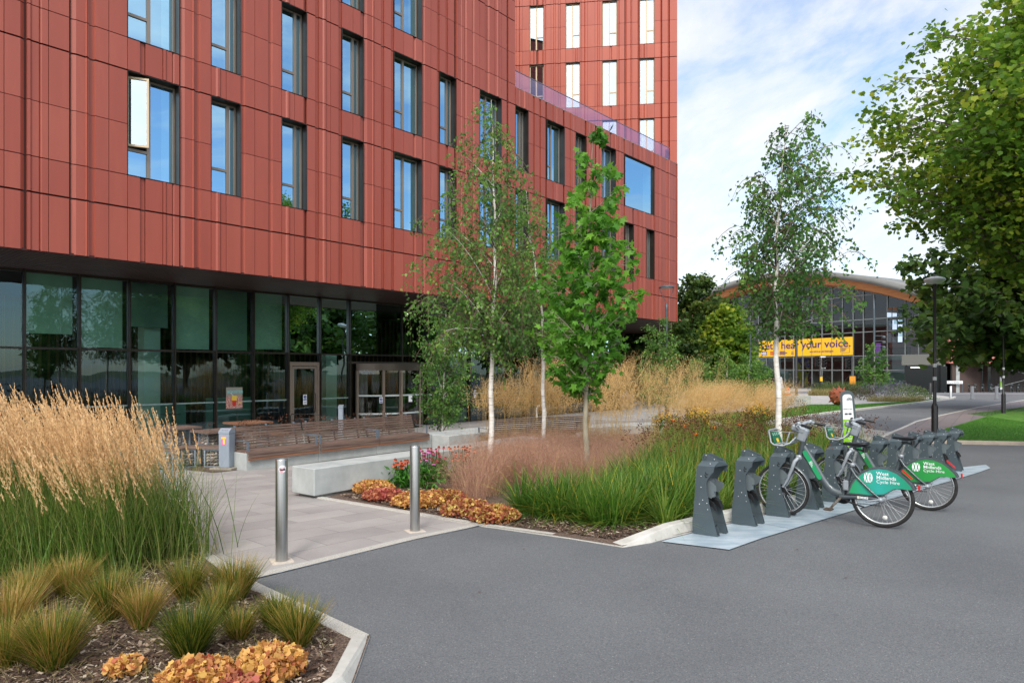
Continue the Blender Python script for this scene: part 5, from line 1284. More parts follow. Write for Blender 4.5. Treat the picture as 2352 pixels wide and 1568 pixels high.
# local x across, y away from the rider, slight backward lean
H_ = 1.66
def tot(w0, w1, z0, z1, r_, n=8):
    P = [(-w0, z0), (w0, z0)]
    for i in range(n + 1): a = PI / 2 * i / n; P.append((w1 - r_ + r_ * math.cos(a), z1 - r_ + r_ * math.sin(a)))
    for i in range(n + 1): a = PI / 2 + PI / 2 * i / n; P.append((-w1 + r_ + r_ * math.cos(a), z1 - r_ + r_ * math.sin(a)))
    return P
tm_ = Matrix.Rotation(math.radians(-3), 4, 'Y')
b = MB(); b.prism(tot(.150, .100, 0, H_, .09), -.035, .035, 'y', mat=tm_); b.build('frame', mGrS, t)
b = MB(); b.m = 0; b.prism(tot(.105, .068, .28, H_ - .06, .05), -.0385, -.036, 'y', mat=tm_)
b.m = 1; f_ = lambda z: .105 + (.068 - .105) * (z - .28) / (H_ - .34); b.prism([(-f_(.50), .50), (f_(.50), .50), (f_(1.20), 1.20), (-f_(1.20), 1.20)], -.0415, -.039, 'y', mat=tm_)
b.m = 2; b.prism([(-.05, 1.27), (-.006, 1.27), (-.006, 1.30), (-.05, 1.30)], -.041, -.039, 'y', mat=tm_); b.prism([(.004, 1.27), (.05, 1.27), (.05, 1.30), (.004, 1.30)], -.041, -.039, 'y', mat=tm_)
pn = b.build('panel', [mWhite, mLime, M('totem_ink', (60, 66, 70))], t)
for w, z, s_, mm in (('West', 1.54, .022, None), ('Midlands', 1.52, .022, None), ('Cycle Hire', 1.50, .02, None), ('Ready to ride?', 1.36, .022, None), ('How to hire', 1.14, .026, mWhite), ('Need help?', .66, .026, mWhite), ('Station', .43, .02, None), ('0000', .42, .03, None)):
    text(w, s_, mm or M('totem_ink2', (60, 66, 70)), pn, tm_ @ face_mtx((.0 if 'West' not in w and 'Mid' not in w and 'Cycle' not in w else .03, -.043, z), (1, 0, 0), (0, 0, 1)), ext=.0004, align='CENTER', bold=.0006) if w not in ('0000',) else None
b = MB()
for sx in (-.04, .04):
    for j, z in enumerate((1.00, .89, .78)):
        b.torus((sx, -.043, z + .05), .016, .002, 14, 4); b.prism([(sx - .03, z), (sx + .03, z), (sx + .03, z + .005), (sx - .03, z + .005)], -.044, -.042, 'y'); b.prism([(sx - .028, z - .014), (sx + .028, z - .014), (sx + .028, z - .009), (sx - .028, z - .009)], -.044, -.042, 'y')
b.build('pictogram', mWhite, pn)

q = G(2300, 900.5); dup(t, (q[0], q[1], g(q[1]) + .02), -.3, 'distant green and white information totem beside the far black lamp post')
# ---------------------------------------------------------------- planting: blades, panicles, flowers, trees
def blades(base, az, length, lean, curl, width, nseg=3, twist=0.6, rnd=None, wind=(0, 0)):
    """curved tapering strips. base (n,3); az heading; lean and curl: outward share of the length, linear and growing with height"""
    n = len(base); t = np.linspace(0, 1, nseg + 1)
    d = np.stack([np.cos(az), np.sin(az)], 1)
    hx = lean[:, None] * t + curl[:, None] * t ** 2.2
    hz = np.sqrt(np.clip(1 - (lean[:, None] + curl[:, None] * 1.1) ** 2 * .55, .12, 1)) * t - np.maximum(0, curl[:, None] - .35) * .55 * t ** 3
    P = np.zeros((n, nseg + 1, 3))
    P[:, :, 0] = base[:, 0:1] + length[:, None] * (hx * d[:, 0:1] + wind[0] * t ** 2)
    P[:, :, 1] = base[:, 1:2] + length[:, None] * (hx * d[:, 1:2] + wind[1] * t ** 2)
    P[:, :, 2] = base[:, 2:3] + length[:, None] * hz
    P[:, :, 2] = np.maximum(P[:, :, 2], base[:, 2:3] + .004)
    wa = az + PI / 2 + (R.random(n) - .5) * 2 * twist
    wv = np.stack([np.cos(wa), np.sin(wa), np.zeros(n)], 1)
    ww = width[:, None] * np.clip(1.05 - t ** 1.6, .05, 1) * .5
    A = P - wv[:, None, :] * ww[:, :, None]; B = P + wv[:, None, :] * ww[:, :, None]
    V = np.stack([A, B], 2).reshape(n, -1, 3)              # n, 2*(nseg+1)
    k = 2 * (nseg + 1); i = np.arange(n)[:, None] * k; fs = []
    for j in range(nseg): fs.append(np.concatenate([i + 2 * j, i + 2 * j + 1, i + 2 * j + 3, i + 2 * j + 2], 1))
    rv = np.repeat(rnd if rnd is not None else R.random(n), k)
    return V.reshape(-1, 3), np.concatenate(fs), rv, P[:, -1, :], P
class NB:
    def __init__(s): s.V = []; s.F = {}; s.r = []; s.n = 0
    def add(s, V, Fc, r):
        Fc = np.asarray(Fc); s.V.append(V); s.F.setdefault(Fc.shape[1], []).append(Fc + s.n); s.r.append(np.broadcast_to(r, (len(V),))); s.n += len(V)
    def build(s, name, mat, parent=None, smooth=False):
        return mesh_np(name, np.concatenate(s.V), [np.concatenate(f) for f in s.F.values()], mat, parent, np.concatenate(s.r), smooth)
def gz_(x, y, off=.015): return np.stack([x, y, gv(y) + off], 1)
def inpoly(x, y, poly):
    c = np.zeros(len(x), bool); n = len(poly)
    for i in range(n):
        x1, y1 = poly[i]; x2, y2 = poly[(i + 1) % n]
        c ^= ((y1 > y) != (y2 > y)) & (x < (x2 - x1) * (y - y1) / (y2 - y1 + 1e-12) + x1)
    return c
def scatter(poly, n, wfun=None):
    xs = [p[0] for p in poly]; ys = [p[1] for p in poly]; X = []; Y = []; got = 0
    while got < n:
        x = R.uniform(min(xs), max(xs), n * 2); y = R.uniform(min(ys), max(ys), n * 2); m = inpoly(x, y, poly)
        if wfun is not None: m &= R.random(len(x)) < wfun(x, y)
        X.append(x[m]); Y.append(y[m]); got += m.sum()
    return np.concatenate(X)[:n], np.concatenate(Y)[:n]
def cards(C, size, aspect=.5, normal_up=.3, droop=0.0, tpl=None, fold=0.0):
    """leaf shapes placed at C; tpl outline in the leaf plane (length along +y)"""
    n = len(C)
    if tpl is None: tpl = np.array([(0, 0), (aspect * .5, .42), (0, 1), (-aspect * .5, .42)])
    ax = R.normal(size=(n, 3)); ax[:, 2] -= droop; ax /= np.linalg.norm(ax, axis=1, keepdims=True)      # leaf direction
    nn = R.normal(size=(n, 3)); nn[:, 2] += normal_up * 3; nn -= (nn * ax).sum(1, keepdims=True) * ax; nn /= np.linalg.norm(nn, axis=1, keepdims=True)
    sd = np.cross(ax, nn); k = len(tpl)
    V = C[:, None, :] + size[:, None, None] * (sd[:, None, :] * tpl[None, :, 0:1] + ax[:, None, :] * tpl[None, :, 1:2] + nn[:, None, :] * (np.abs(tpl[None, :, 0:1]) * fold))
    return V.reshape(-1, 3), k
def fan(n, k): 
    i = np.arange(n)[:, None] * k
    return i + np.arange(k)[None, :]
def star(lobes=5, inner=.45, spread=250):
    P = [(0, 0)]
    for i in range(lobes):
        a = math.radians(-spread / 2 + spread * i / (lobes - 1)); L = 1.0 - .18 * abs(i - (lobes - 1) / 2)
        if i: am = math.radians(-spread / 2 + spread * (i - .5) / (lobes - 1)); P.append((inner * math.sin(am) , .25 + inner * math.cos(am)))
        P.append((.75 * L * math.sin(a), .25 + .75 * L * math.cos(a)))
    return np.array(P)
# ---- tree generator
mBirch = None
def birch_bark():
    m, nt, b = nodes('birch_bark'); L = nt.links; tc = N(nt, 'ShaderNodeTexCoord'); mp = N(nt, 'ShaderNodeMapping'); mp.inputs['Scale'].default_value = (4, 4, 22); L.new(tc.outputs['Object'], mp.inputs[0])
    n = N(nt, 'ShaderNodeTexNoise', Scale=1.0, Detail=3.0); L.new(mp.outputs[0], n.inputs['Vector'])
    n2 = N(nt, 'ShaderNodeTexNoise', Scale=5.0, Detail=6.0); L.new(tc.outputs['Object'], n2.inputs['Vector'])
    r = ramp(nt, [(.30, lin((52, 44, 38))), (.37, lin((214, 208, 200))), (.6, lin((232, 228, 222)))], n.outputs[0]); r2 = ramp(nt, [(.3, (.75, .72, .70)), (.6, (1, 1, 1))], n2.outputs[0])
    x = N(nt, 'ShaderNodeMix', data_type='RGBA', blend_type='MULTIPLY'); x.inputs[0].default_value = 1; L.new(r.outputs[0], x.inputs[6]); L.new(r2.outputs[0], x.inputs[7]); L.new(x.outputs[2], b.inputs['Base Color']); b.inputs['Roughness'].default_value = .75
    return m
mBirch = birch_bark()
mTwig = M('twig_bark', (84, 66, 56), (110, 90, 76), rough=.9, scale=8)
mBarkG = M('grey_bark', (128, 118, 100), (158, 150, 130), rough=.9, scale=12, detail=8, stretch=(1, 1, .3), bump=.5, bscale=60)
mBarkD = M('sycamore_bark', (84, 76, 66), (112, 104, 90), rough=.95, scale=9, detail=8, bump=.5, bscale=30)
def bez(a, b, c, n): return [a * (1 - t) ** 2 + b * 2 * t * (1 - t) + c * t * t for t in [i / n for i in range(n + 1)]]
def tree(name, label, base, trunk, r0, envelope, nlimb, ntwig, leaves_per, leaf, mats, rise=.5, twig_len=.5, droop=.4, zstart=1.6, seed=1, group=None, limb_r=.25, wig=.10, lumps=0.0, cat='tree', low_r=1.0, tube_n=5, jitter=.05, inner=.15):
    """trunk: list of (dx, dy, z); envelope: list of (z, radius, dx, dy)"""
    birch = 'birch' in name; limb_r = limb_r * (.6 if birch else 1)
    rr = random.Random(seed); bx, by = base; t = thing(name, label, cat, (bx, by, g(by)), 0, group)
    ez = [e[0] for e in envelope]
    def env(z): return np.interp(z, ez, [e[1] for e in envelope]), np.interp(z, ez, [e[2] for e in envelope]), np.interp(z, ez, [e[3] for e in envelope])
    def tr(z): zs = [p[2] for p in trunk]; return Vector((np.interp(z, zs, [p[0] for p in trunk]), np.interp(z, zs, [p[1] for p in trunk]), z))
    H = trunk[-1][2]; tb_ = MB()
    nz = 26; pts = []; 
    for i in range(nz + 1):
        z = H * i / nz; p = tr(z); w = r0 * .22 * math.sin(i * 1.3 + seed); pts.append(Vector((p.x + w * (i > 1), p.y, z)))
    tb_.tube(pts, [r0 * (1.25 if i == 0 else 1) * max(.07, (1 - i / nz) ** .8) for i in range(nz + 1)], 10)
    tw = MB(); LC = []; LR = []
    z0, z1 = ez[0], ez[-1]
    zg = np.linspace(z0, z1, 60); wg = np.array([env(z)[0] for z in zg]) ** 1.35; cg = np.cumsum(wg) / wg.sum()
    for i in range(nlimb):
        f = (i + rr.random() * .6) / nlimb; ze = float(np.interp(f, cg, zg)); R_, ox, oy = env(ze)
        az = i * 2.399 + rr.uniform(-.3, .3); rad = R_ * (rr.uniform(.62, 1.0) if i % 3 else rr.uniform(.25, .6))
        e = Vector((ox + rad * math.cos(az), oy + rad * math.sin(az), ze))
        zs = max(zstart, min(H * .97, ze - rise * rad - .15 * rr.random())); s = tr(zs)
        mid = s.lerp(e, .5) + Vector((rr.uniform(-wig, wig), rr.uniform(-wig, wig), rad * .22 + rr.uniform(-wig, wig)))
        pl = bez(s, mid, e, 6); r_ = r0 * limb_r * (1 - .75 * zs / H) + .004
        (tw if birch and i % 7 else tb_).tube(pl, [r_ * (1 - .85 * k / 6) for k in range(7)], tube_n, cap=False)
        col = rr.random()
        for j in range(ntwig):
            q = inner + (1 - inner) * (j + rr.random()) / ntwig; k = min(5, int(q * 6)); p = pl[k].lerp(pl[k + 1], q * 6 - k)
            a2 = az + rr.uniform(-1.5, 1.5); ln = twig_len * rr.uniform(.5, 1.2)
            dn = Vector((math.cos(a2), math.sin(a2), rr.uniform(-.1, .7) - droop * .4)).normalized()
            m_ = p + dn * ln * .6; c = m_ + Vector((dn.x * .35, dn.y * .35, -droop)) * ln
            tp_ = bez(p, m_, c, 4)
            tq = min(r0 / .05, 1.8); tw.tube(tp_, [.006 * tq, .005 * tq, .004 * tq, .003 * tq, .002], 3, cap=False)
            nl = int(leaves_per * rr.uniform(.6, 1.4))
            for _ in range(nl):
                u = rr.random() ** .7; k2 = min(3, int(u * 4)); c_ = tp_[k2].lerp(tp_[k2 + 1], u * 4 - k2)
                LC.append((c_.x + rr.gauss(0, jitter), c_.y + rr.gauss(0, jitter), c_.z + rr.gauss(0, jitter))); LR.append(min(1, max(0, col * .45 + rr.random() * .55)))
    tb_.build('trunk', mats[0], t); tw.build('twigs', mats[1], t)
    C = np.array(LC); n = len(C); size = leaf['size'] * R.uniform(.65, 1.25, n)
    V, k = cards(C, size, leaf.get('aspect', .6), leaf.get('up', .3), leaf.get('droop', .6), leaf.get('tpl'), leaf.get('fold', .25))
    nb = NB(); nb.add(V, fan(n, k), np.repeat(np.array(LR), k)); nb.build('crown', mats[2], t)
    return t
mLB1 = leafmat('birch_leaves', [(66, 104, 54), (88, 132, 62), (118, 162, 74), (166, 192, 92)], .5)
mLB2 = leafmat('birch_leaves_fresh', [(58, 98, 54), (78, 122, 60), (106, 150, 68), (146, 178, 84)], .5)
mLQ = leafmat('liquidambar_leaves', [(60, 106, 38), (84, 142, 46), (118, 174, 60), (158, 202, 82)], .5)
mLS = leafmat('sycamore_leaves', [(66, 100, 36), (88, 126, 42), (110, 148, 48), (146, 172, 56), (196, 200, 72)], .55)
mLD = leafmat('oak_leaves', [(42, 66, 32), (58, 86, 38), (84, 112, 46), (124, 136, 58)], .45)
ST5 = star(5, .30, 240); ST3 = star(5, .50, 210)
tree('silver_birch', 'tall weeping silver birch with white trunk in the purple grass, left of the maple-leaved tree', at(1127, 13.0), [(0, 0, 0), (.02, 0, 2.2), (.09, .0, 4.2), (.02, 0, 7.2)], .058,
     [(2.3, .8, -.5, 0), (3.2, 1.5, -.35, 0), (4.6, 1.35, -.22, 0), (5.6, 1.1, .0, 0), (6.5, .66, .05, 0), (7.25, .32, .05, 0)], 84, 8, 18, dict(size=.07, aspect=.72, droop=1.2, up=.1), (mBirch, mTwig, mLB1), rise=.9, twig_len=.50, droop=1.0, zstart=2.7, seed=3, limb_r=.32, jitter=.04)
tree('silver_birch', 'slim silver birch directly behind and between the weeping birch and the maple-leaved tree', at(1250, 15.5), [(0, 0, 0), (-.05, 0, 3.4), (-.38, 0, 5.6), (-.4, 0, 6.2)], .055,
     [(2.9, .45, -.1, 0), (3.8, .75, -.1, 0), (5.0, .62, -.3, 0), (6.2, .15, -.4, 0)], 40, 8, 18, dict(size=.066, aspect=.72, droop=1.2, up=.1), (mBirch, mTwig, mLB1), rise=.9, twig_len=.42, droop=1.0, zstart=2.8, seed=8, limb_r=.3, jitter=.04)
tree('sweetgum_tree', 'young upright tree with star-shaped bright green leaves, centre of the bed', at(1347, 11.5), [(0, 0, 0), (-.02, 0, 2.0), (.05, 0, 4.2), (.12, 0, 6.1)], .053,
     [(1.7, .35, -.1, 0), (2.4, .88, -.12, 0), (3.3, 1.0, .0, 0), (4.2, .85, .12, 0), (5.0, .45, .12, 0), (6.35, .07, .12, 0)], 74, 5, 9, dict(size=.135, tpl=ST5, droop=.9, up=.55, fold=.15), (mBarkG, mBarkG, mLQ), rise=.75, twig_len=.24, droop=.25, zstart=1.55, seed=5, limb_r=.34, jitter=.045)
tree('silver_birch', 'silver birch with bright white trunk standing behind the row of bicycle docks', at(1790, 12.6), [(0, 0, 0), (.0, 0, 1.0), (-.07, 0, 2.8), (-.05, 0, 4.4), (.12, 0, 6.5)], .066,
     [(3.05, .75, .55, 0), (3.5, 1.05, .4, 0), (4.2, 1.35, .1, 0), (5.0, 1.08, .3, 0), (5.8, .92, .35, 0), (6.4, .62, .35, 0), (6.85, .30, .35, 0)], 74, 7, 16, dict(size=.076, aspect=.75, droop=1.0, up=.15), (mBirch, mTwig, mLB2), rise=.8, twig_len=.46, droop=.75, zstart=2.2, seed=12, limb_r=.36, jitter=.045)
# low hanging right hand branches of the same tree are part of its envelope; small multi stem birch by the glass
tree('multi_stem_birch', 'small multi-stemmed birch in front of the revolving door', at(1016, 21.5), [(0, 0, 0), (.05, 0, 2), (.12, 0, 4.1)], .04,
     [(.9, .6, .1, 0), (1.7, 1.0, .1, 0), (2.4, 1.0, .1, 0), (3.3, .65, .1, 0), (4.2, .2, .1, 0)], 54, 7, 20, dict(size=.075, aspect=.75, droop=.8, up=.2), (mBirch, mTwig, mLB2), rise=1.2, twig_len=.42, droop=.4, zstart=.25, seed=21, limb_r=.6)
tree('young_birch', 'young birch with reddish trunk close to the nearest grey V-armed lamp', at(1516, 28), [(0, 0, 0), (-.05, 0, 2.5), (0, 0, 4.6)], .045,
     [(1.2, .8, 0, 0), (2.4, .95, 0, 0), (3.6, .7, 0, 0), (4.7, .15, 0, 0)], 40, 8, 16, dict(size=.10, aspect=.75, droop=.6, up=.2), (M('red_brown_bark', (140, 104, 88), (168, 136, 118), rough=.8, scale=6), mTwig, mLB1), rise=1.0, twig_len=.5, droop=.4, zstart=.9, seed=31, limb_r=.4)
for i, (u, y, h, w, lb) in enumerate(((1600, 43, 3.2, 1.3, 'slender young birch behind the golden grass, below the dark oaks'), (1668, 47, 3.6, 1.3, 'young birch behind the golden grass, left of the banner'), (1718, 44, 3.4, 1.2, 'young birch behind the golden grass beneath the left end of the banner'), (1748, 50, 3.0, 1.0, 'thin young birch just left of the white birch trunk in the distance'))):
    tree('young_birch', lb, at(u, y), [(0, 0, 0), (.1, 0, h)], .04, [(.6, w * .6, 0, 0), (h * .5, w, 0, 0), (h * .85, w * .6, 0, 0), (h + .2, .15, 0, 0)], 34, 7, 14, dict(size=.15, aspect=.75, droop=.5, up=.2), (mBirch, mTwig, mLB1), rise=1.0, twig_len=.5, droop=.3, zstart=.4, seed=40 + i, limb_r=.4, group='young birches across the plaza')
tree('multi_stem_birch', 'small multi-stemmed tree in the lavender bed behind the spiked ball', at(2007, 60), [(0, 0, 0), (.1, 0, 4.6)], .05, [(1.2, 1.3, 0, 0), (2.6, 1.5, 0, 0), (4.0, 1.0, 0, 0), (5.0, .3, 0, 0)], 34, 7, 14, dict(size=.17, aspect=.75, droop=.4, up=.3), (mBirch, mTwig, mLB2), rise=1.6, twig_len=.6, droop=.2, zstart=.2, seed=51, limb_r=.6)
# big sycamore on the right lawn, its trunk just outside the frame
tree('sycamore_tree', 'huge sycamore with yellowing leaves filling the upper right corner', (14.8, 17.6), [(0, 0, 0), (-.1, 0, 3.0), (-.3, 0, 7.0), (-.2, 0, 12.4)], .30,
     [(4.7, 2.2, 1.3, 0), (5.4, 3.2, .7, 0), (6.2, 4.5, 0, 0), (7.4, 5.7, -.9, 0), (9.0, 4.9, -.6, 0), (11.0, 3.6, -.2, 0), (12.8, 1.5, .2, 0)], 190, 14, 27, dict(size=.135, tpl=ST3, droop=.7, up=.75, fold=.12), (mBarkD, mBarkD, mLS), rise=.55, twig_len=1.05, droop=.25, zstart=3.2, seed=61, limb_r=.2, wig=.5, jitter=.16)
tree('sycamore_tree', 'second, darker sycamore standing beyond the first, over the far black lamp', (30.4, 39.0), [(0, 0, 0), (0, 0, 12)], .3,
     [(3.2, 4.8, -1, 0), (5.0, 7.0, -1, 0), (8, 7.5, 0, 0), (11, 5.0, 0, 0), (13, 1, 0, 0)], 110, 11, 20, dict(size=.40, tpl=ST3, droop=.6, up=.6, fold=.12), (mBarkD, mBarkD, mLD), rise=.5, twig_len=1.4, droop=.3, zstart=2.5, seed=62, limb_r=.3, wig=.6, jitter=.3)
for i, (u, y, h, w, lb, mt) in enumerate(((1598, 62, 11.3, 3.6, 'tall dark oak just right of the red building corner', mLD), (1668, 58, 7.9, 2.8, 'rounder olive-green oak in front of the left end of the arched roof', mLS), (1548, 56, 6.4, 3.0, 'low dark tree under the overhang of the red building', mLD), (1462, 52, 5.4, 2.6, 'dark tree seen under the overhang behind the golden oat grass', mLD))):
    tree('oak_tree', lb, at(u, y), [(0, 0, 0), (.2, 0, h * .55), (0, 0, h * .9)], .24, [(h * .18, w * .75, 0, 0), (h * .45, w, 0, 0), (h * .75, w * .8, 0, 0), (h, w * .25, 0, 0)], 64, 9, 18, dict(size=.30, tpl=ST3, droop=.3, up=.5, fold=.1), (mBarkD, mBarkD, mt), rise=.4, twig_len=1.0, droop=.2, zstart=h * .15, seed=70 + i, limb_r=.35, wig=.4, jitter=.22, group='oaks at the end of the red building')
# ---------------------------------------------------------------- ornamental grasses and flowers
mStraw = leafmat('feather_reed_plumes', [(190, 146, 98), (212, 172, 122), (232, 198, 150), (200, 158, 108)], .3, rough=.8)
mReed = leafmat('feather_reed_leaves', [(54, 84, 30), (82, 118, 40), (120, 138, 62), (168, 156, 104)], .35)
mSedge = leafmat('bronze_sedge', [(40, 66, 18), (84, 108, 30), (128, 134, 44), (168, 138, 62), (196, 156, 98)], .35)
mStrap = leafmat('strap_leaves', [(46, 88, 34), (76, 120, 42), (108, 144, 54), (154, 168, 78)], .45, rough=.4)
mStrapY = leafmat('yellowing_leaves', [(168, 168, 56), (206, 186, 60), (176, 140, 70), (150, 150, 60)], .35)
mRustH = leafmat('brown_seed_heads', [(78, 48, 34), (104, 66, 46), (88, 56, 40)], .1, rough=.9)
mPinkG = leafmat('purple_haze_grass', [(158, 120, 104), (190, 148, 128), (212, 176, 142), (172, 128, 122)], .4, rough=.8)
mGold = leafmat('golden_oat_panicles', [(200, 162, 104), (224, 188, 126), (240, 212, 156), (210, 170, 112)], .4, rough=.8)
mGoldS = leafmat('golden_oat_stems', [(190, 156, 88), (206, 172, 102), (150, 150, 80)], .3)
mHeu = leafmat('coral_bells_leaves', [(140, 100, 50), (204, 168, 88), (192, 124, 80), (142, 60, 58), (208, 188, 100), (214, 178, 104)], .25, rough=.5)
mHeuY = leafmat('coral_bells_gold', [(146, 64, 60), (204, 144, 86), (222, 182, 100), (176, 92, 70), (228, 204, 120)], .25, rough=.5)
mHeuR = leafmat('coral_bells_red', [(160, 62, 70), (190, 96, 88), (206, 140, 100), (140, 48, 62)], .35, rough=.45)
mEch = leafmat('coneflower_foliage', [(44, 96, 32), (70, 130, 42), (96, 150, 50)], .35)
mTan = leafmat('tan_grass', [(150, 138, 88), (176, 162, 112), (120, 128, 70)], .35)

def stuff(o, label, cat): return tag(o, label, cat, None, 'stuff')
# --- feather reed grass in the corner bed
def reed_mass():
    poly = [(-8.5, 5.9), (-4.6, 5.95), (-3.35, 6.1), (-3.1, 6.5), (-3.2, 7.2), (-4.3, 7.9), (-6.4, 8.6), (-8.5, 8.6)]
    leaf = NB(); plume = NB()
    cx, cy = scatter(poly, 150)
    n = 17000; k = R.integers(0, len(cx), n); x = cx[k] + R.normal(0, .13, n); y = cy[k] + R.normal(0, .12, n)
    V, Fc, r, tip, P = blades(gz_(x, y), R.uniform(0, 2 * PI, n), R.uniform(.55, 1.15, n), R.uniform(.05, .30, n), R.uniform(.1, .6, n) ** 1.3, R.uniform(.005, .010, n), 4, rnd=np.clip(R.beta(1.2, 1.5, n), 0, 1), wind=(-.03, 0)); leaf.add(V, Fc, r)
    # dead straw coloured arching leaves low down
    n = 5200; k = R.integers(0, len(cx), n); x = cx[k] + R.normal(0, .2, n); y = cy[k] + R.normal(0, .18, n)
    V, Fc, r, tip, P = blades(gz_(x, y), R.uniform(0, 2 * PI, n), R.uniform(.35, .8, n), R.uniform(.2, .5, n), R.uniform(.5, 1.1, n), R.uniform(.004, .008, n), 5, rnd=R.uniform(.8, 1, n)); leaf.add(V, Fc, r)
    ok = np.where(cx < -3.22)[0]; n = 4100; k = ok[R.integers(0, len(ok), n)]; x = cx[k] + R.normal(0, .11, n); y = cy[k] + R.normal(0, .12, n)
    ht = (.95 + .80 * R.beta(1.7, 1.9, n)) * np.clip(1 - (x + 5.2) * .06, .82, 1.0)
    az = R.uniform(0, 2 * PI, n)
    V, Fc, r, tip, P = blades(gz_(x, y), az, ht, R.uniform(.02, .12, n), R.uniform(0, .12, n), np.full(n, .0038), 6, rnd=R.uniform(.45, .85, n), wind=(-.22, .02)); leaf.add(V, Fc, r)
    # plume: many short ascending sprigs around the last 22 per cent of the stalk
    m = 40; a = P[:, 5, :]; b = P[:, 6, :]; pl = .36
    dirv = (b - a); dirv /= np.linalg.norm(dirv, axis=1, keepdims=True)
    t = np.tile(np.linspace(-1.0, 1.0, m), n) + R.normal(0, .03, n * m); B = np.repeat(b, m, 0) - np.repeat(dirv, m, 0) * (pl * .5 * (1 - t))[:, None]
    prof = np.clip(1 - np.abs(t + .25) ** 2.0 * .62, .1, 1)
    az2 = R.uniform(0, 2 * PI, n * m); ln = R.uniform(.026, .052, n * m) * (.5 + prof * .5)
    d2 = np.repeat(dirv, m, 0) + np.stack([np.cos(az2), np.sin(az2), np.zeros(n * m)], 1) * .42 * prof[:, None]; d2 /= np.linalg.norm(d2, axis=1, keepdims=True)
    w = np.cross(d2, R.normal(size=(n * m, 3))); w /= np.linalg.norm(w, axis=1, keepdims=True); w *= .0048
    Vp = np.stack([B, B + d2 * ln[:, None] * .5 + w, B + d2 * ln[:, None], B + d2 * ln[:, None] * .5 - w], 1).reshape(-1, 3)
    plume.add(Vp, fan(n * m, 4), np.repeat(np.clip(np.repeat(R.random(n), m) * .6 + R.random(n * m) * .4, 0, 1), 4))
    o = leaf.build('feather_reed_grass', mReed); stuff(o, 'dense stand of feather reed grass with straw plumes leaning left in the corner bed', 'ornamental grass')
    plume.build('plumes', mStraw, o)
reed_mass()
# --- bronze sedge tufts, each a plant of its own
def tuft(label, u, v, rad, h, n, mat, shade=0.0, y=None, group='bronze sedge tufts in the corner bed', name='sedge_tuft', w=(.0040, .0075), lean=(.05, .80), curl=(.0, .45)):
    p = G(u, v) if y is None else at(u, y)
    rad *= .58; h *= .88; k = int(n * .27); a = R.uniform(0, 2 * PI, k); q = np.sqrt(R.random(k)) * rad * .30
    base = np.stack([q * np.cos(a), q * np.sin(a), np.zeros(k)], 1); az = a + R.normal(0, .5, k)
    rn = np.clip(R.beta(.9, 1.2, k) + shade, 0, 1)
    V, Fc, r, tip, P = blades(base, az, R.uniform(.65, 1.1, k) * h * 1.12, R.uniform(lean[0], lean[1], k) * (rad / h), R.uniform(curl[0], curl[1], k), R.uniform(w[0], w[1], k), 4, rnd=rn)
    o = mesh_np(name, V, [Fc], mat, None, r); o.location = (p[0], p[1], g(p[1]) + .016)
    return tag(o, label, 'grass tuft', group)
TF = [(121, 1542, .42, .40, 5200, .06, 'large olive sedge tuft at lower left, nearest the camera'), (250, 1428, .40, .38, 4200, .0, 'broad sedge tuft with coppery tips, second row left of centre in the corner bed'),
      (325, 1450, .30, .34, 2800, .28, 'tan-tipped sedge tuft close against the broad one, in the middle of the corner bed'), (436, 1520, .36, .36, 4600, -.22, 'dark green sedge tuft behind the front orange leaved plants'),
      (430, 1385, .34, .36, 3000, .0, 'upright green sedge tuft at the foot of the feather reed'), (540, 1382, .42, .36, 4200, .10, 'wide arching sedge tuft touching the plaza paving corner'),
      (500, 1436, .26, .30, 2400, .0, 'small sedge tuft in the middle, behind the dark green one'), (549, 1476, .24, .24, 2200, .05, 'low bronze sedge tuft right beside the dark green one'),
      (637, 1452, .30, .28, 2600, -.15, 'green sedge tuft at the kerb, behind the rightmost one'), (686, 1489, .34, .32, 3400, .0, 'rightmost sedge tuft with orange tips, at the corner of the kerb'),
      (18, 1462, .40, .38, 3000, .35, 'straw-coloured sedge tuft at the left edge of the frame'), (60, 1400, .40, .34, 2600, .2, 'tangled sedge tuft between the feather reed and the large olive tuft'),
      (160, 1372, .42, .34, 2600, .3, 'pale tangled tuft at the left foot of the feather reed'), (10, 1540, .34, .34, 2400, .15, 'sedge tuft cut by the left frame edge beside the large olive tuft')]
for u, v, rad, h, n, sh, lb in TF: tuft(lb, u, v, rad, h, n, mSedge, sh)
# --- dead stems lying on the mulch
def litter():
    n = 2600; x, y = scatter([(-3.4, 2.8), (-1.7, 2.7), (-1.15, 4.6), (-2.5, 5.8), (-5.6, 5.8)], n); V, Fc, r, _, _ = blades(gz_(x, y, .045), R.uniform(0, 2 * PI, n), R.uniform(.06, .24, n), R.uniform(.7, .95, n), R.uniform(.3, .6, n), R.uniform(.0015, .003, n), 3, rnd=R.random(n))
    V[:, 2] = np.minimum(V[:, 2], .085); stuff(mesh_np('dead_stems', V, [Fc], mTan, None, r), 'dry pale grass stems lying on the bark in the corner bed', 'dead stems')
litter()
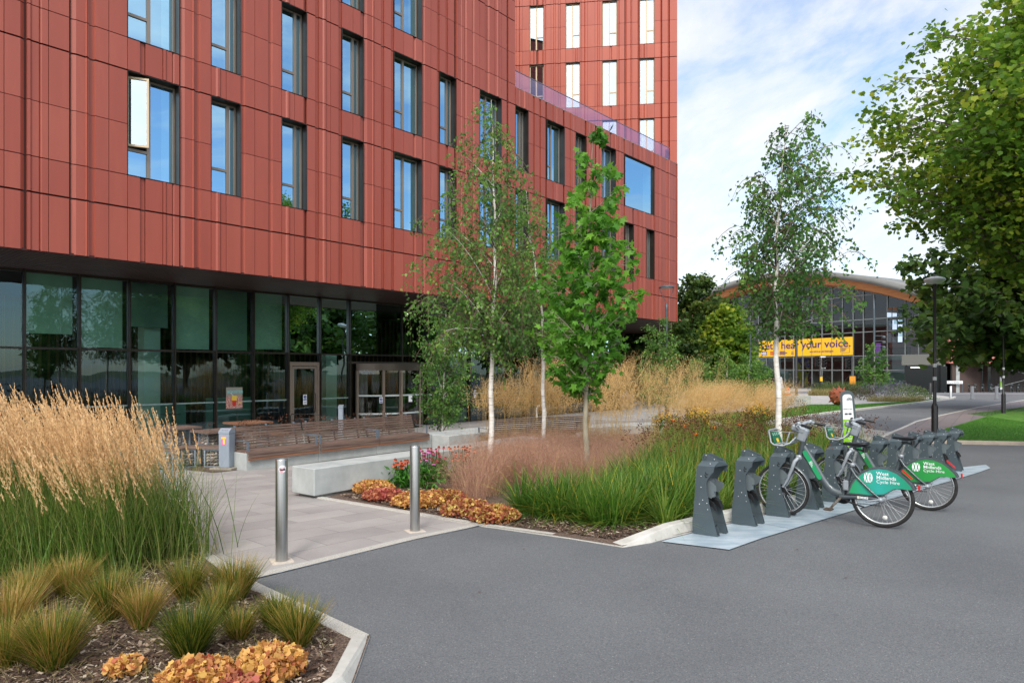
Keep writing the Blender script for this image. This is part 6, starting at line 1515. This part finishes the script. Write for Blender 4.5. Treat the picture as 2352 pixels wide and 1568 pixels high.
# --- coral bells
def coral(label, p, rad, h, n, size, mat, group, flat=.7):
    n = int(n * 2.1); rad *= .92; h *= .8
    rr = R; a = rr.uniform(0, 2 * PI, n); q = np.sqrt(rr.random(n)) * rad; e = np.sqrt(np.clip(1 - (q / rad) ** 2, 0, 1))
    C = np.stack([q * np.cos(a), q * np.sin(a) * .85, (.25 + .75 * rr.random(n) ** .6) * h * (.35 + .65 * e)], 1)
    V, k = cards(C, size * .60 * rr.uniform(.45, 1.35, n), normal_up=.35, tpl=star(6, .47, 262), fold=.55, droop=-.1)
    lump = (np.sin(C[:, 0] * 17 + 1) * np.cos(C[:, 1] * 19) * .5 + .5)
    r = np.clip(lump * .5 + rr.random(n) * .5, 0, 1)
    nb = NB(); nb.add(V, fan(n, k), np.repeat(r, k))
    o = nb.build('coral_bells', mat); o.location = (p[0], p[1], g(p[1]) + .02); return tag(o, label, 'leafy plant', group)
cg = 'orange and red coral bells plants'
coral('small orange and crimson coral bells alone on the mulch at the bottom edge', G(289, 1556), .12, .13, 130, .062, mHeuY, cg)
coral('largest amber coral bells clump at the bottom edge of the photo', G(455, 1592), .24, .20, 620, .07, mHeuY, cg)
coral('amber and peach coral bells clump right of the largest one, near the corner kerb', G(622, 1562), .22, .23, 520, .072, mHeuY, cg)
coral('dark red coral bells clump between the two amber ones at the bottom edge', G(540, 1600), .14, .14, 220, .06, mHeuR, cg)
coral('yellow and amber coral bells at the end of the concrete bench', G(858, 1133), .36, .24, 900, .065, mHeuY, cg)
coral('crimson coral bells in front of the concrete bench end', G(880, 1151), .34, .22, 900, .062, mHeuR, cg)
coral('amber coral bells behind the right steel bollard', G(960, 1166), .40, .25, 1100, .065, mHeuY, cg)
coral('peach and red coral bells right of the steel bollard, below the coneflowers', G(1020, 1158), .36, .24, 900, .062, mHeu, cg)
coral('gold and red coral bells in front of the purple haze grass', G(1072, 1186), .38, .25, 1000, .06, mHeu, cg)
coral('rightmost coral bells, with pale yellow leaves, next to the green strap leaves', G(1135, 1200), .34, .24, 900, .06, mHeu, cg)
# --- strap leaved daylily mass
FR = [G(1200, 1188), G(1300, 1200), G(1400, 1212), (1.5, 8.0), (2.0, 8.3), (4.2, 10.2), (7.2, 13.1), (7.8, 15.5), (8.8, 20), (4.6, 20), (3.3, 15.3), (2.3, 12.0), (1.55, 10.0), (.75, 9.2), (.0, 8.8)]
def strap_mass():
    nb = NB(); yb = NB(); dead = NB(); head = NB(); nbk = NB()
    cx, cy = scatter(FR, 310, lambda x, y: np.clip(1.15 - (y - 8) * .055, .25, 1))
    fx = [G(u, v) for u, v in ((1200, 1182), (1245, 1192), (1290, 1198), (1335, 1203), (1375, 1210), (1412, 1212), (1455, 1198), (1500, 1186), (1545, 1178))]
    cx = np.concatenate([cx, [f[0] for f in fx] * 2]); cy = np.concatenate([cy, [f[1] + .08 for f in fx] * 2])
    per = 84; n = len(cx) * per
    x = np.repeat(cx, per) + R.normal(0, .05, n); y = np.repeat(cy, per) + R.normal(0, .05, n)
    a0 = np.arctan2(y - np.repeat(cy, per), x - np.repeat(cx, per)); tone = np.repeat(R.random(len(cx)), per)
    yy = np.clip((y - 8) / 5, 0, 1)
    V, Fc, r, tip, P = blades(gz_(x, y), a0 + R.normal(0, .5, n), R.uniform(.38, .80, n) * (.92 + .28 * yy), R.uniform(.05, .62, n), R.uniform(.05, .95, n) ** 1.1, R.uniform(.012, .024, n), 4, rnd=np.clip(tone * .6 + R.random(n) * .5 - .05, 0, 1)); nb.add(V, Fc, r)
    n = 1900; k = R.integers(0, len(cx), n); x = cx[k] + R.normal(0, .1, n); y = cy[k] + R.normal(0, .1, n)
    V, Fc, r, tip, P = blades(gz_(x, y), R.uniform(0, 2 * PI, n), R.uniform(.45, .95, n), R.uniform(.1, .6, n), R.uniform(.1, .9, n), R.uniform(.006, .014, n), 4); yb.add(V, Fc, r)
    # seed-head stems
    m = (cy > 10.3) | ((cy > 9.2) & (cx > 2.4)); kx, ky = cx[m], cy[m]; n = 780; k = R.integers(0, len(kx), n); x = kx[k] + R.normal(0, .15, n); y = ky[k] + R.normal(0, .15, n)
    V, Fc, r, tip, P = blades(gz_(x, y), R.uniform(0, 2 * PI, n), R.uniform(.80, 1.18, n), R.uniform(.02, .25, n), R.uniform(0, .2, n), np.full(n, .006), 4, rnd=np.full(n, .66), wind=(.10, 0)); yb.add(V, Fc, r)
    q = 11; T = np.repeat(tip, q, 0) + R.normal(0, .03, (n * q, 3)) * (1, 1, 1.3) - np.array([0, 0, .03]); V, kk = cards(T, R.uniform(.018, .034, n * q), .9); head.add(V, fan(n * q, kk), np.repeat(R.random(n * q), kk))
    o = nb.build('daylily_leaves', mStrap); stuff(o, 'mass of bright green strap leaves with yellow blades filling the bed behind the docks', 'leafy plants')
    yb.build('yellow_blades', mStrapY, o); head.build('seed_heads', mRustH, o)
strap_mass()
# three young clumps with seed heads right of the totem
def purple_grass():
    poly = [G(1085, 1146), G(1150, 1128), (1.1, 9.6), (1.7, 10.8), (2.45, 13.2), (3.3, 15.6), (1.8, 16.8), (-.1, 15.2), (-1.1, 12.3)]
    nb = NB(); cx, cy = scatter(poly, 150)
    e = [G(1085, 1150), G(1100, 1128), G(1125, 1140), G(1075, 1120), G(1160, 1120)]; cx = np.concatenate([cx, [q[0] for q in e]]); cy = np.concatenate([cy, [q[1] for q in e]])
    n = 42000; k = R.integers(0, len(cx), n); x = cx[k] + R.normal(0, .10, n); y = cy[k] + R.normal(0, .10, n)
    V, Fc, r, tip, P = blades(gz_(x, y), R.uniform(0, 2 * PI, n), R.uniform(.5, .98, n), R.uniform(.1, .55, n), R.uniform(.1, .8, n), R.uniform(.0022, .0042, n), 4, rnd=np.clip(R.normal(.5, .25, n), 0, 1)); nb.add(V, Fc, r)
    m = 3; T = np.repeat(P[:, 3:, :].reshape(-1, 3), 1, 0) + R.normal(0, .04, (n * 2, 3)); V, kk = cards(T, R.uniform(.03, .07, n * 2), .07, droop=-.4); nb.add(V, fan(n * 2, kk), np.repeat(R.random(n * 2), kk))
    o = nb.build('purple_haze_grass', mPinkG); stuff(o, 'hazy low cloud of dusky pink grass around the birch and maple-leaved tree trunks', 'ornamental grass')
purple_grass()
def oat_mass(name, label, poly, clumps, stems, hmin, hmax, wind, spread, per, seed, leafy=True, ps=.5):
    nb = NB(); st = NB(); cx, cy = scatter(poly, clumps)
    n = stems; k = R.integers(0, clumps, n); x = cx[k] + R.normal(0, .14, n); y = cy[k] + R.normal(0, .14, n)
    hh = R.uniform(hmin, hmax, n)
    V, Fc, r, tip, P = blades(gz_(x, y), R.uniform(0, 2 * PI, n), hh, R.uniform(.03, .22, n), R.uniform(0, .15, n), np.full(n, .007), 6, rnd=R.uniform(0, .6, n), wind=wind); st.add(V, Fc, r)
    n2 = clumps * 90; k = R.integers(0, clumps, n2); V, Fc, r, _, _ = blades(gz_(cx[k] + R.normal(0, .1, n2), cy[k] + R.normal(0, .1, n2)), R.uniform(0, 2 * PI, n2), R.uniform(.4, .9, n2), R.uniform(.1, .5, n2), R.uniform(.2, .8, n2), np.full(n2, .007), 4, rnd=R.uniform(.5, 1, n2)); st.add(V, Fc, r)
    t = R.random((n, per)); a, b = P[:, 4, :], P[:, 6, :]
    C = a[:, None, :] + (b - a)[:, None, :] * t[:, :, None] + np.stack([R.normal(0, spread, (n, per)) + wind[0] * .25 * R.random((n, per)), R.normal(0, spread, (n, per)), R.normal(-.03, spread * .6, (n, per))], 2)
    C = C.reshape(-1, 3); V, kk = cards(C, R.uniform(.025, .05, len(C)), .28, droop=.8); nb.add(V, fan(len(C), kk), np.repeat(np.clip(np.repeat(R.random(n), per) * .5 + R.random(len(C)) * .5, 0, 1), kk))
    # fine branchlets
    m = per // 4; C2 = C.reshape(n, per, 3)[:, :m, :].reshape(-1, 3); base = np.repeat(a + (b - a) * .35, m, 0)
    w = np.array([.0025, 0, 0]); Vl = np.stack([base, base + w, C2 + w, C2], 1).reshape(-1, 3); nb.add(Vl, fan(len(C2), 4), np.repeat(R.random(len(C2)), 4))
    o = st.build(name, mGoldS); stuff(o, label, 'ornamental grass'); nb.build('panicles', mGold, o)
oat_mass('golden_oat_grass', 'tall airy golden oat grass behind the maple-leaved tree', [(-.1, 17.2), (2.2, 16.6), (4.6, 17.2), (5.3, 19.5), (2.5, 21), (.0, 19.0)], 24, 360, 1.3, 2.75, (.10, 0), .14, 80, 1)
oat_mass('windswept_golden_grass', 'lower golden grass swept to the right by the wind, left of the white birch trunk', [(4.9, 20.5), (7.0, 20.8), (8.9, 21.8), (9.6, 24.5), (7, 26.5), (5.0, 24.5)], 36, 640, 1.1, 2.0, (.42, 0), .12, 75, 2)
oat_mass('stray_golden_grass', 'thin golden oat grass stems by the timber bench seen from behind', [(-.9, 16.2), (.3, 16.6), (.2, 18.5), (-.8, 18.2)], 7, 70, 1.5, 2.1, (.05, 0), .10, 70, 3)
# --- coneflowers
def coneflowers(label, p, w, h, n, petals, seed, lean=0, leaves=260):
    rr = random.Random(seed); t = thing('coneflower_plant', label, 'flowering plant', (p[0], p[1], g(p[1]) + .02), 0, 'coneflowers behind the right bollard')
    st = MB(); pe = MB(); co_ = MB()
    for i in range(n):
        a = rr.uniform(0, 2 * PI); q = w * math.sqrt(rr.random()); x, y = q * math.cos(a) + lean * .2, q * math.sin(a); z = h * rr.uniform(.62, 1.0)
        st.tube([(x * .3, y * .3, 0), (x * .8, y * .8, z * .6), (x, y, z)], .0045, 4, cap=False)
        pe.rv = rr.random() * .9 + .05; r_ = .042 * rr.uniform(.8, 1.15); m = 11
        for k in range(m):
            b0 = 2 * PI * k / m + rr.uniform(-.1, .1); d = Vector((math.cos(b0), math.sin(b0), 0)); s = Vector((-d.y, d.x, 0)) * .009; c = Vector((x, y, z)); dz = rr.uniform(.016, .034)
            pe.add([c + d * .010 - s * .5, c + d * r_ * .6 - s + Vector((0, 0, -dz * .35)), c + d * r_ + Vector((0, 0, -dz)), c + d * r_ * .6 + s + Vector((0, 0, -dz * .35)), c + d * .010 + s * .5], [(0, 1, 2, 3, 4)])
        co_.lathe([(.001, z - .006), (.018, z - .002), (.021, z + .008), (.014, z + .022), (.001, z + .027)], 8, (x, y, 0))
    st.build('stems', mEch, t); pe.build('petals', petals, t); co_.build('cones', M('cone_brown', (90, 46, 24), (136, 70, 34), rough=.8, scale=60), t)
    C = np.stack([R.normal(0, w * .6, leaves), R.normal(0, w * .6, leaves), R.uniform(.03, h * .62, leaves)], 1); V, k = cards(C, R.uniform(.08, .15, leaves), .36, normal_up=.5, droop=.35, fold=.3)
    nb = NB(); nb.add(V, fan(leaves, k), np.repeat(R.random(leaves), k)); nb.build('foliage', mEch, t)
pO = leafmat('orange_petals', [(232, 78, 36), (240, 104, 54), (222, 60, 40)], .3); pR = leafmat('crimson_petals', [(178, 28, 60), (206, 50, 84), (222, 96, 150)], .3); pK = leafmat('salmon_petals', [(240, 130, 88), (236, 150, 116), (236, 110, 80)], .3)
pM = leafmat('pink_petals', [(214, 110, 184), (226, 140, 200), (190, 70, 110)], .3)
coneflowers('orange-red coneflowers left of the steel bollard, behind the coral bells', G(930, 1124), .19, .56, 22, pO, 1)
coneflowers('pink and crimson coneflowers just right of the steel bollard', G(975, 1124), .17, .66, 20, pM, 2)
coneflowers('deep crimson coneflowers against the concrete bench', G(1006, 1108), .15, .62, 14, pR, 3)
coneflowers('faded salmon coneflowers at the edge of the purple haze grass', G(1058, 1110), .27, .66, 34, pK, 4, leaves=160)
# --- black-eyed susans and loose lily flowers
def daisies(label, u0, u1, v, y, hz, n, seed, mat):
    x0, x1 = at(u0, y)[0], at(u1, y)[0]; cx = (x0 + x1) / 2; w = (x1 - x0) / 2
    C = np.stack([R.uniform(-w, w, n), R.uniform(-.35, .35, n), hz + R.normal(0, .10, n)], 1); C[:, 2] -= (np.abs(C[:, 0] / w) ** 2) * .15
    V, k = cards(C, R.uniform(.045, .075, n), 1.0, normal_up=.5, tpl=star(6, .3, 300)); nb = NB(); nb.add(V - 0, fan(n, k), np.repeat(R.random(n), k))
    o = nb.build('black_eyed_susans', mat); o.location = (cx, y, g(y)); tag(o, label, 'flowering plant', 'yellow daisy flowers in the bed')
    m = n * 5; C = np.stack([R.uniform(-w, w, m), R.uniform(-.35, .35, m), R.uniform(.05, hz, m)], 1); V, k = cards(C, R.uniform(.06, .12, m), .4, normal_up=.4); nb = NB(); nb.add(V, fan(m, k), np.repeat(R.random(m), k)); nb.build('foliage', mEch, o)
mYD = leafmat('yellow_petals', [(240, 178, 20), (250, 204, 40), (226, 150, 20)], .25)
daisies('yellow daisies below the windswept grass, left of the white birch', 1578, 1625, 936, 19.0, .98, 190, 1, mYD)
daisies('yellow daisies right beside the white birch trunk', 1717, 1760, 930, 21.5, 1.05, 200, 2, mYD)
daisies('yellow daisies at the foot of the nearest grey V-armed lamp', 1498, 1565, 942, 20.6, .82, 160, 3, mYD)
lil = [(1546, 968), (1572, 981), (1640, 985), (1598, 1000), (1785, 990), (1700, 978)]
for i, (u, v) in enumerate(lil):
    y = 12.6 + (i % 3) * .5; x, _ = at(u, y); z = zat(v, y); lb = ['orange daylily flower, uppermost at the left', 'orange daylily flower below the uppermost one', 'orange daylily flower in the middle of the strap leaves', 'lowest orange daylily flower above the strap leaves', 'orange daylily flower next to the white birch trunk', 'orange daylily flower left of the white birch trunk'][i]
    b = MB(); b.rv = .5
    for k in range(6):
        a = k * PI / 3; d = Vector((math.cos(a), math.sin(a), 0)); s = Vector((-d.y, d.x, 0)) * .014; b.add([Vector((0, 0, 0)), d * .03 + s + Vector((0, 0, .035)), d * .07 + Vector((0, 0, .05)), d * .03 - s + Vector((0, 0, .035))], [(0, 1, 2, 3)])
    o = b.build('daylily_flower', M('lily_orange', (240, 110, 20), (246, 140, 40), rough=.5, scale=30)); o.location = (x, y, z)
    b = MB(); b.tube([(0, 0, 0), (.01, 0, -(z - g(y)))], .004, 4); b.build('stem', mEch, o); tag(o, lb, 'flower', 'orange daylily flowers')
# --- shrubs and grasses beyond the lawn, rose hedge
def mound(name, label, p, rx, ry, h, n, size, mat, cat='shrub', group=None, grass=False, z0=.0):
    if grass:
        a = R.uniform(0, 2 * PI, n); q = np.sqrt(R.random(n)); base = np.stack([q * np.cos(a) * rx, q * np.sin(a) * ry, np.zeros(n)], 1)
        V, Fc, r, _, _ = blades(base, R.uniform(0, 2 * PI, n), R.uniform(.6, 1.1, n) * h, R.uniform(.05, .4, n), R.uniform(.05, .6, n), np.full(n, size), 3); o = mesh_np(name, V, [Fc], mat, None, r)
    else:
        a = R.uniform(0, 2 * PI, n); q = np.sqrt(R.random(n)); e = np.sqrt(1 - q ** 2); bump = 1 + .22 * np.sin(q * np.cos(a) * 9) * np.cos(q * np.sin(a) * 8)
        C = np.stack([q * np.cos(a) * rx, q * np.sin(a) * ry, z0 + R.random(n) ** .5 * h * e * bump], 1); V, k = cards(C, R.uniform(.6, 1.2, n) * size, .6, normal_up=.4); nb = NB(); nb.add(V, fan(n, k), np.repeat(np.clip(R.random(n), 0, 1), k)); o = nb.build(name, mat)
    o.location = (p[0], p[1], g(p[1]) + .01); return tag(o, label, cat, group)
mPurp = leafmat('lavender_haze', [(92, 84, 110), (126, 114, 152), (110, 120, 96), (84, 96, 70)], .3); mDull = leafmat('dull_shrub', [(58, 62, 36), (84, 84, 48), (96, 70, 52)], .3); mMix = leafmat('mixed_green', [(56, 84, 40), (88, 112, 58), (130, 136, 86)], .3)
bg_ = 'planting in the bed behind the spiked ball'
for lb, u, v, rx, ry, h, n, sz, mt, gr in (('sand coloured grass mound left of the spiked ball', 1894, 908, 1.5, .8, .75, 1100, .03, mTan, True), ('tall green and cream grasses directly behind the spiked ball', 1930, 905, 2.6, 1.3, 1.35, 1800, .035, mMix, True),
    ('rusty brown shrubs right of the spiked ball', 1965, 918, 1.7, 1.1, 1.15, 1400, .12, mDull, False), ('hazy purple lavender in the middle of the far bed', 2015, 916, 1.9, 1.2, 1.3, 2200, .10, mPurp, False), ('purple lavender behind the small multi-stemmed tree', 2040, 908, 2.6, 1.0, 1.5, 1800, .12, mPurp, False),
    ('green shrub with lilac flowers at the right end of the far bed', 2085, 913, 1.9, 1.2, 1.1, 1600, .12, mMix, False), ('low green shrub nearest the kerb at the right end of the far bed', 2112, 918, 1.2, .8, .75, 900, .10, mMix, False), ('pale fescue mounds along the lawn edge right of the lavender', 2060, 922, 2.2, .8, .55, 1500, .02, mTan, True)):
    mound('bed_grass' if gr else 'bed_shrub', lb, G(u, v), rx, ry, h, n, sz, mt, 'grass' if gr else 'shrub', bg_, gr)
mound('dull_shrub', 'brown and green shrub in front of the concrete block seat', G(1822, 941), .9, .7, .75, 1200, .06, mDull, 'shrub')
mound('dull_shrub', 'dark leafy shrub under the yellow daisies by the white birch', at(1752, 22.5), .8, .6, .9, 900, .07, mDull, 'shrub')
mRose = leafmat('rose_foliage', [(36, 66, 30), (58, 92, 40), (84, 116, 54)], .25); mRoseF = leafmat('white_roses', [(236, 236, 230), (246, 246, 244)], .3)
for i, u in enumerate((2190, 2212, 2236, 2262, 2288, 2316, 2344)):
    p = G(u, 897.5); o = mound('rose_bush', ['white flowering rose bush by the name board', 'second white rose bush right of the name board', 'third white rose bush right of the name board', 'white rose bush left of the far black lamp post', 'white rose bush behind the far black lamp post', 'white rose bush second from the right frame edge', 'white rose bush at the right frame edge'][i], p, 1.15, .8, 1.0, 700, .12, mRose, 'shrub', 'white rose hedge')
    n = 60; a = R.uniform(0, 2 * PI, n); q = np.sqrt(R.random(n)); C = np.stack([q * np.cos(a) * 1.1, q * np.sin(a) * .8 - .1, .35 + .7 * R.random(n)], 1); V, k = cards(C, R.uniform(.08, .15, n), 1.0, tpl=star(6, .5, 300), normal_up=.3); nb = NB(); nb.add(V, fan(n, k), np.repeat(R.random(n), k)); nb.build('blooms', mRoseF, o)
# seedhead plants in the planter behind the timber benches
def planter_row():
    nb = NB(); hd = NB(); n = 420; s = R.uniform(.2, 6.3, n); x = sb.x + D2.x * s + P2.x * R.uniform(.9, 1.5, n); y = sb.y + D2.y * s + P2.y * R.uniform(.9, 1.5, n)
    V, Fc, r, tip, P = blades(gz_(x, y), R.uniform(0, 2 * PI, n), R.uniform(.55, 1.05, n), R.uniform(.05, .35, n), R.uniform(0, .4, n), np.full(n, .008), 4); nb.add(V, Fc, r)
    q = 10; m = n // 2; T = np.repeat(tip[:m], q, 0) + R.normal(0, .03, (m * q, 3)); V, k = cards(T, R.uniform(.02, .04, m * q), .9); hd.add(V, fan(m * q, k), np.repeat(R.random(m * q), k))
    o = nb.build('planter_grass', mMix); stuff(o, 'sparse green stems with brown seed heads behind the timber benches', 'planting'); hd.build('seed_heads', mRustH, o)
planter_row()
# --- bark chips and fallen leaves
def chips(name, label, poly, n, size, wf=None):
    x, y = scatter(poly, n, wf); C = gz_(x, y, .026) + np.stack([np.zeros(n), np.zeros(n), R.uniform(0, .022, n)], 1)
    L_ = R.uniform(.5, 1.4, n) * size; a = R.uniform(0, PI, n); d = np.stack([np.cos(a), np.sin(a), R.normal(0, .25, n)], 1); s = np.stack([-np.sin(a), np.cos(a), R.normal(0, .3, n)], 1) * (R.uniform(.18, .5, n) * L_)[:, None]
    d *= L_[:, None]; V = np.stack([C - d * .5 - s * .4, C + d * .4 - s * .5, C + d * .5 + s * .3, C - d * .35 + s * .5], 1).reshape(-1, 3)
    nb = NB(); nb.add(V, fan(n, 4), np.repeat(R.random(n), 4)); return stuff(nb.build(name, mChip), label, 'bark chips')
mChip = leafmat('bark_chip', [(44, 32, 26), (74, 56, 46), (104, 82, 68), (78, 58, 48), (148, 126, 108), (190, 176, 158)], 0.0, rough=.95)
chips('bark_chips', 'brown bark chips covering the corner bed', [(LA[0] - .12, LA[1] - .1), (LB[0] - .22, LB[1] - .02), (LC[0] - .16, LC[1]), (LD[0] - .16, LD[1]), (-1.9, 1.6), (-3.5, 2.6), (-5.5, 6.2), (-3.2, 6.6)], 24000, .036, lambda x, y: np.clip(1.5 - y * .16, .3, 1))
chips('bark_chips', 'brown bark chips along the front edge of the right-hand bed', [(-2.7, 10.6), (E1[0], E1[1] + .13), (B0[0] - .05, B0[1] + .22), (K1[0] - .25, K1[1] + .12), (4.4, 10.0), (4.2, 10.6), (1.6, 8.8), (-.2, 9.6), (-1.6, 11.5)], 17000, .040)
n = 60; x, y = scatter([(-1, 3.5), (5, 3.5), (7, 7.5), (2.4, 6.9), (-1.5, 6.5)], n)
for i in range(7):
    b = MB(); b.rv = .3 + .1 * i; P = [(p[0] * .03, p[1] * .03, .004 + .006 * abs(p[0])) for p in ST5]; b.add(P, [tuple(range(len(P)))]); o = b.build('fallen_leaf', M('dry_leaf', (104, 66, 44), (84, 54, 38), rough=.9, scale=40))
    q = [G(1944, 1329), G(2010, 1212), G(1205, 1262), G(1830, 1262), G(1530, 1254), G(1100, 1362), G(2040, 1214)][i]; o.location = (q[0], q[1], g(q[1]) + .006); o.rotation_euler = (0, 0, i * 1.1); tag(o, ['brown fallen leaf alone on the open asphalt', 'brown fallen leaf right of the nearer bike wheel', 'dark fallen leaf below the mulch edge', 'fallen leaf on the asphalt beyond the base plate corner', 'dark fallen leaf by the left corner of the base plate', 'tiny fallen leaf on the asphalt in front of the plaza edge', 'farther of the two leaves right of the nearer bike wheel'][i], 'leaf')
# grass blades along the visible lawns
def lawn(name, label, poly, n, hmin, hmax, w):
    x, y = scatter(poly, n); V, Fc, r, _, _ = blades(gz_(x, y, .018), R.uniform(0, 2 * PI, n), R.uniform(hmin, hmax, n), R.uniform(.1, .7, n), R.uniform(0, .4, n), np.full(n, w), 2)
    o = mesh_np(name, V, [Fc], mLawnB, None, r); stuff(o, label, 'grass')
mLawnB = leafmat('lawn_blades', [(44, 96, 24), (66, 126, 32), (96, 150, 44)], .35)
lawn('lawn_grass', 'short grass of the right-hand lawn beside the pavement', [G(2142, 1017), G(2400, 1021), (21, 22), (24, 36), G(2352, 936), G(2260, 960), G(2175, 985)], 60000, .03, .06, .006)
lawn('lawn_grass', 'short grass of the middle lawn around the spiked ball', lk + up, 40000, .03, .07, .012)

# trees on the lawn to the right of the frame, seen mirrored in the ground floor glazing
src = [o for o in bpy.data.objects if o.name.startswith('sycamore_tree') and o.parent is None][-1]
for (x, y, a, lb) in ((35, 17, .7, 'sycamore outside the frame on the right lawn, mirrored in the entrance glazing'), (43, 27, 2.1, 'farthest sycamore outside the frame on the right, mirrored in the glazing'), (40, 5, 4.0, 'sycamore outside the frame across the asphalt, mirrored in the glazing')):
    dup(src, (x, y, g(y)), a, lb, 'sycamores beyond the right frame edge')
